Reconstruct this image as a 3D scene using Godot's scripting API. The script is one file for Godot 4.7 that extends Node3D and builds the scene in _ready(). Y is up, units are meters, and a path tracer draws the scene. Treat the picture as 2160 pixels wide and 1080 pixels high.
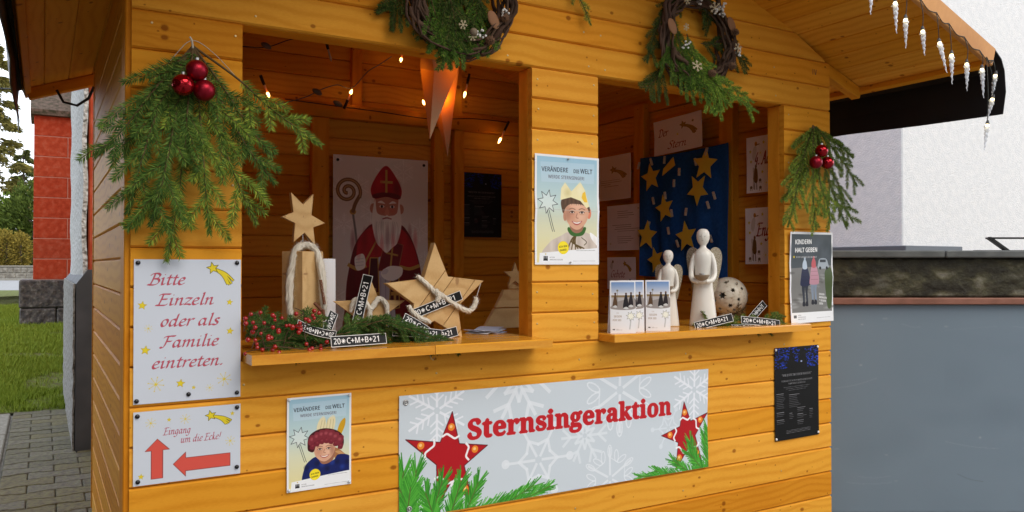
extends Node3D

const EYE := 1.3
const BH := 0.1155            # board height
const WT := 2.045             # window top, a board joint
const CT := 1.035             # counter top
const HW := 3.05              # hut width
const HD := 2.0               # hut depth
const RS := 0.359             # roof slope
const RY := 2.32              # underside of roof at X = 3.003
var rng := RandomNumberGenerator.new()
var taken := {}
var M := {}
var fonts := {}

# ---------------------------------------------------------------- mesh builder
class MB:
	var v := PackedVector3Array()
	var n := PackedVector3Array()
	var uv := PackedVector2Array()
	var c := PackedColorArray()
	var ix := PackedInt32Array()
	var col := Color(1, 1, 1)
	func vert(p: Vector3, nn: Vector3, t := Vector2.ZERO) -> int:
		v.append(p); n.append(nn); uv.append(t); c.append(col)
		return v.size() - 1
	func tri_i(a: int, b: int, d: int) -> void:      # counter-clockwise seen from outside
		ix.append(a); ix.append(d); ix.append(b)
	func face(pts: Array, out: Vector3, uvs := []) -> void:   # convex polygon, flat; out = rough outward direction
		var nn: Vector3 = (pts[1] - pts[0]).cross(pts[2] - pts[0])
		if nn.length_squared() < 1e-20 and pts.size() > 3: nn = (pts[2] - pts[0]).cross(pts[3] - pts[0])
		nn = nn.normalized()
		var flip := nn.dot(out) < 0.0
		if flip: nn = -nn
		var b := v.size()
		for i in pts.size(): vert(pts[i], nn, uvs[i] if uvs.size() > i else Vector2.ZERO)
		for i in range(1, pts.size() - 1):
			if flip: tri_i(b, b + i + 1, b + i)
			else: tri_i(b, b + i, b + i + 1)
	func cbox(ctr: Vector3, s: Vector3, bev := 0.0, bas := Basis.IDENTITY, us := 1.0, uo := Vector2.ZERO) -> void:
		var h := s * 0.5
		bev = min(bev, min(h.x, min(h.y, h.z)) * 0.9)
		for ax in 3:
			for sg in [-1.0, 1.0]:
				var a := (ax + 1) % 3
				var b := (ax + 2) % 3
				var pts := []
				var uvs := []
				for q in [[-1, -1], [1, -1], [1, 1], [-1, 1]]:
					var p := Vector3.ZERO
					p[ax] = sg * h[ax]; p[a] = q[0] * (h[a] - bev); p[b] = q[1] * (h[b] - bev)
					pts.append(ctr + bas * p)
					uvs.append(Vector2(p[a], p[b]) * us + uo if s[a] >= s[b] else Vector2(p[b], p[a]) * us + uo)
				var o := Vector3.ZERO; o[ax] = sg
				face(pts, bas * o, uvs)
		if bev <= 0.0: return
		for ax in 3:
			var a := (ax + 1) % 3
			var b := (ax + 2) % 3
			for s1 in [-1.0, 1.0]:
				for s2 in [-1.0, 1.0]:
					var pts := []
					var uvs := []
					for q in [[0, -1], [0, 1], [1, 1], [1, -1]]:
						var p := Vector3.ZERO
						p[ax] = q[1] * (h[ax] - bev)
						if q[0] == 0: p[a] = s1 * h[a]; p[b] = s2 * (h[b] - bev)
						else: p[a] = s1 * (h[a] - bev); p[b] = s2 * h[b]
						pts.append(ctr + bas * p); uvs.append(Vector2(p[ax], p[a]) * us + uo)
					var o := Vector3.ZERO; o[a] = s1; o[b] = s2
					face(pts, bas * o, uvs)
		for s1 in [-1.0, 1.0]:
			for s2 in [-1.0, 1.0]:
				for s3 in [-1.0, 1.0]:
					var g := Vector3(s1, s2, s3)
					face([ctr + bas * (g * Vector3(h.x, h.y - bev, h.z - bev)), ctr + bas * (g * Vector3(h.x - bev, h.y, h.z - bev)), ctr + bas * (g * Vector3(h.x - bev, h.y - bev, h.z))], bas * g)
	func prism(poly: PackedVector2Array, z0: float, z1: float, xf := Transform3D.IDENTITY, us := 1.0, uo := Vector2.ZERO, bev := 0.0) -> void:
		# polygon in x,y pulled from z0 to z1; z1 > z0 is the front
		var pl := poly
		if Geometry2D.is_polygon_clockwise(pl):
			pl = poly.duplicate(); pl.reverse()
		var front := pl
		if bev > 0.0:
			var off := Geometry2D.offset_polygon(pl, -bev, Geometry2D.JOIN_MITER)
			if off.size() == 1 and off[0].size() == pl.size():
				var of: PackedVector2Array = off[0]
				if Geometry2D.is_polygon_clockwise(of): of.reverse()
				var best := 0; var bd := 1e9
				for i in of.size():
					var dd := of[i].distance_to(pl[0])
					if dd < bd: bd = dd; best = i
				front = PackedVector2Array()
				for i in of.size(): front.append(of[(i + best) % of.size()])
			else: bev = 0.0
		var nb := xf.basis
		var k := pl.size()
		for side in 2:
			var src := front if side == 1 else pl
			var z := z1 if side == 1 else z0
			var tr := Geometry2D.triangulate_polygon(src)
			var nn := (nb * Vector3(0, 0, 1 if side == 1 else -1)).normalized()
			var b := v.size()
			for p in src: vert(xf * Vector3(p.x, p.y, z), nn, p * us + uo)
			for i in range(0, tr.size(), 3):
				var p0 := src[tr[i]]; var p1 := src[tr[i + 1]]; var p2 := src[tr[i + 2]]
				var ccw := (p1 - p0).cross(p2 - p0) > 0.0
				if ccw == (side == 1): tri_i(b + tr[i], b + tr[i + 1], b + tr[i + 2])
				else: tri_i(b + tr[i], b + tr[i + 2], b + tr[i + 1])
		var zs := z1 - bev
		for i in k:
			var j := (i + 1) % k
			var a0 := Vector3(pl[i].x, pl[i].y, z0); var b0 := Vector3(pl[j].x, pl[j].y, z0)
			var a1 := Vector3(pl[i].x, pl[i].y, zs); var b1 := Vector3(pl[j].x, pl[j].y, zs)
			var e := pl[j] - pl[i]
			var o := nb * Vector3(e.y, -e.x, 0)
			face([xf * a0, xf * b0, xf * b1, xf * a1], o, [pl[i] * us + uo, pl[j] * us + uo, pl[j] * us + uo + Vector2(0, 0.02), pl[i] * us + uo + Vector2(0, 0.02)])
			if bev > 0.0:
				var c0 := Vector3(front[i].x, front[i].y, z1); var c1 := Vector3(front[j].x, front[j].y, z1)
				face([xf * a1, xf * b1, xf * c1, xf * c0], o + nb * Vector3(0, 0, 1) * e.length(), [pl[i] * us + uo, pl[j] * us + uo, front[j] * us + uo, front[i] * us + uo])
	func tube(pts: PackedVector3Array, rad, sides := 6, closed := false, caps := true) -> void:
		var k := pts.size()
		if k < 2: return
		var t0 := (pts[1] - pts[0]).normalized()
		var up := Vector3(0, 1, 0) if abs(t0.y) < 0.9 else Vector3(1, 0, 0)
		var x := up.cross(t0).normalized()
		var base := v.size()
		var cnt := k + 1 if closed else k
		var len := 0.0
		for ii in cnt:
			var i := ii % k
			var t: Vector3
			if closed: t = (pts[(i + 1) % k] - pts[(i - 1 + k) % k]).normalized()
			else: t = (pts[min(i + 1, k - 1)] - pts[max(i - 1, 0)]).normalized()
			x = (x - t * x.dot(t)).normalized()
			var y := t.cross(x)
			var r: float = rad[i] if rad is Array or rad is PackedFloat32Array else rad
			if ii > 0: len += pts[i].distance_to(pts[(i - 1 + k) % k])
			for s in sides + 1:
				var an := TAU * s / sides
				var d := x * cos(an) + y * sin(an)
				vert(pts[i] + d * r, d, Vector2(float(s) / sides, len))
		for i in cnt - 1:
			for s in sides:
				var a := base + i * (sides + 1) + s
				var b := a + sides + 1
				tri_i(a, a + 1, b + 1); tri_i(a, b + 1, b)
		if caps and not closed:
			for e in 2:
				var ci := 0 if e == 0 else k - 1
				var dr := (pts[0] - pts[1]).normalized() if e == 0 else (pts[k - 1] - pts[k - 2]).normalized()
				var cc := vert(pts[ci], dr)
				var rb := base + ci * (sides + 1)
				var nb := v.size()
				for s in sides + 1: vert(v[rb + s], dr)
				for s in sides:
					if e == 0: tri_i(cc, nb + s + 1, nb + s)
					else: tri_i(cc, nb + s, nb + s + 1)
	func lathe(prof: PackedVector2Array, seg := 24, xf := Transform3D.IDENTITY, squash := 1.0) -> void:
		# profile of (radius, height), bottom to top
		var base := v.size()
		var k := prof.size()
		for i in k:
			var t := prof[min(i + 1, k - 1)] - prof[max(i - 1, 0)]
			var nr := Vector2(t.y, -t.x).normalized()
			for s in seg + 1:
				var an := TAU * s / seg
				var p := Vector3(cos(an) * prof[i].x, prof[i].y, sin(an) * prof[i].x * squash)
				var nn := Vector3(cos(an) * nr.x * squash, nr.y * squash, sin(an) * nr.x).normalized()
				vert(xf * p, (xf.basis * nn).normalized(), Vector2(float(s) / seg, float(i) / (k - 1)))
		for i in k - 1:
			for s in seg:
				var a := base + i * (seg + 1) + s
				var b := a + seg + 1
				tri_i(a, b, b + 1); tri_i(a, b + 1, a + 1)
	func ball(ctr: Vector3, r: Vector3, seg := 12, rings := 8, bas := Basis.IDENTITY) -> void:
		var base := v.size()
		for i in rings + 1:
			var ph := PI * i / rings - PI / 2
			for s in seg + 1:
				var an := TAU * s / seg
				var d := Vector3(cos(an) * cos(ph), sin(ph), sin(an) * cos(ph))
				vert(ctr + bas * (d * r), (bas * (d / r)).normalized(), Vector2(float(s) / seg, float(i) / rings))
		for i in rings:
			for s in seg:
				var a := base + i * (seg + 1) + s
				var b := a + seg + 1
				tri_i(a, b, b + 1); tri_i(a, b + 1, a + 1)
	func blade(p: Vector3, d: Vector3, w: Vector3, wid: float, ln: float, nn: Vector3) -> void:   # flat kite
		var b := v.size()
		if nn.dot(w.cross(d)) < 0.0: nn = -nn
		vert(p, nn, Vector2(0.5, 0)); vert(p + d * ln * 0.35 + w * wid, nn, Vector2(1, 0.35)); vert(p + d * ln, nn, Vector2(0.5, 1)); vert(p + d * ln * 0.35 - w * wid, nn, Vector2(0, 0.35))
		tri_i(b, b + 1, b + 2); tri_i(b, b + 2, b + 3)
	func sheet(w: float, h: float, nx: int, ny: int, bend: Callable, thick := 0.001) -> void:
		# paper lying in x,y round the origin, front towards +z; bend(u, v) gives the displaced point for u, v in 0..1 (v from the top)
		for side in 2:
			var base := v.size()
			for j in ny + 1:
				for i in nx + 1:
					var u := float(i) / nx; var vv := float(j) / ny
					var p: Vector3 = bend.call(u, vv)
					var du: Vector3 = bend.call(min(u + 0.02, 1.0), vv) - bend.call(max(u - 0.02, 0.0), vv)
					var dv: Vector3 = bend.call(u, min(vv + 0.02, 1.0)) - bend.call(u, max(vv - 0.02, 0.0))
					var nn := dv.cross(du).normalized()
					if side == 0: vert(p + nn * thick * 0.5, nn, Vector2(u, vv))
					else: vert(p - nn * thick * 0.5, -nn, Vector2(0.004, 0.004))
			for j in ny:
				for i in nx:
					var a := base + j * (nx + 1) + i
					var b := a + nx + 1
					if side == 0: tri_i(a, b, b + 1); tri_i(a, b + 1, a + 1)
					else: tri_i(a, b + 1, b); tri_i(a, a + 1, b + 1)
		var f := v.size() / 2
		# rim
		var rim := []
		var b0 := v.size() - 2 * (nx + 1) * (ny + 1)
		var nv := (nx + 1) * (ny + 1)
		for i in nx + 1: rim.append(i)
		for j in range(1, ny + 1): rim.append(j * (nx + 1) + nx)
		for i in range(nx - 1, -1, -1): rim.append(ny * (nx + 1) + i)
		for j in range(ny - 1, 0, -1): rim.append(j * (nx + 1))
		var ctr := v[b0 + (ny / 2) * (nx + 1) + nx / 2]
		for q in rim.size():
			var a: int = rim[q]; var b: int = rim[(q + 1) % rim.size()]
			var pa := v[b0 + a]; var pb := v[b0 + b]; var pc := v[b0 + nv + b]; var pd := v[b0 + nv + a]
			face([pa, pb, pc, pd], (pa + pb) * 0.5 - ctr, [Vector2(0.004, 0.004), Vector2(0.004, 0.004), Vector2(0.004, 0.004), Vector2(0.004, 0.004)])
	func mesh() -> ArrayMesh:
		var a := []
		a.resize(Mesh.ARRAY_MAX)
		a[Mesh.ARRAY_VERTEX] = v; a[Mesh.ARRAY_NORMAL] = n; a[Mesh.ARRAY_TEX_UV] = uv; a[Mesh.ARRAY_COLOR] = c; a[Mesh.ARRAY_INDEX] = ix
		var m := ArrayMesh.new()
		m.add_surface_from_arrays(Mesh.PRIMITIVE_TRIANGLES, a)
		return m

# ---------------------------------------------------------------- nodes
func obj(called: String, mb, mat: Material, parent: Node = self) -> MeshInstance3D:
	var o := MeshInstance3D.new()
	o.name = numbered(called) if parent == self else called
	o.mesh = mb.mesh() if mb is MB else mb
	o.material_override = mat
	parent.add_child(o, true)
	return o
func numbered(called: String) -> String:
	var k: int = taken.get(called, 0)
	taken[called] = k + 1
	return called if k == 0 else "%s_%03d" % [called, k]
func tag(o: Node, label: String, category := "", group := "", kind := "") -> Node:
	if label: o.set_meta("label", label)
	if category: o.set_meta("category", category)
	if group: o.set_meta("group", group)
	if kind: o.set_meta("kind", kind)
	return o
func thing(called: String, label: String, category: String, at := Vector3.ZERO, turn := 0.0, group := "") -> Node3D:
	var o := Node3D.new()
	o.name = numbered(called); add_child(o)
	o.position = at; o.rotation.y = turn
	tag(o, label, category, group)
	return o
func sub(called: String, parent: Node) -> Node3D:
	var o := Node3D.new(); o.name = called; parent.add_child(o, true); return o

# ---------------------------------------------------------------- materials
func lin(r: float, g: float, b: float) -> Color:
	return Color(r, g, b).linear_to_srgb()
func mat(c: Color, rough := 0.7, metal := 0.0, spec := 0.5) -> StandardMaterial3D:
	var m := StandardMaterial3D.new()
	m.albedo_color = c; m.roughness = rough; m.metallic = metal; m.metallic_specular = spec
	m.cull_mode = BaseMaterial3D.CULL_DISABLED
	return m
func vmat(rough := 0.7, spec := 0.4) -> StandardMaterial3D:
	var m := mat(Color(1, 1, 1), rough, 0.0, spec)
	m.vertex_color_use_as_albedo = true
	return m
func tmat(t: Texture2D, rough := 0.6, spec := 0.5) -> StandardMaterial3D:
	var m := mat(Color(1, 1, 1), rough, 0.0, spec)
	m.albedo_texture = t
	return m
func noise(freq: float, oct := 4, sd := 1, kind := FastNoiseLite.TYPE_SIMPLEX_SMOOTH) -> FastNoiseLite:
	var n := FastNoiseLite.new()
	n.noise_type = kind; n.frequency = freq; n.seed = sd
	n.fractal_type = FastNoiseLite.FRACTAL_FBM; n.fractal_octaves = oct
	return n
func noise_tex(freq: float, oct: int, sd: int, ramp: Array, size := 512) -> ImageTexture:
	# ramp: [[offset, linear colour] ...]
	var g := Gradient.new()
	var offs := PackedFloat32Array(); var cols := PackedColorArray()
	for r in ramp: offs.append(r[0]); cols.append((r[1] as Color).linear_to_srgb())
	g.offsets = offs; g.colors = cols
	var im := noise(freq, oct, sd).get_seamless_image(size, size)
	im.convert(Image.FORMAT_RGB8)
	var d := im.get_data()
	var lut := []
	for i in 256: lut.append(g.sample(i / 255.0))
	for i in range(0, d.size(), 3):
		var cc: Color = lut[d[i]]
		d[i] = int(cc.r8); d[i + 1] = int(cc.g8); d[i + 2] = int(cc.b8)
	var t := ImageTexture.create_from_image(Image.create_from_data(size, size, false, Image.FORMAT_RGB8, d))
	return t
func bump_tex(freq: float, oct: int, sd: int, strength := 4.0, size := 512, kind := FastNoiseLite.TYPE_SIMPLEX_SMOOTH) -> ImageTexture:
	var im := noise(freq, oct, sd, kind).get_seamless_image(size, size)
	im.convert(Image.FORMAT_RGBA8)
	im.bump_map_to_normal_map(strength)
	return ImageTexture.create_from_image(im)
func with_bump(m: StandardMaterial3D, t: Texture2D, s := 1.0) -> StandardMaterial3D:
	m.normal_enabled = true; m.normal_texture = t; m.normal_scale = s
	return m
func tri_map(m: StandardMaterial3D, s: float) -> StandardMaterial3D:
	m.uv1_triplanar = true; m.uv1_world_triplanar = true; m.uv1_scale = Vector3(s, s, s)
	return m

# wood: eight board strips with grain and knots; u covers 2 m of length, one strip covers one board
func wood_tex(light: Color, dark: Color, knot: Color, sd: int, W := 1024, SH := 96, strips := 8, knots := 5) -> ImageTexture:
	var d := PackedByteArray(); d.resize(W * SH * strips * 3)
	var n1 := noise(0.012, 3, sd); var n2 := noise(0.09, 2, sd + 7); var n3 := noise(0.004, 2, sd + 3)
	var r := RandomNumberGenerator.new(); r.seed = sd
	for st in strips:
		var ks := []
		for k in r.randi_range(knots - 2, knots + 2): ks.append([r.randf_range(0, W), r.randf_range(8, SH - 8), r.randf_range(3.0, 6.5), r.randf_range(0.7, 1.1)])
		for k in knots * 2: ks.append([r.randf_range(0, W), r.randf_range(6, SH - 6), r.randf_range(1.1, 2.2), r.randf_range(0.6, 1.0)])
		var ring := r.randf_range(0.16, 0.34); var tone := r.randf_range(-0.25, 0.3); var mid := r.randf_range(-0.3, 1.3) * SH
		for x in W:
			var near := []
			for k in ks:
				var dx: float = abs(x - k[0])
				if dx > W / 2: dx = W - dx
				if dx < 90: near.append([dx, k])
			var wa := TAU * x / W
			var cxn := cos(wa) * 160.0; var sxn := sin(wa) * 160.0
			var bend := n3.get_noise_3d(cxn * 0.9, sxn * 0.9, st * 97.0) * 24.0
			for y in SH:
				var yy := float(y)
				var kd := 0.0
				var push := 0.0
				for q in near:
					var k = q[1]
					var dy: float = y - k[1]
					var e: float = sqrt(pow(q[0] / k[3], 2.0) + dy * dy) / k[2]
					if e < 1.0: kd = max(kd, 1.0)
					elif e < 1.6: kd = max(kd, (1.6 - e) / 0.6 * 0.55)
					push += k[2] * 2.2 * sign(dy) * exp(-(q[0] * q[0]) / (k[2] * k[2] * 22.0)) / (1.0 + abs(dy) / (k[2] * 1.5))
				var fld: float = (yy - push) * 0.9 + 0.0004 * (yy - mid) * (yy - mid) + bend + n1.get_noise_3d(cxn, sxn, yy * 1.5 + st * 301.0) * 4.0
				var g := 0.5 + 0.5 * sin(fld * ring)
				g = g * g * 0.7 + 0.3 * (0.5 + n2.get_noise_3d(cxn * 1.2, sxn * 1.2, yy * 3.0 + st * 51.0))
				g = clamp(g * 0.9 + tone + 0.35 * n3.get_noise_3d(cxn, sxn, st * 211.0 + yy * 0.6), 0.0, 1.0)
				var cc := light.lerp(dark, g)
				if kd > 0.0: cc = cc.lerp(knot, kd * 0.8)
				cc = cc.linear_to_srgb()
				var i := ((st * SH + y) * W + x) * 3
				d[i] = cc.r8; d[i + 1] = cc.g8; d[i + 2] = cc.b8
	return ImageTexture.create_from_image(Image.create_from_data(W, SH * strips, false, Image.FORMAT_RGB8, d))

# a board lying along +x from 0: heights y0..y1, front at z = 0, back at -t; slanted ends where xa/xb differ from bottom to top
func board(xa0: float, xb0: float, xa1: float, xb1: float, h: float, t: float, cham := 0.0065, strips := 8) -> MB:
	var mb := MB.new()
	var st := rng.randi() % strips
	var uo := rng.randf()
	var flip := rng.randf() < 0.5
	var prof := [Vector2(-0.0004, -t * 0.5), Vector2(0.0012, -cham), Vector2(cham, 0), Vector2(h - cham, 0), Vector2(h - 0.0012, -cham), Vector2(h - 0.0004, -t * 0.5), Vector2(h - 0.0012, -t + cham), Vector2(h - cham, -t), Vector2(cham, -t), Vector2(0.0012, -t + cham)]
	var k := prof.size()
	var pa := []; var pb := []; var ua := []; var ub := []
	for p in prof:
		var f: float = p.x / h
		var xa: float = lerp(xa0, xa1, f); var xb: float = lerp(xb0, xb1, f)
		pa.append(Vector3(xa, p.x, p.y)); pb.append(Vector3(xb, p.x, p.y))
		var vv: float = (st + 0.04 + 0.92 * (1.0 - f if flip else f)) / strips
		ua.append(Vector2(xa * 0.5 + uo, vv)); ub.append(Vector2(xb * 0.5 + uo, vv))
	for i in k:
		var j := (i + 1) % k
		var e: Vector2 = prof[j] - prof[i]
		mb.face([pa[i], pb[i], pb[j], pa[j]], Vector3(0, (prof[i].x + prof[j].x) * 0.5 - h * 0.5, ((prof[i].y + prof[j].y) * 0.5 + t * 0.5) * 3.0), [ua[i], ub[i], ub[j], ua[j]])
	mb.face(pa, Vector3(-1, 0, 0), ua)
	mb.face(pb, Vector3(1, 0, 0), ub)
	return mb
func put_board(called: String, mb: MB, m: Material, parent: Node, xf: Transform3D) -> MeshInstance3D:
	var o := obj(called, mb, m, parent)
	o.transform = xf
	return o
# ---------------------------------------------------------------- flat print: a small canvas, drawn at double size and shrunk
class Cv:
	var im: Image
	var w: int
	var h: int
	var row: Image
	func _init(ww: int, hh: int, bg: Color) -> void:
		w = ww * 2; h = hh * 2
		im = Image.create(w, h, false, Image.FORMAT_RGBA8); im.fill(bg)
	func spans(pts: PackedVector2Array, col: Color) -> void:     # pts in unit coordinates (0..1 both ways)
		var q := PackedVector2Array()
		var y0 := 1e9; var y1 := -1e9
		for p in pts:
			var s := Vector2(p.x * w, p.y * h); q.append(s)
			y0 = min(y0, s.y); y1 = max(y1, s.y)
		var row: Image = null
		if col.a < 0.999:
			row = Image.create(w, 1, false, Image.FORMAT_RGBA8); row.fill(col)
		var k := q.size()
		for y in range(max(0, int(floor(y0))), min(h, int(ceil(y1)) + 1)):
			var yc := y + 0.5
			var xs := PackedFloat32Array()
			for i in k:
				var a := q[i]; var b := q[(i + 1) % k]
				if (a.y <= yc) != (b.y <= yc): xs.append(a.x + (yc - a.y) / (b.y - a.y) * (b.x - a.x))
			xs.sort()
			for i in range(0, xs.size() - 1, 2):
				var xa: int = clamp(int(round(xs[i])), 0, w); var xb: int = clamp(int(round(xs[i + 1])), 0, w)
				if xb <= xa: continue
				if row: im.blend_rect(row, Rect2i(0, 0, xb - xa, 1), Vector2i(xa, y))
				else: im.fill_rect(Rect2i(xa, y, xb - xa, 1), col)
	func poly(a: Array, col: Color) -> void:
		var p := PackedVector2Array()
		for i in range(0, a.size(), 2): p.append(Vector2(a[i], a[i + 1]))
		spans(p, col)
	func smooth(a: Array, col: Color, closed := true) -> void:     # the polygon's corners rounded by a spline
		spans(curve(a, closed), col)
	static func curve(a: Array, closed: bool, steps := 6) -> PackedVector2Array:
		var p := []
		for i in range(0, a.size(), 2): p.append(Vector2(a[i], a[i + 1]))
		var out := PackedVector2Array()
		var k := p.size()
		for i in (k if closed else k - 1):
			var p0: Vector2 = p[(i - 1 + k) % k] if closed else p[max(i - 1, 0)]
			var p1: Vector2 = p[i]; var p2: Vector2 = p[(i + 1) % k]
			var p3: Vector2 = p[(i + 2) % k] if closed else p[min(i + 2, k - 1)]
			for s in steps: out.append(p1.cubic_interpolate(p2, p0, p3, float(s) / steps))
		if not closed: out.append(p[k - 1])
		return out
	func rect(x: float, y: float, ww: float, hh: float, col: Color) -> void:
		poly([x, y, x + ww, y, x + ww, y + hh, x, y + hh], col)
	func ell(x: float, y: float, rx: float, ry: float, col: Color) -> void:
		var p := PackedVector2Array()
		for i in 28: p.append(Vector2(x + cos(TAU * i / 28) * rx, y + sin(TAU * i / 28) * ry))
		spans(p, col)
	func soft(x: float, y: float, rx: float, ry: float, col: Color, a := 0.5) -> void:
		for i in 6: ell(x, y, rx * (1.0 - i * 0.15), ry * (1.0 - i * 0.15), Color(col.r, col.g, col.b, a / 5.0))
	func line(pts: PackedVector2Array, wid: float, col: Color) -> void:    # wid in shares of the width
		var asp := float(w) / h
		for i in pts.size() - 1:
			var a := pts[i]; var b := pts[i + 1]
			var d := Vector2((b.x - a.x), (b.y - a.y) / asp)
			if d.length() < 1e-7: continue
			d = d.normalized() * wid * 0.5
			var nn := Vector2(-d.y, d.x * asp)
			var ex := Vector2(d.x, d.y * asp) * 0.6
			spans(PackedVector2Array([a + nn - ex, b + nn + ex, b - nn + ex, a - nn - ex]), col)
	func ln(a: Array, wid: float, col: Color, smoothed := false) -> void:
		if smoothed: line(curve(a, false), wid, col)
		else:
			var p := PackedVector2Array()
			for i in range(0, a.size(), 2): p.append(Vector2(a[i], a[i + 1]))
			line(p, wid, col)
	func star(x: float, y: float, r: float, col: Color, n := 5, inner := 0.42, rot := 0.0, edge := Color(0, 0, 0, 0)) -> void:
		var p := PackedVector2Array()
		var asp := float(w) / h
		for i in n * 2:
			var rr := r if i % 2 == 0 else r * inner
			var an := -PI / 2 + PI * i / n + rot
			p.append(Vector2(x + cos(an) * rr, y + sin(an) * rr * asp))
		spans(p, col)
		if edge.a > 0.0:
			p.append(p[0]); line(p, r * 0.07, edge)
	func text(s: String, font: Font, size: float, x: float, y: float, col: Color, align := 0, rot := 0.0, wide := 1.0, bold := 0.0) -> void:
		# size: cap height in shares of the height; x, y: baseline point
		var tm := TextMesh.new()
		tm.text = s; tm.font = font; tm.font_size = 64; tm.pixel_size = 1.0; tm.depth = 0.0; tm.curve_step = 2.0
		tm.horizontal_alignment = HORIZONTAL_ALIGNMENT_LEFT
		var ar := tm.get_mesh_arrays()
		var vs: PackedVector3Array = ar[Mesh.ARRAY_VERTEX]
		var id = ar[Mesh.ARRAY_INDEX]
		if vs.size() == 0: return
		var x0 := 1e9; var x1 := -1e9
		for p in vs: x0 = min(x0, p.x); x1 = max(x1, p.x)
		var asp := float(w) / h
		var sc := size / 45.6
		var ox := 0.0
		if align == 1: ox = -(x0 + x1) * 0.5
		elif align == 0: ox = -x0
		else: ox = -x1
		var yb: float = cap_base(font)
		var cnt: int = id.size() if id != null and id.size() > 0 else vs.size()
		for t in range(0, cnt, 3):
			var q := PackedVector2Array()
			for j in 3:
				var p := vs[id[t + j]] if id != null and id.size() > 0 else vs[t + j]
				var lx := (p.x + ox) * sc / asp * wide; var ly := -(p.y - yb) * sc
				var rx := lx * cos(rot) - ly / asp * sin(rot); var ry := lx * sin(rot) * asp + ly * cos(rot)
				q.append(Vector2(x + rx, y + ry))
			spans(q, col)
			if bold > 0.0:
				for dd in [Vector2(bold, 0), Vector2(-bold, 0), Vector2(0, bold * asp), Vector2(0, -bold * asp)]:
					spans(PackedVector2Array([q[0] + dd, q[1] + dd, q[2] + dd]), col)
	static var bases := {}
	func cap_base(font: Font) -> float:
		if not bases.has(font):
			var tm := TextMesh.new()
			tm.text = "H"; tm.font = font; tm.font_size = 64; tm.pixel_size = 1.0; tm.depth = 0.0
			var y := 1e9
			var vs: PackedVector3Array = tm.get_mesh_arrays()[Mesh.ARRAY_VERTEX]
			for p in vs: y = min(y, p.y)
			bases[font] = y
		return bases[font]
	func nib(pts: PackedVector2Array, nv: Vector2, col: Color) -> void:    # broad pen: the pen's edge swept along the line
		for i in pts.size() - 1:
			var a := pts[i]; var b := pts[i + 1]
			spans(PackedVector2Array([a - nv, b - nv, b + nv, a + nv]), col)
		line(pts, nv.length() * 0.55, col)
	func tex() -> ImageTexture:
		im.shrink_x2()
		im.convert(Image.FORMAT_RGB8)
		return ImageTexture.create_from_image(im)

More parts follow.
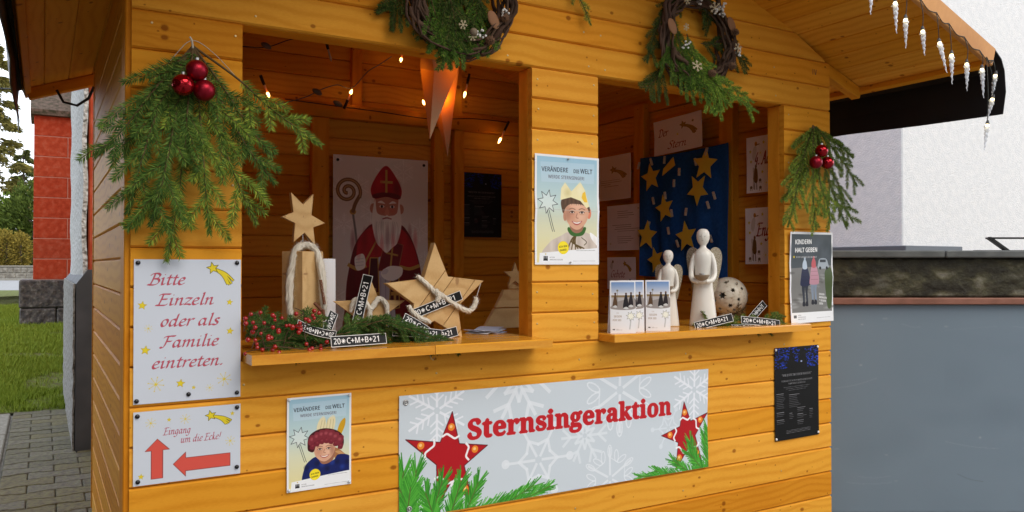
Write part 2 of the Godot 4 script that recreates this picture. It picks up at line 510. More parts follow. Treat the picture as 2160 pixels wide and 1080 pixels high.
# broad-pen italic letters: [advance, stroke, stroke ...], x-height 1
const PEN := {
	"i": [0.5, [0, .85, .16, 1, .18, .85, .18, .2, .28, 0, .5, .18], [.22, 1.42, .27, 1.48]],
	"t": [0.55, [.26, 1.4, .22, .8, .2, .2, .32, 0, .55, .18], [0, 1, .5, 1.02]],
	"e": [0.68, [.1, .48, .45, .6, .56, .82, .4, 1, .18, .85, .06, .45, .14, .1, .36, 0, .66, .2]],
	"n": [0.92, [0, .85, .14, 1, .16, .8, .14, 0], [.15, .55, .38, .92, .56, .98, .62, .8, .6, .2, .7, 0, .92, .18]],
	"m": [1.38, [0, .85, .14, 1, .16, .8, .14, 0], [.15, .55, .38, .92, .54, .98, .6, .8, .58, 0], [.59, .55, .82, .92, .98, .98, 1.06, .8, 1.04, .2, 1.14, 0, 1.36, .18]],
	"u": [0.9, [0, .85, .14, 1, .16, .8, .15, .25, .26, .02, .45, .12, .6, .5, .62, 1], [.62, 1, .6, .2, .7, 0, .9, .18]],
	"z": [0.68, [0, .88, .12, 1, .6, .95], [.6, .95, .02, .08], [.02, .08, .4, .1, .66, 0]],
	"l": [0.46, [.08, 1.6, .2, 1.72, .22, 1.5, .18, .25, .28, 0, .48, .18]],
	"o": [0.74, [.4, 1, .14, .85, .06, .4, .22, .03, .45, .1, .6, .5, .56, .88, .4, 1]],
	"d": [0.92, [.6, .85, .38, 1, .14, .8, .06, .35, .2, .02, .42, .15, .6, .55], [.66, 1.72, .62, .9, .6, .2, .7, 0, .9, .18]],
	"r": [0.64, [0, .85, .14, 1, .16, .8, .14, 0], [.15, .55, .36, .92, .52, 1, .64, .9]],
	"a": [0.9, [.6, .85, .38, 1, .14, .8, .06, .35, .2, .02, .42, .15, .6, .55], [.62, 1, .6, .2, .7, 0, .9, .18]],
	"s": [0.6, [.54, .88, .36, 1, .16, .86, .24, .6, .44, .4, .46, .14, .26, 0, 0, .12]],
	"g": [0.86, [.6, .85, .38, 1, .14, .8, .06, .35, .2, .05, .42, .15, .6, .55], [.62, 1, .58, 0, .44, -.5, .16, -.62, -.1, -.42]],
	"c": [0.62, [.56, .86, .4, 1, .18, .85, .06, .42, .16, .06, .36, 0, .62, .18]],
	"k": [0.82, [.06, 1.6, .18, 1.72, .2, 1.4, .14, 0], [.58, .98, .18, .52], [.26, .6, .5, .15, .62, 0, .82, .16]],
	"b": [0.76, [.06, 1.6, .18, 1.72, .2, 1.4, .14, .2, .28, 0, .5, .18, .6, .6, .5, .95, .32, .92, .17, .6]],
	"v": [0.74, [0, .85, .12, 1, .2, .7, .28, 0], [.28, 0, .52, .5, .6, 1]],
	".": [0.45, [.08, .06, .16, .12, .22, .06, .14, .02]],
	"!": [0.45, [.3, 1.6, .2, .45], [.12, .05, .16, .1]],
	"4": [0.8, [.5, 1.5, .05, .5, .7, .5], [.55, .9, .5, 0]],
	"B": [1.05, [.34, 1.6, .28, .8, .16, 0], [-.05, 1.35, .15, 1.58, .6, 1.62, .88, 1.35, .7, .95, .32, .86], [.32, .86, .8, .8, .94, .42, .7, .06, .3, -.02, -.1, .06]],
	"E": [1.02, [.32, 1.6, .26, .8, .16, .02], [-.05, 1.4, .12, 1.58, .5, 1.6, 1.0, 1.58], [.26, .86, .8, .88], [-.12, .04, .3, 0, .8, .02, .95, .2]],
	"F": [0.98, [.36, 1.55, .3, .8, .2, .2, .02, -.02, -.18, .1], [-.05, 1.38, .12, 1.56, .5, 1.6, 1.05, 1.6], [.28, .86, .8, .88]],
	"D": [1.2, [.32, 1.6, .26, .8, .16, .02], [-.05, 1.35, .15, 1.58, .6, 1.6, 1.0, 1.3, 1.06, .75, .8, .2, .4, 0, -.1, .06]],
	"S": [0.86, [.85, 1.42, .62, 1.62, .3, 1.5, .22, 1.2, .5, .88, .7, .5, .55, .08, .2, -.02, -.08, .2]],
	"A": [1.2, [-.12, .1, .05, 0, .3, .5, .72, 1.62], [.72, 1.62, .8, .8, .9, .1, 1.1, .05], [.28, .6, .8, .6]],
	"G": [1.1, [.95, 1.4, .7, 1.62, .35, 1.4, .1, .8, .2, .2, .5, -.02, .85, .2, .9, .7], [.65, .72, 1.05, .72]],
	" ": [0.45],
}
func pen_text(cv: Cv, s: String, xh: float, x: float, y: float, col: Color, span := 0.0, weight := 0.11, climb := 0.0) -> void:
	# xh: x-height in shares of the height; span: stretches the line to this share of the width
	var adv := 0.0
	for ch in s: adv += PEN.get(ch, [0.5])[0] + 0.06
	var asp := float(cv.w) / cv.h
	var sx := xh / asp
	if span > 0.0: sx = span / adv
	var px := 0.0
	var nv := Vector2(cos(0.6) * weight * xh / asp, -sin(0.6) * weight * xh)
	for ch in s:
		var g = PEN.get(ch, [0.5])
		for k in range(1, g.size()):
			var q := Cv.curve(g[k], false, 5)
			var out := PackedVector2Array()
			for p in q:
				var lx := px + p.x + p.y * 0.22
				out.append(Vector2(x + lx * sx, y - p.y * xh - climb * lx * sx))
			cv.nib(out, nv, col)
		px += g[0] + 0.06
# ---------------------------------------------------------------- the hut
func roof_y(x: float) -> float:          # underside of the roof boards
	return RY + RS * ((3.003 - x) if x > 1.525 else (x - 0.047))
func roof_x(y: float) -> float:          # right-hand x where the roof underside is at height y
	return 3.003 - (y - RY) / RS
func wood_pick() -> Material:
	return M.wood[rng.randi() % M.wood.size()]
func beam(parent: Node, called: String, a: Vector3, b: Vector3, m: Material, bev := 0.004) -> MeshInstance3D:
	var mb := MB.new()
	mb.cbox((a + b) * 0.5, (b - a).abs(), bev, Basis.IDENTITY, 0.5, Vector2(rng.randf(), rng.randf()))
	return obj(called, mb, m, parent)
func build_hut() -> void:
	rng.seed = 41
	var hut := thing("market_hut", "honey orange wooden market hut with two serving windows and gable roof", "hut")
	var fw := sub("front_wall", hut)
	var y0 := WT - 17 * BH
	for k in 8: put_board("plank", board(0, HW, 0, HW, BH, 0.028), wood_pick(), fw, Transform3D(Basis.IDENTITY, Vector3(0, y0 + k * BH, 0)))
	for k in 9:
		for s in [[0.0, 0.309], [1.359, 1.665], [2.73, HW]]:
			put_board("plank", board(s[0], s[1], s[0], s[1], BH, 0.028), M.wood[3 + k % 2] if s[0] > 1.0 and s[0] < 2.0 else wood_pick(), fw, Transform3D(Basis.IDENTITY, Vector3(0, y0 + (8 + k) * BH, 0)))  # middle pillar boards take the paler tints: sky sheen put into their colour
	for k in 2: put_board("plank", board(0, HW, 0, HW, BH, 0.028), wood_pick(), fw, Transform3D(Basis.IDENTITY, Vector3(0, WT + k * BH, 0)))
	var gy := WT + 2 * BH
	for k in 5:
		var xb: float = min(3.03, roof_x(gy)); var xt := roof_x(gy + BH)
		if gy + BH > 2.85: break
		put_board("plank", board(HW - xb, xb, HW - xt, xt, BH, 0.028), wood_pick(), fw, Transform3D(Basis.IDENTITY, Vector3(0, gy, 0)))
		gy += BH
	beam(fw, "sill_beam", Vector3(0.02, 0.0, -0.09), Vector3(HW - 0.02, y0 - 0.001, -0.012), M.wood[1])
	# frames round the two serving windows
	for w in [[0.309, 1.359], [1.665, 2.73]]:
		var fr := sub("window_frame", hut)
		beam(fr, "jamb", Vector3(w[0] - 0.05, 0.95, -0.1), Vector3(w[0], WT, -0.0285), M.wood[0])
		beam(fr, "jamb", Vector3(w[1], 0.95, -0.1), Vector3(w[1] + 0.05, WT, -0.0285), M.wood[2])
		beam(fr, "lintel", Vector3(w[0] - 0.05, WT + 0.001, -0.1), Vector3(w[1] + 0.05, WT + 0.06, -0.0285), M.wood[1])
	# counters
	for w in [[0.314, 0.905, 0.12, -0.42], [0.907, 1.372, 0.12, -0.42], [1.668, 2.79, 0.10, -0.42]]:
		var mb := MB.new()
		var notch := PackedVector2Array([Vector2(w[0], -w[2]), Vector2(w[1], -w[2]), Vector2(w[1], -0.001), Vector2(min(w[1], 1.357 if w[0] < 1.4 else 2.728), -0.001), Vector2(min(w[1], 1.357 if w[0] < 1.4 else 2.728), -w[3]), Vector2(w[0], -w[3])])
		var un := PackedVector2Array()
		for q in notch:
			if un.size() == 0 or un[un.size() - 1].distance_to(q) > 0.0005: un.append(q)
		mb.prism(un, CT - 0.03, CT, Transform3D(Basis(Vector3.RIGHT, -PI / 2), Vector3.ZERO), 0.5, Vector2(rng.randf(), rng.randf()), 0.004)
		obj("counter_board", mb, M.gloss, hut)
	# side walls and back wall
	var lw := sub("side_wall", hut)
	var rw := sub("side_wall", hut)
	var bw := sub("back_wall", hut)
	var side_rows := int((RY - y0) / BH)
	var bl := Basis(Vector3(0, 0, 1), Vector3(0, 1, 0), Vector3(-1, 0, 0))
	var br := Basis(Vector3(0, 0, -1), Vector3(0, 1, 0), Vector3(1, 0, 0))
	var bb := Basis(Vector3(-1, 0, 0), Vector3(0, 1, 0), Vector3(0, 0, -1))
	for k in side_rows:
		var y := y0 + k * BH - 0.03
		put_board("plank", board(0, HD - 0.03, 0, HD - 0.03, BH, 0.028), wood_pick(), lw, Transform3D(bl, Vector3(0.004, y, -HD)))
		put_board("plank", board(0, HD - 0.03, 0, HD - 0.03, BH, 0.028), wood_pick(), rw, Transform3D(br, Vector3(HW - 0.004, y, -0.03)))
	beam(lw, "wall_plate", Vector3(0.006, y0 + side_rows * BH - 0.03, -HD), Vector3(0.05, RY + 0.01, -0.03), M.wood[1])
	beam(rw, "wall_plate", Vector3(HW - 0.05, y0 + side_rows * BH - 0.03, -HD), Vector3(HW - 0.006, RY + 0.01, -0.03), M.wood[1])
	# corner trim on the left flank, with a joint at every board
	beam(lw, "corner_trim", Vector3(-0.016, 0.02, -0.13), Vector3(0.0038, RY - 0.02, -0.012), M.wood[2], 0.003)
	for k in side_rows + 2:
		put_board("plank", board(0, HW, 0, HW, BH, 0.028), wood_pick(), bw, Transform3D(bb, Vector3(HW, y0 + k * BH, -HD - 0.028)))
	gy = y0 + (side_rows + 2) * BH
	while gy + BH < 2.86:
		var xb: float = min(3.03, roof_x(gy)); var xt := roof_x(gy + BH)
		put_board("plank", board(HW - xb, xb, HW - xt, xt, BH, 0.028), wood_pick(), bw, Transform3D(bb, Vector3(HW, gy, -HD - 0.028)))
		gy += BH
	# inner framing
	var fr := sub("inner_frame", hut)
	beam(fr, "tie_beam", Vector3(0.04, 2.15, -1.998), Vector3(3.0, 2.235, -1.93), M.wood[1])
	for x in [1.10, 1.86, 2.0, 0.45, 2.6]: beam(fr, "stud", Vector3(x, 0.08, -1.998), Vector3(x + (0.1 if x < 1.5 or x > 2.1 else 0.07), 2.149, -1.945), M.wood[0])
	for x in [1.34, 2.0]: beam(fr, "stud", Vector3(x, 2.236, -1.998), Vector3(x + 0.06, roof_y(x) - 0.02, -1.955), M.wood[2])
	for z in [-0.6, -1.33, -1.94]: beam(fr, "stud", Vector3(HW - 0.085, 0.08, z - 0.05), Vector3(HW - 0.033, 2.30, z + 0.05), M.wood[1])
	beam(fr, "floor_board", Vector3(0.03, 0.02, -1.998), Vector3(HW - 0.03, 0.06, -0.03), M.wood[1])
	# roof: soffit boards running front to back, covering, barge boards, rafter tails
	var A := atan(RS)
	var ln := (3.36 - 1.525) / cos(A)
	var ry: float = roof_y(1.525)
	for side in 2:
		var rf := sub("roof_slope", hut)
		var d := Vector3(cos(A), -sin(A), 0) if side == 1 else Vector3(-cos(A), -sin(A), 0)
		var up := Vector3(sin(A), cos(A), 0) if side == 1 else Vector3(-sin(A), cos(A), 0)
		var bas := Basis(Vector3(0, 0, -1), d, -up) if side == 1 else Basis(Vector3(0, 0, 1), d, -up)
		var top := Vector3(1.525, ry, 0.58 if side == 1 else -2.3)
		var cnt := int(ceil(ln / BH))
		for k in cnt:
			var hh: float = min(BH, ln - k * BH)
			put_board("soffit_board", board(0, 2.88, 0, 2.88, hh, 0.02, 0.004), wood_pick(), rf, Transform3D(bas, top + d * (k * BH)))
		var mb := MB.new()
		var cb := Basis(d, up, d.cross(up))
		mb.cbox(Vector3(1.525, ry, -0.885) + d * (ln * 0.5 + 0.01) + up * 0.036, Vector3(ln + 0.03, 0.03, 2.91), 0.004, cb)
		obj("roofing_felt", mb, M.felt, rf)
		mb = MB.new()
		mb.cbox(Vector3(1.525, ry, 0.592) + d * (ln * 0.5) + up * 0.02, Vector3(ln, 0.084, 0.022), 0.003, cb, 0.5, Vector2(0.1, 0.3))
		obj("barge_board", mb, M.pale, rf)
		for z in [-0.06, -2.2]:
			mb = MB.new()
			var sl := 0.315 / cos(A)
			mb.cbox(Vector3(1.525, ry, z) + d * (ln - sl * 0.5 - 0.012) - up * 0.03, Vector3(sl, 0.056, 0.05), 0.004, cb, 0.5, Vector2(0.6, 0.4))
			obj("rafter_tail", mb, M.wood[1], rf)
		mb = MB.new()
		mb.cbox(Vector3(1.525, ry, -0.86) + d * (ln - 0.016) - up * 0.016, Vector3(0.03, 0.03, 2.86), 0.003, cb, 0.5, Vector2(0.2, 0.7))
		obj("eave_batten", mb, M.wood[1], rf)
	# black sheeting hanging over the eaves
	for side in 2:
		var prof := [Vector2(3.30, 2.266), Vector2(3.38, 2.246), Vector2(3.43, 2.215), Vector2(3.452, 2.17), Vector2(3.456, 2.08), Vector2(3.45, 1.985)] if side == 1 else [Vector2(0.0, 2.355), Vector2(-0.30, 2.25), Vector2(-0.325, 2.22), Vector2(-0.33, 2.1), Vector2(-0.318, 1.98)]
		var mb := MB.new()
		var zs := [0.60, 0.56, 0.2, -0.2, -0.6, -1.0, -1.4, -1.8, -2.1, -2.3]
		var lay := [[], []]
		for i in zs.size():
			var rowa := []; var rowb := []
			for j in prof.size():
				var wob := 0.008 * sin(zs[i] * 5.0 + j) * j / 5.0
				var p := Vector3(prof[j].x + wob, prof[j].y - (0.012 * sin(zs[i] * 3.0) * j / 5.0), zs[i] - (0.012 if j == prof.size() - 1 and i == 0 else 0.0))
				rowa.append(p)
				var nb: Vector2 = (prof[min(j + 1, prof.size() - 1)] - prof[max(j - 1, 0)]).orthogonal().normalized() * 0.004
				rowb.append(p + Vector3(nb.x, nb.y, 0) * (1.0 if side == 1 else -1.0) * -1.0)
			lay[0].append(rowa); lay[1].append(rowb)
		for L in 2:
			for i in zs.size() - 1:
				for j in prof.size() - 1:
					mb.face([lay[L][i][j], lay[L][i + 1][j], lay[L][i + 1][j + 1], lay[L][i][j + 1]], Vector3(1 if side == 1 else -1, 0.3, 0) * (1.0 if L == 0 else -1.0))
		for j in prof.size() - 1: mb.face([lay[0][0][j], lay[0][0][j + 1], lay[1][0][j + 1], lay[1][0][j]], Vector3(0, 0, 1))
		var L2 := prof.size() - 1
		for i in zs.size() - 1: mb.face([lay[0][i][L2], lay[0][i + 1][L2], lay[1][i + 1][L2], lay[1][i][L2]], Vector3(0, -1, 0))
		var o := obj("eave_sheeting", mb, M.tarp, hut)
		tag(o, "black sheeting hanging down from the eave")
	# a bit of cable under the left eave
	var cb2 := MB.new()
	cb2.tube(PackedVector3Array([Vector3(-0.16, 2.19, -2.12), Vector3(-0.13, 2.13, -2.11), Vector3(-0.07, 2.115, -2.09), Vector3(-0.02, 2.15, -2.05), Vector3(0.0, 2.2, -2.0)]), 0.007, 6)
	obj("cable", cb2, M.black, hut)
	# screws
	var sm := MB.new()
	sm.lathe(PackedVector2Array([Vector2(0.0038, 0), Vector2(0.0034, 0.0012), Vector2(0.0009, 0.0014), Vector2(0.0, 0.0006)]), 8, Transform3D(Basis(Vector3.RIGHT, PI / 2), Vector3.ZERO))
	var smesh := sm.mesh()
	var spots := []
	for k in 9:
		var y := y0 + (8 + k + 0.62) * BH
		spots.append_array([Vector2(1.385, y), Vector2(1.64, y)])
		if k % 2 == 0: spots.append_array([Vector2(0.285, y), Vector2(0.05, y), Vector2(2.76, y)])
	for x in [0.35, 1.25, 1.7, 2.68, 1.62]: spots.append_array([Vector2(x, WT + 0.03), Vector2(x - 0.02, WT + BH + 0.05)])
	for x in [0.3, 0.95, 1.55, 2.1, 2.7]: spots.append_array([Vector2(x, 0.36), Vector2(x + 0.02, 0.93)])
	for p in spots:
		var o := obj("screw", smesh, M.brass, fw)
		o.position = Vector3(p.x + rng.randf_range(-0.006, 0.006), p.y + rng.randf_range(-0.008, 0.008), 0.0002)
	# carved builder's mark and a small hook under the counter
	var mk := MB.new()
	for q in [[0.0, 0.0, 0.0], [0.014, 0.0, 0.22], [0.022, 0.0, -0.22]]: mk.cbox(Vector3(q[0], q[1], 0), Vector3(0.0035, 0.026, 0.001), 0.0002, Basis(Vector3(0, 0, 1), q[2]))
	var mo := obj("carved_mark", mk, M.cinnamon, fw); mo.position = Vector3(2.93, 2.22, 0.0006)
	var hk := MB.new()
	hk.tube(PackedVector3Array([Vector3(0, 0.02, -0.003), Vector3(0, 0.018, 0.006), Vector3(0.002, 0.006, 0.011), Vector3(0.006, -0.008, 0.012), Vector3(0.014, -0.012, 0.011), Vector3(0.018, -0.003, 0.011)]), 0.0022, 6)
	var ho := obj("hook", hk, M.brass, fw); ho.position = Vector3(0.935, 0.985, 0)
# ---------------------------------------------------------------- the place around it
func slab(called: String, pts: Array, y: float, m: Material, us := 1.0) -> MeshInstance3D:
	var mb := MB.new()
	var uvs := []
	var v3 := []
	for p in pts: v3.append(Vector3(p.x, y, p.y)); uvs.append(Vector2(p.x, p.y) * us)
	mb.face(v3, Vector3.UP, uvs)
	var o := obj(called, mb, m)
	tag(o, "", "", "", "structure")
	return o
func along(d: float, s: float) -> Vector2:      # ground point in the road's own axes: d metres across it, s metres along it
	var th := deg_to_rad(30.5)
	return Vector2(-0.218 + sin(th) * d + cos(th) * s, 2.529 - cos(th) * d + sin(th) * s)
func build_setting() -> void:
	rng.seed = 7
	slab("ground", [Vector2(-500, 500), Vector2(500, 500), Vector2(500, -500), Vector2(-500, -500)], -0.03, M.yard, 1.0)
	slab("lawn", [Vector2(-30, -5.8), Vector2(0.62, -5.8), Vector2(0.9, -40), along(42, 0.0), along(42, -60)], -0.006, M.lawn)
	slab("road", [along(42, -150), along(42, 150), along(70, 150), along(70, -150)], -0.012, M.road)
	var kerb := MB.new()
	var c0 := along(71.6, -26.0)
	kerb.cbox(Vector3(c0.x, 0.03, c0.y), Vector3(60, 0.16, 3.2), 0.02, Basis(Vector3.UP, deg_to_rad(-30.5)))
	tag(obj("pavement", kerb, M.conc), "", "", "", "structure")
	# paved path beside the hut: every stone with its waisted outline
	slab("path", [Vector2(-0.434, 3.2), Vector2(0.5, 3.2), Vector2(0.5, -5.8), Vector2(-0.434, -5.8)], -0.02, M.joint)
	var path: Node = get_node("path")
	var L := 0.285; var W := 0.165; var a := 0.009; var g := 0.004
	var out := PackedVector2Array()
	for q in [[-0.5, 1], [-0.3, 1], [-0.2, -1], [0.2, -1], [0.3, 1], [0.5, 1]]: out.append(Vector2(q[0] * (L - g), W * 0.5 + q[1] * a - g))
	for q in [[0.5, 1], [0.3, 1], [0.2, -1], [-0.2, -1], [-0.3, 1], [-0.5, 1]]: out.append(Vector2(q[0] * (L - g), -(W * 0.5 + q[1] * a - g)))
	var pm := []
	for k in 3:
		var mb := MB.new()
		mb.prism(out, -0.05, 0.0, Transform3D(Basis(Vector3.RIGHT, -PI / 2), Vector3.ZERO), 1.0, Vector2(k * 0.37, k * 0.21), 0.006)
		pm.append(mb.mesh())
	var half := MB.new()
	var ho := PackedVector2Array()
	for q in [[0.0, -1], [0.2, -1], [0.3, 1], [0.5, 1]]: ho.append(Vector2(q[0] * (L - g), W * 0.5 + q[1] * a - g))
	for q in [[0.5, 1], [0.3, 1], [0.2, -1], [0.0, -1]]: ho.append(Vector2(q[0] * (L - g), -(W * 0.5 + q[1] * a - g)))
	half.prism(ho, -0.05, 0.0, Transform3D(Basis(Vector3.RIGHT, -PI / 2), Vector3(-L * 0.5, 0, 0)), 1.0, Vector2.ZERO, 0.006)
	var halfm := half.mesh()
	var row := 0
	var z := -5.71
	while z < 1.2:
		var x := -0.43 + (0.0 if row % 2 == 0 else L * 0.5)
		if row % 2 == 1:
			var o := obj("paver", halfm, M.paver[rng.randi() % 3], path)
			o.position = Vector3(x, rng.randf_range(-0.003, 0.001), z)
		for k in 3:
			var o := obj("paver", pm[rng.randi() % 3], M.paver[rng.randi() % 3], path)
			o.position = Vector3(x + L * 0.5 + k * L, rng.randf_range(-0.003, 0.001), z)
			o.rotation = Vector3(rng.randf_range(-0.008, 0.008), rng.randf_range(-0.006, 0.006), rng.randf_range(-0.008, 0.008))
		z += W; row += 1
	# concrete edging slabs left of the stones
	for k in 7:
		var mb := MB.new()
		mb.cbox(Vector3(-0.70, -0.03, -5.25 + k * 1.01), Vector3(0.5, 0.064, 1.0), 0.008)
		tag(obj("edging_slab", mb, M.conc, path), "")
	build_church(); build_far(); build_right(); build_grass(); build_added_blockers()

func stone_face(parent: Node, o: Vector3, ux: Vector3, w: float, y0: float, y1: float, bh: float, m: Array, called := "stone") -> void:
	# courses of blocks with flush pale joints showing between them, on the face that starts at o and runs along ux
	var nn := ux.cross(Vector3.UP).normalized() * -1.0
	nn = Vector3.UP.cross(ux).normalized() * -1.0
	var rows := int(round((y1 - y0) / bh))
	var hh := (y1 - y0) / rows
	for r in rows:
		var cuts := [0.0]
		var x := (0.72 if r % 2 == 0 else 0.0) * 0.92
		if r % 2 == 0 and x < w - 0.1: cuts.append(x)
		while x + 1.3 < w: x += 1.25; cuts.append(x)
		cuts.append(w)
		for i in cuts.size() - 1:
			var a: float = cuts[i]; var b: float = cuts[i + 1]
			var mb := MB.new()
			var bas := Basis(ux, Vector3.UP, ux.cross(Vector3.UP))
			mb.cbox(o + ux * (a + b) * 0.5 + Vector3(0, y0 + (r + 0.5) * hh, 0), Vector3(b - a - 0.018, hh - 0.018, 0.03), 0.006, bas, 0.4, Vector2(rng.randf(), rng.randf()))
			obj(called, mb, m[rng.randi() % m.size()], parent)
func build_church() -> void:
	var ch := thing("red_church", "red painted stone church wall with buttresses and dark plinth behind the hut", "church")
	# main wall
	beam(ch, "wall", Vector3(0.9, 1.0, -40.0), Vector3(2.6, 9.0, -3.95), M.red[1], 0.01)
	beam(ch, "wall_plinth", Vector3(0.72, -0.03, -40.0), Vector3(2.62, 1.0, -4.0), M.plinth, 0.02)
	# near buttress: pale rendered flank towards the path, red face towards the hut
	var nb := sub("buttress", ch)
	beam(nb, "core", Vector3(0.065, 1.2, -6.72), Vector3(0.95, 7.0, -3.93), M.red[0], 0.01)
	var fl := MB.new()
	fl.sheet(2.77, 5.8, 10, 40, func(u: float, v: float): return Vector3(0.042 + 0.006 * sin(v * 60.0 + u * 5.0), 7.0 - v * 5.8, -6.71 + 2.775 * u + (0.012 * sin(v * 73.0) + 0.008 * sin(v * 171.0)) * (u - 0.5)), 0.03)
	tag(obj("render_strip", fl, M.limewash, nb), "peeling white limewashed strip")
	var pb := MB.new()
	var px := PackedVector2Array([Vector2(-0.012, -0.03), Vector2(0.9, -0.03), Vector2(0.9, 1.3), Vector2(0.06, 1.27), Vector2(-0.012, 1.17)])
	pb.prism(px, -6.8, -3.86)
	tag(obj("plinth", pb, M.slate, nb), "dark slate painted plinth")
	var pf := MB.new()
	pf.sheet(2.92, 1.2, 12, 16, func(u: float, v: float): return Vector3(-0.018 - 0.008 * abs(sin(v * 23.0 + u * 9.0)), 1.17 - v * 1.2, -6.8 + 2.92 * u + 0.008 * sin(v * 47.0) * u), 0.012)
	tag(obj("plinth_render", pf, M.limewash_grey, nb), "grey streaked render on the plinth")
	# far buttress
	var fb := sub("buttress", ch)
	beam(fb, "core", Vector3(-0.39, 0.9, -19.3), Vector3(0.9, 4.62, -17.913), M.mortar, 0.01)
	stone_face(fb, Vector3(-0.40, 0, -17.92), Vector3(1, 0, 0), 1.3, 0.99, 4.62, 0.45, M.red)
	var cap := MB.new()
	var cp := PackedVector2Array([Vector2(17.8, 4.62), Vector2(17.8, 4.74), Vector2(19.3, 5.7), Vector2(19.3, 4.62)])
	cap.prism(cp, -0.46, 0.95, Transform3D(Basis(Vector3(0, 0, -1), Vector3(0, 1, 0), Vector3(1, 0, 0)), Vector3.ZERO))
	obj("coping", cap, M.mossy, fb)
	for s in [[0.36, 0.99, 0.0], [-0.03, 0.36, -0.012]]:
		var x0: float = -0.66 - s[2]
		for seg in [[0.0, 0.95 + s[2] * 20.0], [0.95 + s[2] * 20.0, 1.6]]:
			var mb := MB.new()
			mb.cbox(Vector3(x0 + (seg[0] + seg[1]) * 0.5, (s[0] + s[1]) * 0.5, -18.55), Vector3(seg[1] - seg[0] - 0.012, s[1] - s[0] - 0.012, 1.5 + rng.randf_range(-0.04, 0.04)), 0.03, Basis.IDENTITY, 0.6, Vector2(rng.randf(), rng.randf()))
			obj("plinth_stone", mb, M.plinth, fb)

func conifer(called: String, label: String, at: Vector3, hgt: float, rad: float, tint: Color, sd: int, n := 2600) -> void:
	var r := RandomNumberGenerator.new(); r.seed = sd
	var t := thing(called, label, "tree", at)
	var tr := MB.new()
	tr.tube(PackedVector3Array([Vector3(0, -0.05, 0), Vector3(0.05, hgt * 0.5, 0), Vector3(0, hgt * 0.97, 0)]), [hgt * 0.018, hgt * 0.011, 0.03], 8)
	for k in 46:
		var f := 0.06 + 0.9 * k / 46.0
		var an := k * 2.399
		var ln := rad * pow(1.0 - f, 0.8) + 0.2
		tr.tube(PackedVector3Array([Vector3(0, hgt * f, 0), Vector3(cos(an) * ln * 0.5, hgt * f - ln * 0.06, sin(an) * ln * 0.5), Vector3(cos(an) * ln, hgt * f - ln * 0.12, sin(an) * ln)]), [0.07, 0.04, 0.01], 4)
	obj("trunk", tr, M.bark, t)
	var cr := MB.new()
	for k in n:
		var b := r.randi() % 46
		var f := 0.06 + 0.9 * b / 46.0 + r.randf_range(-0.012, 0.012)
		var an := b * 2.399 + r.randf_range(-0.24, 0.24)
		var ln := (rad * pow(1.0 - f, 0.8) + 0.25) * sqrt(r.randf()) * r.randf_range(0.85, 1.08)
		var p := Vector3(cos(an) * ln, hgt * f - ln * 0.12 - r.randf() * 0.25, sin(an) * ln)
		var s := r.randf()
		cr.col = Color(tint.r * (0.6 + 0.9 * s), tint.g * (0.65 + 0.75 * s), tint.b * (0.6 + 0.6 * s))
		for q in 3:
			var d := Vector3(cos(an) + r.randf_range(-0.9, 0.9), r.randf_range(-0.9, 0.15), sin(an) + r.randf_range(-0.9, 0.9)).normalized()
			var w := d.cross(Vector3(r.randf_range(-1, 1), r.randf_range(-1, 1), r.randf_range(-1, 1))).normalized()
			cr.blade(p, d, w, r.randf_range(0.05, 0.12), r.randf_range(0.35, 0.8), d.cross(w).normalized())
	obj("crown", cr, M.leaf, t)
func bushy(called: String, label: String, category: String, at: Vector3, size: Vector3, tint: Color, sd: int, n: int, leaf: float) -> void:
	var r := RandomNumberGenerator.new(); r.seed = sd
	var t := thing(called, label, category, at, 0.0, "clipped hedge plants above the stone wall" if category == "hedge" else "")
	var tr := MB.new()
	tr.tube(PackedVector3Array([Vector3(0, -0.1, 0), Vector3(0.03, size.y * 0.5, 0), Vector3(0, size.y * 0.85, 0)]), [0.14, 0.09, 0.03], 7)
	for k in 9:
		var an := k * 2.4
		tr.tube(PackedVector3Array([Vector3(0, size.y * (0.25 + 0.05 * k), 0), Vector3(cos(an) * size.x * 0.35, size.y * (0.36 + 0.05 * k), sin(an) * size.z * 0.35)]), [0.05, 0.015], 5)
	obj("trunk", tr, M.bark, t)
	var nn := noise(0.9, 2, sd)
	var cr := MB.new()
	for k in n:
		var d := Vector3(r.randf_range(-1, 1), r.randf_range(-1, 1), r.randf_range(-1, 1))
		if d.length() > 1.0 or d.length() < 0.2: continue
		d = d.normalized() * pow(d.length(), 0.35)
		var lump := 1.0 + 0.22 * nn.get_noise_3d(d.x * 2.5, d.y * 2.5, d.z * 2.5)
		var p := Vector3(d.x * size.x * 0.5, size.y * 0.5 + d.y * size.y * 0.5, d.z * size.z * 0.5) * lump
		var s := r.randf()
		cr.col = Color(tint.r * (0.55 + 0.9 * s), tint.g * (0.6 + 0.8 * s), tint.b * (0.6 + 0.6 * s))
		var o := (d + Vector3(r.randf_range(-0.7, 0.7), r.randf_range(-0.3, 0.9), r.randf_range(-0.7, 0.7))).normalized()
		var w := o.cross(Vector3(r.randf_range(-1, 1), r.randf_range(-1, 1), r.randf_range(-1, 1))).normalized()
		cr.blade(p, o, w, leaf * 0.3, leaf * r.randf_range(0.7, 1.4), o.cross(w).normalized())
	obj("crown", cr, M.leaf, t)
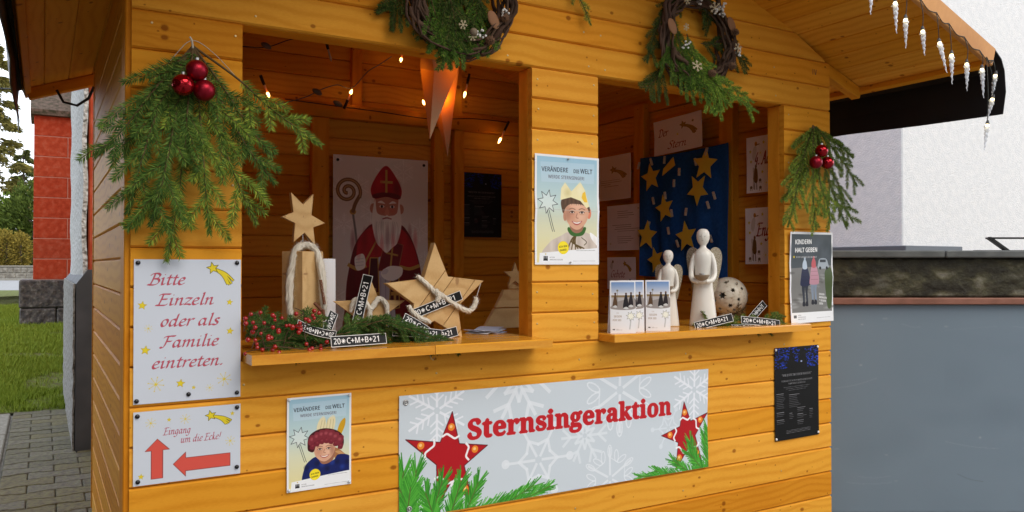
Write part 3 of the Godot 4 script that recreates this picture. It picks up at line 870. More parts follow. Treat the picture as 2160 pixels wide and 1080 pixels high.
func build_far() -> void:
	# low field-stone wall across the road
	var sw := thing("stone_wall", "low grey field stone wall across the road below the hedge", "wall", Vector3(-2.84, 0, -84.90), deg_to_rad(-30.5))
	var core := MB.new(); core.cbox(Vector3(-4, 0.55, 0), Vector3(26, 1.2, 0.5), 0.02)
	obj("core", core, M.conc, sw)
	var cp := MB.new(); cp.cbox(Vector3(-4, 1.23, 0), Vector3(26.1, 0.14, 0.7), 0.02)
	obj("coping", cp, M.conc, sw)
	for r in 2:
		var x := -9.0
		while x < 5.0:
			var w := rng.randf_range(0.45, 1.0)
			var mb := MB.new()
			mb.cbox(Vector3(x + w * 0.5, 0.32 + r * 0.55, 0.26), Vector3(w - 0.07, 0.46, 0.14), 0.06, Basis(Vector3(0, 0, 1), rng.randf_range(-0.06, 0.06)), 0.5, Vector2(rng.randf(), rng.randf()))
			obj("stone", mb, M.field, sw)
			x += w
	var k := 0
	for p in [Vector3(-4.61, 0, -89.42), Vector3(-3.19, 0, -88.58), Vector3(-2.04, 0, -87.91)]:
		bushy("hedge_plant", "rounded bronze tipped clipped hedge plant above the low stone wall", "hedge", p + Vector3(0, 0.9, 0), Vector3(1.9, 3.6, 1.9) * (1.0 + 0.06 * sin(p.x)), Color(0.26, 0.2, 0.05), 31 + k, 5200, 0.22)
		k += 1
	bushy("broad_tree", "dense dark green tree standing behind the hedge", "tree", Vector3(-1.05, 0, -95.45), Vector3(6.0, 9.5, 6.0), Color(0.085, 0.12, 0.03), 71, 12000, 0.4)
	bushy("broad_tree", "rounded mid green tree between hedge and tall spruce", "tree", Vector3(-3.27, 0, -99.08), Vector3(5.0, 8.2, 5.0), Color(0.10, 0.15, 0.03), 72, 9000, 0.4)
	conifer("spruce_tree", "tall ragged spruce rising behind the hedge beside the church", Vector3(-4.78, 0, -102.29), 27.0, 4.6, Color(0.2, 0.18, 0.06), 5, 6000)
	conifer("spruce_tree", "slimmer spruce standing half behind the tall ragged spruce", Vector3(-2.31, 0, -113.60), 16.5, 3.4, Color(0.12, 0.14, 0.05), 6, 3200)
	var cb := MB.new()
	cb.tube(PackedVector3Array([Vector3(-7.74, 0, -36.72) + Vector3(0, 8.2, 0), Vector3(-1.28, 0, -32.92) + Vector3(0, 7.96, 0), Vector3(2.10, 0, -30.92) + Vector3(0, 8.05, 0)]), 0.035, 5)
	tag(obj("overhead_cable", cb, M.black), "thin black overhead cable crossing the pale sky beside the eave", "cable")

func build_right() -> void:
	# grey yard wall with copper strip, weathered parapet and coping, running past the hut's right corner
	var th := deg_to_rad(-30.5)
	var w := thing("yard_wall", "smooth grey yard wall with copper strip and mossy dark parapet beside the hut", "wall", Vector3(3.48, 0, -0.295), th)
	var m := MB.new()
	m.cbox(Vector3(3.425, 0.53, -0.13), Vector3(7.55, 1.12, 0.26), 0.004)
	tag(obj("panel", m, M.greywall, w), "smooth blue grey painted wall panel")
	m = MB.new(); m.cbox(Vector3(3.425, 1.107, -0.11), Vector3(7.56, 0.034, 0.29), 0.004)
	tag(obj("copper_strip", m, M.copper, w), "reddish copper drip strip")
	for s in [[-0.35, 3.4], [3.41, 7.2]]:
		m = MB.new()
		m.cbox(Vector3((s[0] + s[1]) * 0.5, 1.232, -0.21), Vector3(s[1] - s[0], 0.216, 0.3), 0.012, Basis.IDENTITY, 0.8, Vector2(rng.randf(), 0))
		obj("parapet_block", m, M.parapet, w)
	for s in [[-0.35, 0.60], [0.606, 7.2]]:
		m = MB.new()
		m.cbox(Vector3((s[0] + s[1]) * 0.5, 1.362, -0.2), Vector3(s[1] - s[0], 0.04, 0.36), 0.006)
		obj("coping_slab", m, M.coping, w)
	# white rendered house
	var h := thing("white_house", "white rough-cast rendered house with grey ledge behind the yard wall", "house")
	beam(h, "wall", Vector3(6.76, -0.03, -12.0), Vector3(18.0, 8.5, -2.07), M.roughcast, 0.01)
	beam(h, "ledge", Vector3(6.70, 1.43, -9.0), Vector3(7.62, 1.487, -2.0), M.zinc, 0.006)
	# handrail
	var r := thing("handrail", "black flat steel handrail end beyond the mossy parapet", "railing", Vector3(5.55, 0, -0.57), th)
	m = MB.new()
	m.cbox(Vector3(0.62, 1.492, 0), Vector3(1.36, 0.012, 0.05), 0.002)
	obj("top_rail", m, M.black, r)
	m = MB.new()
	m.cbox(Vector3(0.02, 1.445, 0), Vector3(0.17, 0.02, 0.04), 0.002, Basis(Vector3(0, 0, 1), -0.62))
	obj("brace", m, M.black, r)
	m = MB.new(); m.cbox(Vector3(0.55, 1.402, 0), Vector3(1.4, 0.012, 0.04), 0.002)
	obj("lower_rail", m, M.black, r)
	for x in [0.5, 1.1]:
		m = MB.new(); m.cbox(Vector3(x, 0.72, -0.01), Vector3(0.03, 1.5, 0.03), 0.002)
		obj("post", m, M.black, r)
func build_grass() -> void:
	var r := RandomNumberGenerator.new(); r.seed = 99
	var tuft := MB.new()
	for k in 7:
		var an := r.randf() * TAU
		var d := Vector3(cos(an) * 0.55, 1.0, sin(an) * 0.55).normalized()
		var w := Vector3(-sin(an), 0, cos(an))
		tuft.blade(Vector3(r.randf_range(-0.03, 0.03), 0, r.randf_range(-0.03, 0.03)), d, w, 0.0022, r.randf_range(0.03, 0.065), d.cross(w).normalized())
	var mm := MultiMesh.new()
	mm.transform_format = MultiMesh.TRANSFORM_3D; mm.use_colors = true
	mm.mesh = tuft.mesh()
	var xs := []
	var bare := noise(0.7, 3, 4)
	for k in 60000:
		var z := -5.82 - 22.0 * pow(r.randf(), 1.9)
		var far := (-z - 5.8) / 22.0
		var x := r.randf_range(-2.4 - far * 4.0, 0.55)
		# the strip along the church is trodden bare
		var b := bare.get_noise_2d(x * 1.3, z) + (0.75 if x > -0.35 - far * 0.6 and z > -8.6 else 0.0) + (0.4 if z > -6.2 else 0.0)
		if b > 0.34 and r.randf() < 0.88: continue
		if x > -0.55 and z < -17.7: continue
		xs.append([x, z])
	mm.instance_count = xs.size()
	for i in xs.size():
		var s: float = r.randf_range(0.7, 1.5) * (1.0 + (-xs[i][1] - 5.8) * 0.03)
		mm.set_instance_transform(i, Transform3D(Basis(Vector3.UP, r.randf() * TAU).scaled(Vector3(s, s, s)), Vector3(xs[i][0], -0.008, xs[i][1])))
		var q := r.randf()
		mm.set_instance_color(i, Color(0.16 + 0.11 * q, 0.23 + 0.1 * q, 0.026 + 0.02 * q))
	var mi := MultiMeshInstance3D.new()
	mi.name = "grass"; mi.multimesh = mm; mi.material_override = M.leaf
	add_child(mi)
	tag(mi, "short green grass on the lawn beside the church", "grass", "", "stuff")

# added unseen houses and trees, keeping low sky light out of the hut
func build_added_blockers() -> void:
	for h in [[-15.0, 11.5, "added unseen cream rendered house with tiled roof across the yard", 0], [-1.5, 10.0, "added unseen brown brick house with tiled roof across the yard", 1], [10.5, 12.0, "added unseen grey rendered house with tiled roof across the yard", 2]]:
		var t := thing("added_house", h[2], "house", Vector3(h[0], 0, 17.0))
		var w: float = h[1]
		beam(t, "wall", Vector3(0, -0.03, 0), Vector3(w, 3.2, 8), M.facade[h[3]], 0.02)
		var rf := MB.new()
		rf.prism(PackedVector2Array([Vector2(-0.4, 3.15), Vector2(8.4, 3.15), Vector2(4.0, 5.6)]), -0.3, w + 0.3, Transform3D(Basis(Vector3(0, 0, 1), Vector3(0, 1, 0), Vector3(-1, 0, 0)), Vector3(w, 0, 0)))
		obj("roof", rf, M.rooftile, t)
		for fl in 1:
			for k in 4:
				var x := 1.2 + k * (w - 2.4) / 3.0
				if fl == 0 and k == 1:
					beam(t, "door", Vector3(x - 0.5, 0, -0.04), Vector3(x + 0.5, 2.1, 0.02), M.bark, 0.01)
					continue
				var wd := beam(t, "window", Vector3(x - 0.5, 0.9 + fl * 2.1, -0.03), Vector3(x + 0.5, 2.1 + fl * 2.1, 0.02), M.whitecard, 0.01)
				beam(wd, "pane", Vector3(x - 0.44, 0.96 + fl * 2.1, -0.036), Vector3(x + 0.44, 2.04 + fl * 2.1, -0.031), M.zinc, 0.001)
	bushy("added_tree", "added unseen broad green tree shading the left side of the hut", "tree", Vector3(-5.2, 0, -0.9), Vector3(6.5, 8.5, 6.5), Color(0.07, 0.1, 0.03), 81, 14000, 0.5)  # both trees are added out of view to shade the left flank
	bushy("added_tree", "added unseen spreading green tree shading the left side of the hut", "tree", Vector3(-6.2, 0, 4.0), Vector3(6.5, 6.5, 6.0), Color(0.07, 0.1, 0.03), 82, 14000, 0.5)
# ---------------------------------------------------------------- what is printed on signs, posters and leaflets
const WHITE := Color(0.93, 0.94, 0.95)
const GOLD := Color(0.88, 0.80, 0.16)
const ROSE := Color(0.74, 0.27, 0.33)
func comet(cv: Cv, x: float, y: float, r: float, dx: float, dy: float, fillc := GOLD, edge := Color(0.25, 0.25, 0.05)) -> void:
	var asp := float(cv.w) / cv.h
	for k in 4:
		var o := (k - 1.5) * 0.26
		var ex := x + dx + o * r * 1.2; var ey: float = y + dy * (1.0 - 0.1 * abs(k - 1.5)) - o * r * 0.7 * asp
		var mx := x + dx * 0.5 + o * r * 0.6 + dx * 0.12; var my := y + dy * 0.5 - dy * 0.14 - o * r * 0.4 * asp
		cv.ln([x, y, mx, my, ex, ey], r * 0.40, edge, true)
	for k in 4:
		var o := (k - 1.5) * 0.26
		var ex := x + dx + o * r * 1.2; var ey: float = y + dy * (1.0 - 0.1 * abs(k - 1.5)) - o * r * 0.7 * asp
		var mx := x + dx * 0.5 + o * r * 0.6 + dx * 0.12; var my := y + dy * 0.5 - dy * 0.14 - o * r * 0.4 * asp
		cv.ln([x, y, mx, my, ex, ey], r * 0.26, fillc, true)
	cv.star(x, y, r, fillc, 5, 0.45, -0.2, edge)
func spark(cv: Cv, x: float, y: float, r: float, col := Color(0.85, 0.78, 0.45)) -> void:
	var asp := float(cv.w) / cv.h
	for k in 8:
		var an := TAU * k / 8.0 + 0.2
		cv.ln([x, y, x + cos(an) * r, y + sin(an) * r * asp], r * 0.07, col)
		cv.ell(x + cos(an) * r, y + sin(an) * r * asp, r * 0.09, r * 0.09 * asp, col)
	cv.star(x, y, r * 0.3, GOLD)
func print_please_sign() -> Texture2D:
	var cv := Cv.new(420, 594, Color(0.80, 0.835, 0.89))
	for l in [["Bitte", .13, .178, .33], ["Einzeln", .205, .322, .53], ["oder als", .235, .47, .55], ["Familie", .25, .618, .53], ["eintreten.", .16, .76, .68]]:
		pen_text(cv, l[0], .049, l[1], l[2], Color(0.5, 0.2, 0.28), l[3], .17)
		pen_text(cv, l[0], .049, l[1], l[2], Color(0.75, 0.30, 0.38), l[3], .125)
	comet(cv, .725, .062, .062, .17, .12)
	for s in [[.075, .32, .042], [.105, .63, .045], [.89, .31, .032], [.895, .52, .036], [.425, .875, .042], [.548, .91, .02]]: cv.star(s[0], s[1], s[2], GOLD, 5, .45, .15, Color(.7, .6, .1))
	for s in [[.2, .87, .07], [.84, .865, .065], [.13, .48, .035], [.7, .92, .035]]: spark(cv, s[0], s[1], s[2])
	return cv.tex()
func print_entrance_sign() -> Texture2D:
	var cv := Cv.new(420, 298, Color(0.80, 0.835, 0.89))
	pen_text(cv, "Eingang", .06, .27, .345, Color(0.66, 0.27, 0.35), .25, .11)
	pen_text(cv, "um die Ecke!", .06, .425, .475, Color(0.66, 0.27, 0.35), .38, .11)
	var R := Color(0.84, 0.33, 0.29); var E := Color(0.5, 0.2, 0.2)
	for p in [[.215, .39, .325, .545, .265, .545, .265, .93, .16, .93, .16, .545, .105, .545], [.36, .76, .475, .61, .475, .69, .9, .69, .9, .87, .475, .87, .475, .945]]:
		cv.poly(p, R)
		var q: Array = p.duplicate(); q.append_array([p[0], p[1]]); cv.ln(q, .005, E)
	comet(cv, .71, .135, .055, .17, .13)
	for s in [[.92, .13, .022], [.32, .14, .02], [.07, .88, .028]]: cv.star(s[0], s[1], s[2], GOLD, 5, .45, .1, Color(.7, .6, .1))
	for s in [[.155, .165, .045], [.47, .15, .045], [.9, .52, .045]]: spark(cv, s[0], s[1], s[2])
	return cv.tex()
func star_outline(cv: Cv, x: float, y: float, r: float, col: Color, sx: float, sy: float, fillc := Color(1, 1, 1, 0.3)) -> void:
	var p := PackedVector2Array()
	var asp := float(cv.w) / cv.h
	for i in 17:
		var rr := r if i % 2 == 0 else r * 0.52
		var an := -PI / 2 + PI * i / 8.0 + 0.18
		p.append(Vector2(x + cos(an) * rr, y + sin(an) * rr * asp))
	cv.spans(p.slice(0, 16), fillc)
	cv.line(p, r * 0.045, col)
	for o in [-0.012, 0.016]: cv.ln([x + o * 1.0, y + r * asp * 0.7, x + sx + o, y + sy], r * 0.045, col)
func soften(cv: Cv, f: int) -> void:      # the soft edges of a printed photograph
	var w := cv.w; var h := cv.h
	cv.im.resize(w / f, h / f, Image.INTERPOLATE_LANCZOS)
	cv.im.resize(w, h, Image.INTERPOLATE_CUBIC)
func singer_base(cv: Cv) -> void:
	for k in 44:
		var f := k / 43.0
		var c := Color(0.62, 0.78, 0.87).lerp(Color(0.83, 0.87, 0.82), min(1.0, f * 1.6)).lerp(Color(0.91, 0.85, 0.60), clamp((f - 0.45) * 1.7, 0, 1))
		cv.rect(.02, .02 + .96 * f * 0.99, .96, .03, c)
	for e in [[0, 0, .03, 1], [.97, 0, .03, 1], [0, 0, 1, .018], [0, .982, 1, .018]]: cv.rect(e[0], e[1], e[2], e[3], WHITE)
func singer_title(cv: Cv) -> void:
	for e in [[0, 0, .03, 1], [.97, 0, .03, 1], [0, 0, 1, .018], [0, .982, 1, .018]]: cv.rect(e[0], e[1], e[2], e[3], WHITE)
	cv.poly([.08, .07, .93, .06, .92, .245, .1, .25], Color(0.80, 0.88, 0.95, 0.4))
	var INK := Color(0.2, 0.24, 0.3)
	cv.text("VERÄNDERE", fonts.sans, .040, .10, .155, INK, 0, -0.01, .96, .0015)
	cv.text("DIE", fonts.sans, .032, .595, .153, INK, 0, 0, 1.0, .0015)
	cv.text("WELT", fonts.sans, .041, .70, .152, INK, 0, 0.01, .98, .0015)
	cv.text("WERDE STERNSINGER!", fonts.sans, .029, .2, .215, Color(0.42, 0.42, 0.48), 0, 0.0, .98, .001)
	star_outline(cv, .19, .43, .155, Color(0.15, 0.17, 0.2), .09, .27)
func singer_foot(cv: Cv) -> void:
	cv.poly([.07, .895, .5, .87, .97, .845, .97, .982, .06, .982], Color(0.94, 0.95, 0.97))
	cv.ell(.43, .845, .085, .06, Color(0.95, 0.85, 0.1))
	cv.ell(.43, .845, .075, .053, Color(0.98, 0.9, 0.18))
	for t in [["ICH BIN", .843], ["DABEI!", .875]]: cv.text(t[0], fonts.sansb, .017, .43, t[1], Color(0.3, 0.26, 0.05), 1, -.12)
	for k in 3:
		cv.poly([.125 + k * .022, .965, .13 + k * .022, .935, .145 + k * .022, .935, .15 + k * .022, .965], Color(0.1, 0.1, 0.12))
		cv.ell(.138 + k * .022, .93, .009, .008, Color(0.1, 0.1, 0.12))
	cv.star(.16, .905, .014, Color(0.8, 0.7, 0.3))
	cv.text("AKTION", fonts.sans, .011, .22, .94, Color(0.4, 0.4, 0.42))
	cv.text("DREIKÖNIGSSINGEN", fonts.sans, .011, .22, .962, Color(0.4, 0.4, 0.42))
	cv.ln([.63, .872, .94, .868], .004, Color(0.5, 0.5, 0.52)); cv.ln([.58, .968, .94, .966], .003, Color(0.55, 0.55, 0.56))
func face_print(cv: Cv, x: float, y: float, rx: float, ry: float) -> void:
	var S := Color(0.86, 0.66, 0.55)
	cv.smooth([x - rx, y - ry * .5, x - rx * .96, y + ry * .1, x - rx * .72, y + ry * .62, x - rx * .2, y + ry * .98, x + rx * .25, y + ry * .98, x + rx * .75, y + ry * .6, x + rx, y + ry * .05, x + rx * .98, y - ry * .5, x + rx * .5, y - ry, x - rx * .5, y - ry], S)
	cv.soft(x - rx * .55, y + ry * .1, rx * .45, ry * .5, Color(0.72, 0.47, 0.38), .35)
	cv.soft(x + rx * .35, y + ry * .2, rx * .5, ry * .35, Color(0.96, 0.80, 0.70), .6)
	cv.soft(x + rx * .1, y - ry * .5, rx * .6, ry * .3, Color(0.95, 0.79, 0.69), .5)
	for s in [-1.0, 1.0]:
		var ex: float = x + s * rx * .42
		cv.ell(ex, y - ry * .12, rx * .19, ry * .06, Color(0.93, 0.9, 0.88))
		cv.ell(ex, y - ry * .12, rx * .09, ry * .06, Color(0.22, 0.18, 0.16))
		cv.ln([ex - rx * .22, y - ry * .11, ex, y - ry * .2, ex + rx * .22, y - ry * .12], rx * .05, Color(0.36, 0.25, 0.2), true)
		cv.ln([ex - rx * .26, y - ry * .31, ex, y - ry * .38, ex + rx * .26, y - ry * .31], rx * .06, Color(0.58, 0.42, 0.33), true)
		cv.soft(ex, y - ry * .02, rx * .25, ry * .08, Color(0.62, 0.42, 0.36), .3)
	cv.ln([x + rx * .02, y - ry * .05, x - rx * .06, y + ry * .2, x + rx * .12, y + ry * .26], rx * .06, Color(0.68, 0.45, 0.37), true)
	cv.smooth([x - rx * .42, y + ry * .45, x, y + ry * .52, x + rx * .48, y + ry * .42, x + rx * .2, y + ry * .68, x - rx * .15, y + ry * .69], Color(0.70, 0.33, 0.32))
	cv.smooth([x - rx * .34, y + ry * .48, x, y + ry * .54, x + rx * .4, y + ry * .46, x + rx * .16, y + ry * .61, x - rx * .12, y + ry * .61], Color(0.97, 0.95, 0.92))
func print_boy_poster() -> Texture2D:
	var cv := Cv.new(424, 600, WHITE)
	singer_base(cv)
	# cloak, collar, crown, hair
	cv.smooth([.15, .93, .22, .80, .40, .735, .52, .70, .78, .70, .9, .74, .99, .80, .99, .93], Color(0.80, 0.75, 0.71))
	cv.smooth([.86, .70, .99, .76, .99, .83, .88, .76], Color(0.97, 0.97, 0.98))
	for k in 9: cv.soft(.25 + k * .085, .82 + .03 * sin(k * 2.0), .035, .09, Color(0.70, 0.64, 0.60) if k % 2 else Color(0.90, 0.86, 0.82), .6)
	for k in 3:
		cv.ln([.5 + k * .06, .86, .56 + k * .03, .77, .63, .73, .6 - k * .02, .79, .66 + k * .05, .85], .016, Color(0.36, 0.28, 0.12), true)
	cv.ln([.72, .75, .80, .79, .76, .82], .01, Color(0.3, 0.25, 0.15), true)
	cv.smooth([.50, .685, .57, .735, .73, .73, .79, .675, .77, .65, .64, .69, .52, .655], Color(0.22, 0.40, 0.16))
	cv.smooth([.54, .60, .555, .68, .64, .71, .735, .68, .75, .58], Color(0.62, 0.43, 0.35))
	cv.ell(.455, .55, .03, .05, Color(0.78, 0.56, 0.46)); cv.ell(.835, .525, .032, .05, Color(0.88, 0.52, 0.40))
	face_print(cv, .64, .535, .185, .14)
	cv.soft(.49, .52, .06, .1, Color(0.62, 0.44, 0.36), .5)
	cv.smooth([.42, .53, .39, .43, .46, .375, .62, .365, .76, .395, .84, .46, .835, .52, .80, .47, .72, .445, .62, .44, .53, .445, .46, .48], Color(0.34, 0.24, 0.17))
	for k in 12: cv.ln([.44 + k * .03, .39 + .01 * sin(k * 1.7), .42 + k * .035, .45], .01, Color(0.48, 0.36, 0.27, .5) if k % 2 else Color(0.24, 0.16, 0.11, .5))
	cv.poly([.385, .41, .40, .30, .46, .245, .56, .325, .70, .23, .78, .31, .84, .46, .79, .475, .70, .41, .55, .38], Color(0.93, 0.90, 0.72))
	cv.soft(.5, .34, .07, .05, Color(0.80, 0.75, 0.52), .6); cv.soft(.7, .31, .06, .06, Color(0.98, 0.96, 0.84), .6)
	cv.poly([.74, .335, .78, .32, .81, .42, .76, .42, .72, .38], Color(0.93, 0.76, 0.22))
	soften(cv, 5)
	singer_title(cv)
	singer_foot(cv)
	cv.ln([.0, .497, .97, .505], .004, Color(0.72, 0.74, 0.72))
	return cv.tex()
func print_girl_poster() -> Texture2D:
	var cv := Cv.new(424, 600, WHITE)
	singer_base(cv)
	cv.smooth([.70, .58, .80, .60, .90, .66, .97, .70, .9, .76, .76, .72], Color(0.66, 0.45, 0.28))
	for k in 4: cv.ln([.74 + k * .02, .62, .84 + k * .02, .67, .92, .72], .012, Color(0.82, 0.64, 0.44, .7), true)
	for p in [[.46, .42, .47, .30, .56, .225, .60, .30, .57, .42], [.60, .42, .62, .28, .72, .225, .75, .30, .70, .42]]: cv.smooth(p, Color(0.90, 0.86, 0.70))
	cv.smooth([.77, .44, .82, .32, .90, .27, .90, .35, .83, .45], Color(0.82, 0.63, 0.12))
	for k in 5: cv.ln([.50 + k * .05, .40, .54 + k * .045, .27], .008, Color(0.72, 0.67, 0.48, .8), true)
	cv.smooth([.24, .93, .27, .76, .36, .685, .47, .66, .7, .72, .80, .66, .99, .70, .99, .88, .5, .92], Color(0.06, 0.12, 0.38))
	for k in 9: cv.soft(.30 + k * .08, .76 + .04 * sin(k * 2.0), .05, .035, Color(0.16, 0.29, 0.66) if k % 2 else Color(0.03, 0.06, 0.2), .7)
	cv.smooth([.48, .62, .52, .73, .62, .745, .72, .70, .73, .6], Color(0.62, 0.42, 0.33))
	face_print(cv, .575, .595, .165, .12)
	cv.soft(.70, .60, .05, .09, Color(0.60, 0.40, 0.32), .6)
	# braided cap
	cv.smooth([.315, .56, .33, .44, .43, .38, .58, .36, .75, .39, .86, .45, .885, .53, .86, .585, .80, .58, .74, .525, .60, .50, .46, .525, .41, .60, .35, .595], Color(0.26, 0.05, 0.08))
	for k in 7:
		var f := k / 6.0
		var bx := .38 + .44 * f; var by := .485 - .065 * sin(f * PI) + .03 * f
		cv.smooth([bx - .06, by + .015, bx - .02, by - .06, bx + .06, by - .05, bx + .045, by + .01, bx - .005, by + .05], Color(0.50, 0.16, 0.21))
		cv.soft(bx, by - .02, .035, .022, Color(0.74, 0.38, 0.41), .8)
		cv.smooth([bx - .035, by + .075, bx + .0, by + .025, bx + .055, by + .035, bx + .03, by + .09], Color(0.46, 0.12, 0.18))
		cv.soft(bx + .012, by + .05, .022, .014, Color(0.66, 0.3, 0.34), .7)
	soften(cv, 4)
	singer_title(cv)
	singer_foot(cv)
	return cv.tex()
func flake(cv: Cv, x: float, y: float, r: float, style: int, col: Color) -> void:
	var asp := float(cv.w) / cv.h
	for k in 6:
		var an := TAU * k / 6.0 + PI / 6 * (style % 2) + PI / 2
		var d := Vector2(cos(an), sin(an) * asp)
		var e := Vector2(-sin(an), cos(an) * asp)
		var o := Vector2(x, y)
		var pts := func(a: Vector2, b: Vector2): return PackedVector2Array([a, b])
		cv.line(pts.call(o + d * r * .12, o + d * r), r * (.075 if style != 1 else .1), col)
		if style == 0:
			for q in [.4, .6, .8]:
				for s in [-1.0, 1.0]: cv.line(pts.call(o + d * r * (q - .12), o + d * r * (q + .05) + e * r * .2 * s), r * .05, col)
		elif style == 1:
			for s in [-1.0, 1.0]:
				cv.line(pts.call(o + d * r * .62, o + d * r * .95 + e * r * .3 * s), r * .1, col)
				cv.line(pts.call(o + d * r * .2, o + d * r * .42 + e * r * .24 * s), r * .1, col)
		elif style == 2:
			for s in [-1.0, 0.0, 1.0]:
				var c: Vector2 = o + d * r * (.72 + .18 * (1.0 - abs(s))) + e * r * .27 * s
				var lp := PackedVector2Array()
				for i in 13:
					var t := TAU * i / 12.0
					lp.append(c + d * cos(t) * r * .2 + e * sin(t) * r * .08)
				cv.line(lp, r * .035, col)
			cv.line(pts.call(o + e * r * .3 + d * r * .5, o + d * r * .7), r * .03, col)
		else:
			cv.line(pts.call(o + d * r * .35 + e * r * .22, o + d * r * .6), r * .08, col)
			cv.line(pts.call(o + d * r * .35 - e * r * .22, o + d * r * .6), r * .08, col)
			cv.ell(o.x + d.x * r, o.y + d.y * r, r * .12, r * .12 * asp, col)
func printed_fir(cv: Cv, x0: float, y0: float, x1: float, y1: float, nl: float, sd: int, cnt := 60) -> void:
	var r := RandomNumberGenerator.new(); r.seed = sd
	var asp := float(cv.w) / cv.h
	var t := Vector2(x1 - x0, (y1 - y0) / asp).normalized()
	var b := Vector2(-t.y, t.x)
	for k in cnt:
		var f := k / float(cnt)
		var o := Vector2(lerp(x0, x1, f), lerp(y0, y1, f))
		for s in [-1.0, 1.0]:
			var d: Vector2 = (t * r.randf_range(.75, 1.1) + b * s * r.randf_range(.35, .8) * (1.05 - f * .5)).normalized()
			var l: float = nl * r.randf_range(.75, 1.15)
			var g := r.randf()
			cv.line(PackedVector2Array([o, o + Vector2(d.x, d.y * asp) * l]), nl * .055, Color(.16 + .2 * g, .47 + .26 * g, .13 + .12 * g))
	cv.ln([x0, y0, x1, y1], nl * .07, Color(.35, .42, .2))
func cookie_star(cv: Cv, tips: Array, c: Vector2) -> void:
	var p := []
	for i in 5:
		var a := Vector2(tips[i * 2], tips[i * 2 + 1]); var b := Vector2(tips[(i * 2 + 2) % 10], tips[(i * 2 + 3) % 10])
		p.append_array([a.x, a.y])
		var m := c + ((a - c) + (b - c)) * 0.235
		p.append_array([m.x, m.y])
	cv.poly(p, Color(0.70, 0.09, 0.13))
	var q: Array = p.duplicate(); q.append_array([p[0], p[1]])
	cv.ln(q, .002, Color(.3, .08, .12))
	for i in 5:
		var a := Vector2(tips[i * 2], tips[i * 2 + 1])
		var d := c + (a - c) * .66
		cv.ell(d.x, d.y, .0095, .0095 * float(cv.w) / cv.h, Color(0.93, 0.55, 0.18)); cv.ell(d.x - .001, d.y - .004, .004, .004 * float(cv.w) / cv.h, Color(0.99, 0.82, 0.55))
		var l := c + (a - c) * .46
		var e := Vector2((a - c).y / 3.3, -(a - c).x * 3.3) * .2
		cv.ln([l.x - e.x, l.y - e.y, l.x - e.x * .5 - (a.x - c.x) * .05, l.y - e.y * .5 - (a.y - c.y) * .05, l.x, l.y, l.x + e.x * .5 + (a.x - c.x) * .05, l.y + e.y * .5 + (a.y - c.y) * .05, l.x + e.x, l.y + e.y], .0055, Color(.96, .95, .97), true)
func print_banner() -> Texture2D:
	var cv := Cv.new(1240, 372, Color(0.80, 0.845, 0.885))
	for k in 26: cv.soft(.3 + .028 * k, .45 + .3 * sin(k * 1.9), .1, .28, Color(0.86, 0.89, 0.93), .25)
	var F := Color(0.93, 0.95, 0.985, .85); var F2 := Color(0.90, 0.93, 0.965, .8)
	flake(cv, .10, .15, .085, 0, F); flake(cv, .335, -.02, .1, 1, F2); flake(cv, .665, .13, .12, 2, F2); flake(cv, .945, .2, .09, 0, F)
	flake(cv, .395, .68, .1, 3, F2); flake(cv, .545, .52, .075, 1, Color(.88, .915, .95, .8)); flake(cv, .63, .95, .085, 2, F2); flake(cv, .845, .55, .06, 3, Color(.86, .9, .94, .8))
	cookie_star(cv, [.142, .17, .242, .49, .2, .98, .1, .95, .017, .36], Vector2(.135, .55))
	cookie_star(cv, [.905, .31, 1.0, .45, .975, .95, .87, .98, .818, .62], Vector2(.915, .63))
	for b in [[-.01, 1.05, .012, .62, .045], [.02, 1.1, .045, .62, .045], [.07, 1.15, .115, .74, .042], [.13, 1.1, .165, .78, .042], [.17, 1.1, .215, .8, .04], [.2, 1.05, .32, .96, .035], [.05, 1.1, .0, .74, .045], [.1, 1.1, .07, .82, .042], [.24, 1.1, .38, .9, .034], [.02, 1.0, .03, .75, .04], [.3, 1.06, .43, .93, .03]]: printed_fir(cv, b[0], b[1], b[2], b[3], b[4], int(b[0] * 900 + b[2] * 77))
	for b in [[1.0, 1.05, .985, .66, .036], [.97, 1.1, .93, .72, .036], [1.0, 1.1, .92, .82, .036], [.96, 1.1, .86, .88, .033], [.9, 1.05, .79, .95, .03], [.84, 1.02, .73, .98, .026], [1.02, 1.0, 1.0, .6, .034]]: printed_fir(cv, b[0], b[1], b[2], b[3], b[4], int(b[0] * 900 + b[2] * 77))
	var R := Color(0.76, 0.12, 0.16)
	# the word, letter by letter to the width it has on the banner
	cv.text("Sternsingeraktion", fonts.serifb, .165, .186, .42, R, 0, 0.0, 1.055, .0024)
	return cv.tex()
func print_strip() -> Texture2D:
	var cv := Cv.new(360, 62, Color(0.9, 0.9, 0.9))
	cv.rect(.008, .045, .984, .9, Color(0.035, 0.037, 0.045))
	cv.text("20", fonts.sans, .52, .05, .74, Color(.94, .94, .94), 0, 0, .95, .002)
	for k in 4:
		var an := PI * k / 4.0
		cv.ln([.222 - cos(an) * .036, .49 - sin(an) * .036 * 5.8, .222 + cos(an) * .036, .49 + sin(an) * .036 * 5.8], .011, Color(.94, .94, .94))
	cv.text("C+M+B+21", fonts.sans, .52, .285, .74, Color(.94, .94, .94), 0, 0, 1.0, .002)
	return cv.tex()
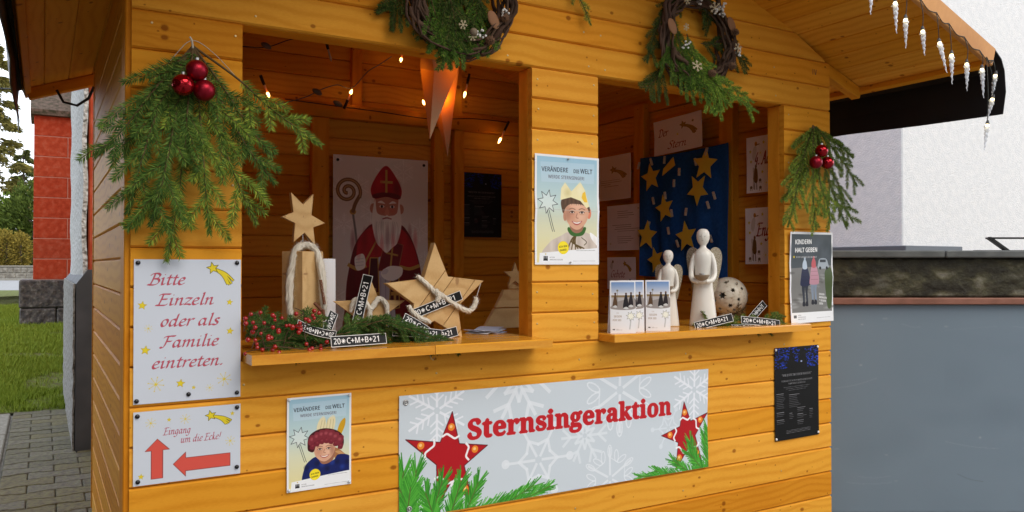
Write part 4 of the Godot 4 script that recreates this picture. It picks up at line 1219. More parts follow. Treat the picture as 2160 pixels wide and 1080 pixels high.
func print_flyer() -> Texture2D:
	var cv := Cv.new(190, 390, Color(0.93, 0.94, 0.96))
	for k in 14: cv.rect(.045, .03 + k * .018, .91, .02, Color(0.45, 0.58, 0.78).lerp(Color(0.86, 0.86, 0.88), k / 13.0))
	cv.rect(.045, .28, .91, .05, Color(0.55, 0.47, 0.33)); cv.rect(.045, .32, .91, .22, Color(0.72, 0.70, 0.70))
	cv.smooth([.045, .54, .2, .42, .6, .36, .955, .33, .955, .54], Color(0.60, 0.57, 0.56))
	for f in [[.2, .26, .5, .1, Color(0.36, 0.26, 0.17)], [.62, .26, .53, .12, Color(0.13, 0.12, 0.14)], [.82, .25, .49, .11, Color(0.16, 0.13, 0.15)]]:
		cv.smooth([f[0] - f[3], f[2], f[0] - f[3] * .6, f[1] + .08, f[0], f[1] - .015, f[0] + f[3] * .5, f[1] + .08, f[0] + f[3] * .7, f[2]], f[4])
		cv.ell(f[0], f[1] - .01, .04, .02, Color(0.35, 0.25, 0.2)); cv.smooth([f[0] - f[3], f[2] + .0, f[0], f[2] - .03, f[0] + f[3] * .8, f[2], f[0], f[2] + .02], Color(0.82, 0.82, 0.82))
	cv.ln([.27, .5, .28, .2], .012, Color(.35, .3, .25)); cv.star(.28, .19, .05, Color(.5, .48, .4), 8, .6)
	var B := Color(0.72, 0.66, 0.62)
	cv.text("EIN", fonts.sans, .022, .24, .63, B); cv.text("SEGEN", fonts.sans, .036, .14, .70, B, 0, 0, 1.0, .003); cv.text("FÜR SIE!", fonts.sans, .034, .1, .77, B, 0, 0, .92, .003)
	star_outline(cv, .8, .68, .19, Color(.35, .35, .36), -.05, .25, Color(.97, .97, .9, .8))
	for k in 3: cv.rect(.09 + k * .03, .92, .024, .022, Color(.1, .1, .12))
	cv.text("AKTION", fonts.sans, .009, .22, .93, Color(.4, .4, .42)); cv.text("DREIKÖNIGSSINGEN", fonts.sans, .009, .22, .945, Color(.4, .4, .42))
	return cv.tex()
func print_children_poster() -> Texture2D:
	var cv := Cv.new(340, 480, WHITE)
	cv.rect(.03, .025, .94, .86, Color(0.28, 0.31, 0.33))
	for k in 16: cv.soft(.06 + k * .06, .2 + .05 * sin(k * 2.3), .09, .09, Color(0.36, 0.39, 0.42) if k % 2 == 0 else Color(0.22, 0.25, 0.27), .5)
	cv.poly([.03, .40, .97, .37, .97, .885, .03, .885], Color(0.47, 0.47, 0.46))
	for k in 40: cv.soft(.03 + .94 * fposmod(k * .618, 1.0), .45 + .42 * fposmod(k * .377, 1.0), .09, .018, Color(0.62, 0.63, 0.63) if k % 3 else Color(0.30, 0.29, 0.27), .7)
	cv.smooth([.8, .45, .97, .42, .97, .8, .88, .85, .84, .7], Color(0.27, 0.33, 0.17))
	cv.smooth([.66, .34, .7, .295, .84, .295, .89, .34, .89, .40, .66, .40], Color(0.62, 0.66, 0.70)); cv.rect(.7, .305, .14, .03, Color(.2, .22, .25)); cv.ell(.7, .40, .025, .018, Color(.1, .1, .1)); cv.ell(.86, .40, .025, .018, Color(.1, .1, .1))
	for f in [[.34, .36, Color(0.13, 0.15, 0.27), Color(0.72, 0.78, 0.84)], [.55, .345, Color(0.74, 0.55, 0.61), Color(0.75, 0.35, 0.38)]]:
		var x: float = f[0]; var y: float = f[1]
		cv.smooth([x - .07, y + .19, x - .055, y + .36, x - .045, y + .43, x - .015, y + .43, x, y + .25, x + .03, y + .43, x + .065, y + .43, x + .06, y + .3, x + .07, y + .19], Color(0.16, 0.18, 0.22) if x < .5 else Color(.5, .55, .62))
		cv.smooth([x - .075, y + .07, x - .03, y + .03, x + .04, y + .03, x + .08, y + .07, x + .115, y + .2, x + .08, y + .235, x - .08, y + .235, x - .11, y + .2], f[2])
		cv.smooth([x - .045, y + .045, x - .045, y - .02, x, y - .06, x + .045, y - .02, x + .045, y + .045], f[3])
		cv.ell(x, y - .065, .02, .015, f[3])
		for k in 3: cv.ln([x - .08, y + .09 + k * .045, x + .085, y + .09 + k * .045], .006, Color(f[2].r * .75, f[2].g * .75, f[2].b * .75))
		for s in [-1, 1]: cv.smooth([x + s * .035 - .022, y + .41, x + s * .035 + .022, y + .41, x + s * .035 + .03, y + .455, x + s * .035 - .03, y + .455], Color(.08, .08, .12))
	cv.text("KINDERN", fonts.sans, .048, .12, .135, Color(.95, .95, .95), 0, -.02, .98, .003); cv.text("HALT GEBEN", fonts.sans, .048, .12, .225, Color(.95, .95, .95), 0, -.02, .98, .003)
	cv.star(.095, .275, .026, GOLD); cv.text("IN DER UKRAINE UND WELTWEIT", fonts.sans, .017, .14, .285, Color(.9, .9, .9), 0, 0, .98)
	for t in [["SEGEN", .70], ["BRINGEN", .735], ["* SEGEN", .77], ["SEIN", .805]]: cv.text(t[0], fonts.sansb, .021, .67, t[1], Color(.95, .95, .95), 0, .1)
	for k in 3: cv.rect(.065 + k * .022, .915, .018, .03, Color(.1, .1, .12))
	for k in 3: cv.text(["AKTION", "DREIKÖNIGSSINGEN", "www.sternsinger.de"][k], fonts.sans, .010, .16, .922 + k * .02, Color(.4, .4, .42))
	cv.ln([.6, .955, .93, .95], .004, Color(.6, .6, .62))
	return cv.tex()
func print_event_poster() -> Texture2D:
	var cv := Cv.new(300, 450, Color(0.03, 0.032, 0.04))
	var r := RandomNumberGenerator.new(); r.seed = 5
	for k in 420:
		var x := r.randf(); var y := r.randf() * .25
		var b := r.randf()
		cv.rect(x, y, .035, .008, Color(.05 + .1 * b, .12 + .2 * b, .45 + .5 * b, .75))
	cv.rect(.0, .235, 1, .03, Color(0.03, 0.032, 0.04))
	for f in [[.28, .02, .14], [.52, -.04, .16]]: cv.smooth([f[0], .27, f[0] + .04, f[1] + .08, f[0] + f[2] * .5, f[1], f[0] + f[2], f[1] + .08, f[0] + f[2] + .05, .27], Color(.025, .027, .035))
	cv.smooth([.3, .27, .36, .15, .5, .17, .62, .2, .7, .27], Color(.025, .027, .035))
	cv.ell(.6, .165, .02, .01, Color(.6, .65, .8))
	var G := Color(.72, .72, .74)
	cv.text("\"WIE JESUS TROTZDEM NAHE IST\"", fonts.serif, .024, .5, .315, G, 1, 0, .82)
	cv.text("WEIHNACHTEN IN DER PFARREIENGEMEINSCHAFT", fonts.serif, .017, .5, .375, G, 1, 0, .78)
	cv.text("NAHE DEM HEILIGEN KIND", fonts.serif, .017, .5, .405, G, 1, 0, .82)
	for k in 3: cv.ln([.2 + .05 * k, .435 + k * .018, .8 - .05 * k, .43 + k * .018], .004, Color(.5, .5, .52))
	for c in [[.04, .5, 9, .2], [.32, .52, 8, .26], [.04, .70, 3, .22], [.04, .78, 3, .22], [.32, .72, 4, .1], [.5, .67, 3, .2], [.5, .74, 3, .22], [.5, .81, 3, .2], [.78, .7, 6, .1]]:
		for k in int(c[2]): cv.ln([c[0], c[1] + k * .019, c[0] + c[3] * r.randf_range(.6, 1.0), c[1] + k * .019], .0055, Color(.58, .58, .6) if k == 0 else Color(.42, .42, .44))
	for k in 3: cv.ln([.25, .905 + k * .014, .8, .9 + k * .014], .004, Color(.55, .55, .57))
	return cv.tex()
func print_bishop_poster() -> Texture2D:
	var cv := Cv.new(420, 850, Color(0.87, 0.855, 0.84))
	for k in 22:
		flake(cv, fposmod(k * .382, 1.0), fposmod(k * .271, 1.0), .11, 2 if k % 2 else 0, Color(.95, .945, .94, .7))
	var RED := Color(0.66, 0.07, 0.11); var DK := Color(0.40, 0.03, 0.07); var GO := Color(0.72, 0.56, 0.26); var HA := Color(0.93, 0.92, 0.90)
	# crook
	cv.ln([.28, .62, .23, .38, .20, .28], .022, Color(.5, .48, .47)); cv.ell(.2, .275, .032, .014, GO)
	var cr := PackedVector2Array()
	for i in 60:
		var f := i / 59.0
		var an := .4 - f * 11.0; var rr := .135 * (1.0 - f * .85)
		cr.append(Vector2(.145 + cos(an) * rr, .175 + sin(an) * rr * .494))
	cv.ln([.2, .275, .225, .235, .27, .195], .036, Color(.5, .36, .22), true); cv.line(cr, .034, Color(.46, .33, .2)); cv.line(cr, .014, Color(.68, .53, .36))
	# cloak
	cv.smooth([.14, 1.05, .13, .70, .16, .56, .22, .44, .32, .365, .42, .33, .68, .33, .78, .37, .86, .45, .92, .56, .94, .70, .93, 1.05], DK)
	cv.smooth([.26, .55, .25, .43, .33, .365, .46, .335, .62, .335, .74, .365, .83, .43, .89, .545, .70, .55, .5, .53], RED)
	for k in 5: cv.soft(.2 + .17 * k, .8, .05, .26, Color(.55, .05, .1) if k % 2 else Color(.3, .02, .06), .5)
	cv.ln([.16, .535, .25, .555, .33, .54], .035, GO, true); cv.ln([.70, .545, .80, .555, .90, .54], .035, GO, true)
	cv.ln([.44, .42, .35, .50, .31, .54], .02, GO, true)
	# white robe and stole
	cv.smooth([.42, .52, .62, .52, .64, .75, .68, 1.05, .36, 1.05, .40, .75], Color(.74, .73, .77))
	for k in 4: cv.ln([.44 + k * .05, .6, .42 + k * .065, 1.0], .01, Color(.62, .61, .67), true)
	cv.rect(.36, .9, .32, .022, GO)
	for s in [[.38, .5, .34, .76, .48, .765, .46, .5], [.6, .54, .58, .76, .69, .75, .68, .54]]: cv.poly(s, Color(.30, .07, .10)); var q: Array = s.duplicate(); q.append_array([s[0], s[1]]); cv.ln(q, .012, GO)
	for c in [[.43, .69], [.64, .69]]: cv.rect(c[0] - .013, c[1] - .04, .026, .075, GO); cv.rect(c[0] - .04, c[1] - .02, .08, .018, GO)
	# book, gloves
	cv.poly([.53, .41, .73, .435, .68, .555, .46, .565], Color(.44, .06, .11)); cv.ln([.53, .41, .73, .435, .68, .555, .46, .565, .53, .41], .008, Color(.6, .4, .25))
	cv.ln([.615, .44, .595, .54], .02, GO); cv.ln([.55, .475, .67, .487], .02, GO)
	cv.smooth([.49, .575, .56, .545, .64, .54, .72, .55, .71, .59, .62, .615, .53, .605], HA); cv.smooth([.50, .58, .52, .555, .57, .56, .55, .58], Color(.85, .84, .85))
	cv.smooth([.22, .50, .30, .48, .33, .51, .32, .55, .24, .56], HA)
	for k in 3: cv.ln([.23, .508 + k * .016, .31, .503 + k * .016], .005, Color(.75, .74, .76))
	# head
	cv.ell(.41, .255, .035, .025, Color(.72, .5, .42)); cv.ell(.70, .255, .035, .025, Color(.72, .5, .42))
	cv.smooth([.44, .2, .66, .2, .68, .27, .62, .33, .5, .33, .43, .27], Color(0.74, 0.50, 0.42))
	cv.soft(.5, .265, .05, .02, Color(.85, .45, .40), .5); cv.soft(.61, .265, .05, .02, Color(.85, .45, .40), .5)
	for s in [-1.0, 1.0]:
		cv.ell(.555 + s * .055, .244, .026, .007, Color(.92, .9, .88)); cv.ell(.555 + s * .055, .244, .012, .007, Color(.15, .12, .12))
		cv.smooth([.555 + s * .02, .23, .555 + s * .06, .215, .555 + s * .1, .225, .555 + s * .06, .228], HA)
	cv.smooth([.53, .28, .555, .245, .58, .28, .555, .29], Color(.82, .56, .47))
	cv.smooth([.43, .21, .40, .28, .40, .34, .44, .42, .50, .455, .55, .475, .61, .45, .67, .42, .71, .34, .70, .27, .68, .21, .66, .275, .58, .29, .555, .285, .53, .29, .45, .275], HA)
	for k in 10: cv.ln([.45 + k * .023, .32, .44 + k * .026, .36, .47 + k * .019, .43], .006, Color(.80, .79, .78), true)
	cv.ln([.51, .305, .555, .30, .60, .305], .012, Color(.55, .25, .25), true)
	# mitre
	cv.smooth([.42, .205, .385, .155, .46, .08, .545, .04, .63, .08, .71, .155, .68, .205, .55, .195], RED)
	cv.smooth([.42, .205, .41, .185, .55, .172, .69, .185, .68, .205, .55, .195], DK)
	cv.rect(.535, .06, .024, .115, GO); cv.rect(.48, .115, .135, .013, GO)
	for k in 12: cv.soft(.2 + .06 * k, .42 + .03 * sin(k * 1.7), .03, .07, Color(.82, .16, .2) if k % 2 else Color(.42, .03, .07), .35)
	cv.soft(.47, .13, .05, .05, Color(.84, .2, .2), .6); cv.soft(.66, .15, .05, .05, Color(.35, .02, .05), .6)
	for k in 8: cv.soft(.44 + .03 * k, .36 + .03 * sin(k * 2.1), .025, .05, Color(.99, .98, .96) if k % 2 else Color(.74, .73, .72), .5)
	soften(cv, 5)
	return cv.tex()
func text_lines(cv: Cv, x: float, y: float, rows: Array, col: Color) -> void:
	for k in rows.size(): cv.ln([x + rows[k][0], y + k * .045, x + rows[k][1], y + k * .045], .011, col)
func print_sheet(kind: String) -> Texture2D:
	var wide := kind in ["stern", "advent", "engel", "gebete"]
	var cv := Cv.new(300 if wide else 220, 190 if wide else 280, Color(0.90, 0.90, 0.92))
	var BR := Color(0.42, 0.30, 0.14); var INK := Color(0.50, 0.10, 0.16)
	if kind == "stern":
		pen_text(cv, "Der", .13, .1, .47, INK, .2, .12); pen_text(cv, "Stern", .13, .3, .86, INK, .38, .12)
		comet(cv, .62, .27, .07, .24, .3, Color(.62, .48, .14), BR)
		cv.star(.82, .22, .03, BR); cv.star(.5, .5, .025, GOLD)
	elif kind in ["advent", "engel", "gebete"]:
		if kind != "gebete":
			cv.smooth([.10, .24, .13, .17, .16, .2, .15, .34, .12, .42, .09, .36], Color(.80, .79, .78)); cv.ell(.15, .13, .02, .04, Color(.72, .5, .2)); cv.ln([.155, .15, .205, .14], .009, BR)
			cv.smooth([.12, .8, .12, .6, .14, .55, .17, .6, .175, .8], BR); cv.ell(.147, .53, .016, .035, Color(.45, .32, .2)); cv.ln([.105, .55, .11, .93], .007, BR)
			for k in 2: cv.ln([.132 + k * .028, .79, .13 + k * .034, .94], .011, Color(.3, .22, .14))
			for s in [[.215, .78], [.22, .91], [.075, .9]]: cv.ell(s[0], s[1], .02, .026, Color(.42, .36, .3)); cv.ln([s[0] - .013, s[1], s[0] - .013, s[1] + .055], .006, BR); cv.ln([s[0] + .013, s[1], s[0] + .013, s[1] + .055], .006, BR)
			pen_text(cv, "4. Advent" if kind == "advent" else "Engel", .14, .13 if kind == "advent" else .18, .5, INK, .42 if kind == "advent" else .3, .13)
			for s in [[.06, .26], [.27, .12], [.25, .64], [.07, .44], [.42, .72], [.6, .2], [.85, .8]]: cv.star(s[0], s[1], .02, GOLD, 5, .45, .2, Color(.6, .5, .1))
			for s in [[.32, .84], [.22, .3], [.6, .85]]: spark(cv, s[0], s[1], .035)
		else:
			cv.smooth([.1, .3, .15, .15, .2, .2, .17, .38], Color(.78, .77, .76)); cv.ell(.2, .14, .03, .045, BR)
			comet(cv, .62, .2, .06, .2, .24, Color(.68, .54, .16), BR)
			pen_text(cv, "Gebete", .13, .12, .62, INK, .5, .12)
			cv.ell(.12, .84, .05, .12, BR); cv.ell(.8, .75, .04, .08, Color(.3, .25, .25))
	elif kind == "comet":
		comet(cv, .45, .32, .11, .35, .2, Color(.70, .58, .3), BR)
		text_lines(cv, .06, .55, [[0, .6], [0, .65], [0, .3], [.1, .55]], Color(.62, .52, .5))
	else:
		text_lines(cv, .1, .14, [[.2, .5], [.2, .65], [.22, .68], [.2, .52]], Color(.5, .45, .45))
		text_lines(cv, .1, .44, [[.05, .6], [.15, .6], [.12, .85], [.2, .7]], Color(.5, .45, .45))
		text_lines(cv, .1, .70, [[.2, .6], [.2, .66], [.2, .6], [.22, .5]], Color(.5, .45, .45))
		for s in [[.9, .1], [.1, .85], [.92, .7]]: cv.star(s[0], s[1], .03, Color(.75, .7, .5))
	return cv.tex()
# ---------------------------------------------------------------- paper
func paper(called: String, label: String, cat: String, tex: Texture2D, at: Vector3, w: float, h: float, turn := 0.0, curl := 0.004, lean := 0.0, rough := 0.55, roll := 0.0, group := "", folds := false) -> Node3D:
	# a sheet hung on a wall: at = middle of its back, turn = which way it faces
	var t := thing(called, label, cat, at, turn, group)
	t.rotation.x = lean; t.rotation.z = roll
	var mb := MB.new()
	var ph := rng.randf() * 6.0
	mb.sheet(w, h, 10, 14, func(u: float, v: float):
		var z: float = 0.0016 + curl * (0.5 + 0.5 * sin(u * 4.0 + ph)) * (0.25 + 0.75 * abs(v - 0.5) * 2.0) + curl * 0.8 * pow(abs(u - 0.5) * 2.0, 4.0) * abs(v - 0.5)
		if folds: z += 0.005 * (1.0 - min(1.0, abs(v - 0.5) * 7.0))
		return Vector3((u - 0.5) * w, (0.5 - v) * h, z), 0.0012)
	obj("sheet", mb, tmat(tex, rough, 0.4), t)
	return t
func pins(t: Node3D, spots: Array, m: Material, r := 0.0055, z := 0.004, called := "pin") -> void:
	var mb := MB.new()
	mb.lathe(PackedVector2Array([Vector2(r * 0.4, -0.004), Vector2(r, 0), Vector2(r, 0.002), Vector2(r * 0.75, 0.0045), Vector2(0, 0.0055)]), 12, Transform3D(Basis(Vector3.RIGHT, PI / 2), Vector3.ZERO))
	var me := mb.mesh()
	for s in spots:
		var o := obj(called, me, m, t); o.position = Vector3(s.x, s.y, z)
func build_papers() -> void:
	rng.seed = 12
	var t := paper("notice_sign", "white A3 sign reading Bitte Einzeln oder als Familie eintreten", "sign", print_please_sign(), Vector3(0.1575, 1.109, 0.001), 0.297, 0.418, 0, 0.001)
	pins(t, [Vector2(-.138, .199), Vector2(.137, .199), Vector2(-.14, -.199), Vector2(.138, -.196), Vector2(0, -.19)], M.blackpin, .0065)
	t = paper("arrow_sign", "white sign with two red arrows reading Eingang um die Ecke", "sign", print_entrance_sign(), Vector3(0.158, 0.772, 0.001), 0.297, 0.212, 0, 0.001)
	pins(t, [Vector2(-.138, .094), Vector2(.138, .096), Vector2(-.136, -.094), Vector2(.138, -.085)], M.blackpin, .0065)
	t = paper("singer_poster", "creased poster of a smiling child in a cream paper crown", "poster", print_boy_poster(), Vector3(1.5165, 1.512, 0.001), 0.297, 0.417, 0, 0.003, 0, 0.45, 0, "", true)
	pins(t, [Vector2(0, .196), Vector2(.01, -.2)], M.steel, .004, .008)
	t = paper("singer_poster", "small poster of a smiling child in a braided dark red cap", "poster", print_girl_poster(), Vector3(0.5525, 0.734, 0.001), 0.21, 0.297, 0, 0.003, 0, 0.45)
	pins(t, [Vector2(-.099, .142), Vector2(.098, .142), Vector2(-.098, -.142), Vector2(.098, -.14)], M.clearpin, .005, .006)
	t = paper("star_banner", "long pale blue banner reading Sternsingeraktion below the counters", "banner", print_banner(), Vector3(1.5325, 0.649, 0.001), 1.414, 0.418, 0, 0.006, 0, 0.32)
	var ey := MB.new()
	var ring := PackedVector3Array()
	for i in 14: ring.append(Vector3(cos(TAU * i / 14) * .008, sin(TAU * i / 14) * .008, .001))
	ey.tube(ring, .0028, 6, true)
	for s in [Vector2(-.683, .185), Vector2(.69, .172), Vector2(-.67, -.178), Vector2(.69, -.178)]:
		var o := obj("eyelet", ey, M.steel, t); o.position = Vector3(s.x, s.y, .004)
		pins(t, [s], M.steel, .004, .003, "screw")
	t = paper("children_poster", "poster of two children on a wet street reading Kindern Halt geben", "poster", print_children_poster(), Vector3(2.906, 1.245, 0.002), 0.306, 0.424, 0, 0.010, 0, 0.45, 0.008, "", true)
	t = paper("event_poster", "black event poster with blue picture pinned below the right counter", "poster", print_event_poster(), Vector3(2.806, 0.712, 0.001), 0.30, 0.424, 0, 0.003, 0, 0.25, 0.005)
	pins(t, [Vector2(-.143, .203), Vector2(.143, .203), Vector2(-.143, -.203), Vector2(.143, -.2)], M.whitepin, .006)
	# inside, on the back wall
	t = paper("bishop_poster", "tall poster of a white bearded bishop in red cope and mitre", "poster", print_bishop_poster(), Vector3(1.515, 1.345, -1.936), 0.595, 1.19, 0, 0.001, 0, 0.5)
	pins(t, [Vector2(-.27, .565), Vector2(.27, .565)], M.blackpin, .009)
	t = paper("dark_notice", "black text notice on the back wall beside the bishop poster", "poster", print_event_poster(), Vector3(2.205, 1.686, -1.97), 0.292, 0.41, 0, 0.002, 0, 0.4)
	# inside, on the right wall (facing -x)
	var R := -PI / 2
	var X := 2.955
	paper("star_sheet", "white card reading Der Stern above the blue cloth", "sheet", print_sheet("stern"), Vector3(X, 2.062, -0.962), 0.40, 0.205, R, 0.006, 0, 0.3, 0.03)
	var a := paper("advent_sheet", "white sheet with shepherd reading 4. Advent", "sheet", print_sheet("advent"), Vector3(X, 1.82, -0.225), 0.42, 0.29, R, 0.002, 0, 0.35)
	a = paper("angel_sheet", "white sheet with shepherd reading Engel", "sheet", print_sheet("engel"), Vector3(X, 1.452, -0.235), 0.42, 0.29, R, 0.002, 0, 0.35)
	a = paper("prayer_sheet", "white sheet reading Gebete behind the leaflets", "sheet", print_sheet("gebete"), Vector3(X, 1.25, -1.485), 0.29, 0.205, R, 0.002, 0, 0.35)
	a = paper("comet_sheet", "white sheet with a pale comet left of the blue cloth", "sheet", print_sheet("comet"), Vector3(X, 1.865, -1.55), 0.33, 0.285, R, 0.003, 0, 0.35)
	a = paper("verse_sheet", "white sheet of printed verses under the comet sheet", "sheet", print_sheet("verse"), Vector3(X, 1.54, -1.455), 0.345, 0.288, R, 0.003, 0, 0.35)
	# blue cloth with paper stars and clothes pegs
	var mb := MB.new()
	mb.sheet(0.73, 0.72, 24, 20, func(u: float, v: float):
		var z := 0.012 + 0.010 * sin(u * 19.0 + v * 2.0) * (0.3 + 0.7 * v) + 0.005 * sin(u * 41.0 - v * 5.0) * v
		return Vector3((u - 0.5) * 0.73 + 0.01 * sin(v * 5.0) * (u - 0.5), 0.36 - v * (0.72 + 0.006 * sin(u * 9.0)) - 0.01 * sin(u * PI) * (1.0 - v), z), 0.002)
	var cl := obj("blue_cloth", mb, M.bluecloth)
	cl.position = Vector3(X, 1.598, -0.92); cl.rotation.y = R
	tag(cl, "dark blue cloth hung on the right wall behind the angels", "cloth")
	var k := 0
	for s in STARS:
		var sm := MB.new()
		var pl := PackedVector2Array()
		for i in 10:
			var rr: float = s[1] * 1.12 * (1.0 if i % 2 == 0 else 0.46)
			pl.append(Vector2(cos(PI / 2 + TAU * i / 10 + s[2]) * rr, sin(PI / 2 + TAU * i / 10 + s[2]) * rr))
		sm.prism(pl, 0.0, 0.0022)
		var o := obj("paper_star", sm, M.yellowpaper)
		o.position = s[0] + Vector3(-0.034 - 0.002 * k, 0, 0); o.rotation = Vector3(0, R + rng.randf_range(-.06, .06), 0)
		tag(o, "yellow paper star pegged " + s[3], "paper star", "yellow paper stars on the blue cloth")
		k += 1
	var tail := MB.new()
	tail.prism(PackedVector2Array([Vector2(-.05, -.03), Vector2(.06, .02), Vector2(.045, .07), Vector2(-.04, .01)]), 0, 0.002)
	var to := obj("paper_tail", tail, M.yellowpaper)
	to.position = Vector3(2.905, 1.854, -0.989); to.rotation.y = R
	tag(to, "yellow paper comet tail joined to the top left star", "paper tail")
	for p in PEGS:
		var pg := thing("clothes_peg", "small pale wooden clothes peg on the dark blue cloth", "peg", p + Vector3(-0.035, 0, 0), R, "clothes pegs on the blue cloth")
		pg.rotation.z = rng.randf_range(-.5, .5)
		for q in 2:
			var pm := MB.new(); pm.cbox(Vector3(0, 0, -0.002 + q * 0.006), Vector3(0.012, 0.044, 0.0045), 0.001)
			obj("jaw", pm, M.peg, pg)
		var sp := MB.new(); sp.cbox(Vector3(0, 0.004, 0.001), Vector3(0.014, 0.006, 0.012), 0.001)
		obj("spring", sp, M.steel, pg)
var STARS := [[Vector3(2.945, 1.825, -1.147), .078, .15, "in the top left corner of the cloth"], [Vector3(2.945, 1.855, -0.695), .082, -.12, "in the top right corner of the cloth"], [Vector3(2.945, 1.721, -0.749), .082, .55, "just below the top right star"], [Vector3(2.945, 1.633, -1.021), .074, .2, "in the middle of the cloth"], [Vector3(2.945, 1.480, -1.177), .082, -.1, "in the lower left of the cloth"], [Vector3(2.945, 1.463, -0.836), .08, .15, "half hidden behind the tall angel"], [Vector3(2.945, 1.334, -1.092), .07, .3, "behind the small angel"]]
var PEGS := [Vector3(2.945, 1.908, -1.260), Vector3(2.945, 1.918, -1.143), Vector3(2.945, 1.916, -1.025), Vector3(2.945, 1.834, -0.901), Vector3(2.945, 1.773, -0.945), Vector3(2.945, 1.924, -0.684), Vector3(2.945, 1.876, -0.768), Vector3(2.945, 1.678, -0.627), Vector3(2.945, 1.630, -0.673), Vector3(2.945, 1.603, -0.847), Vector3(2.945, 1.602, -0.965), Vector3(2.945, 1.684, -1.125), Vector3(2.945, 1.708, -1.021), Vector3(2.945, 1.542, -1.168), Vector3(2.945, 1.501, -0.993), Vector3(2.945, 1.445, -0.652), Vector3(2.945, 1.425, -0.917)]

# ---------------------------------------------------------------- fir greenery
func spline(p: Array, steps := 8) -> PackedVector3Array:
	var out := PackedVector3Array()
	for i in p.size() - 1:
		var p0: Vector3 = p[max(i - 1, 0)]; var p3: Vector3 = p[min(i + 2, p.size() - 1)]
		for s in steps: out.append((p[i] as Vector3).cubic_interpolate(p[i + 1], p0, p3, float(s) / steps))
	out.append(p[p.size() - 1])
	return out
func needles(mb: MB, pts: PackedVector3Array, nn: Vector3, ln: float, step: float, f0: float, tint: Color, wid: float) -> void:
	var total := 0.0
	for i in pts.size() - 1: total += pts[i].distance_to(pts[i + 1])
	var done := 0.0
	var acc := 0.0
	for i in pts.size() - 1:
		var a := pts[i]; var b := pts[i + 1]
		var l := a.distance_to(b)
		var t := (b - a) / maxf(l, 1e-6)
		var side := t.cross(nn).normalized()
		var up := side.cross(t).normalized()
		while acc < l:
			var f := (done + acc) / total
			if f >= f0:
				var p := a + t * acc
				for s in [-1.0, 1.0, 0.0]:
					if s == 0.0 and rng.randf() < 0.45: continue
					var fw := 0.75 + 0.8 * maxf(0.0, f - 0.8) * 5.0
					var d: Vector3 = (t * (fw + rng.randf_range(-0.2, 0.25)) + side * (s * rng.randf_range(0.75, 1.15) + (rng.randf_range(-.5, .5) if s == 0.0 else 0.0)) + up * (rng.randf_range(-0.3, 0.45) if s != 0.0 else 0.8)).normalized()
					var w := d.cross((up + side * rng.randf_range(-0.6, 0.6)).normalized()).normalized()
					var q := rng.randf()
					mb.col = Color(tint.r * (0.45 + 1.0 * q), tint.g * (0.5 + 0.85 * q), tint.b * (0.55 + 0.5 * q)) if q < 0.86 else Color(tint.r * 2.3, tint.g * 1.75, tint.b * 1.4)
					mb.blade(p, d, w, wid, ln * rng.randf_range(0.7, 1.1) * (1.0 - 0.35 * max(0.0, f - 0.85) * 6.0), w.cross(d).normalized())
			acc += step
		acc -= l
		done += l
func fir_branch(parent: Node, p: Array, nn: Vector3, tint: Color, ln := 0.022, twigs := 7, twig := 0.12, bare := 0.08, step := 0.0028, called := "fir_branch", wid := 0.00085) -> MeshInstance3D:
	var mb := MB.new()
	var ax := spline(p)
	var rad := []
	for i in ax.size(): rad.append(lerp(0.0032, 0.0011, float(i) / ax.size()) * (ln / 0.022))
	mb.col = Color(0.13, 0.09, 0.045)
	mb.tube(ax, rad, 5)
	needles(mb, ax, nn, ln, step, bare, tint, wid)
	for k in twigs:
		var f: float = bare + 0.06 + (0.9 - bare) * (k + 0.5) / twigs
		var i := int(f * (ax.size() - 2))
		var t := (ax[i + 1] - ax[i]).normalized()
		var s := 1.0 if k % 2 == 0 else -1.0
		var side := t.cross(nn).normalized() * s
		var l := twig * (1.0 - 0.55 * f) * rng.randf_range(0.55, 1.45)
		var d := (t * 0.85 + side * rng.randf_range(0.5, 0.9) + nn * rng.randf_range(-0.12, 0.22)).normalized()
		var droop := Vector3(0, -rng.randf_range(0.1, 0.42) * l, 0)
		var tw := spline([ax[i], ax[i] + d * l * 0.5 + droop * 0.3, ax[i] + d * l + droop], 4)
		mb.col = Color(0.14, 0.11, 0.05)
		mb.tube(tw, 0.0011, 4, false, false)
		needles(mb, tw, nn, ln * 0.92, step, 0.05, Color(tint.r * 1.12, tint.g * 1.1, tint.b), wid)
	return obj(called, mb, M.needle, parent)
func bauble(parent: Node, at: Vector3, r: float, m: Material) -> void:
	var mb := MB.new(); mb.ball(Vector3.ZERO, Vector3(r, r, r), 28, 20)
	var o := obj("bauble", mb, m, parent); o.position = at
	var cp := MB.new()
	cp.tube(PackedVector3Array([Vector3(0, r * 0.95, 0), Vector3(0, r * 1.18, 0)]), r * 0.2, 10)
	obj("cap", cp, M.steel, o)
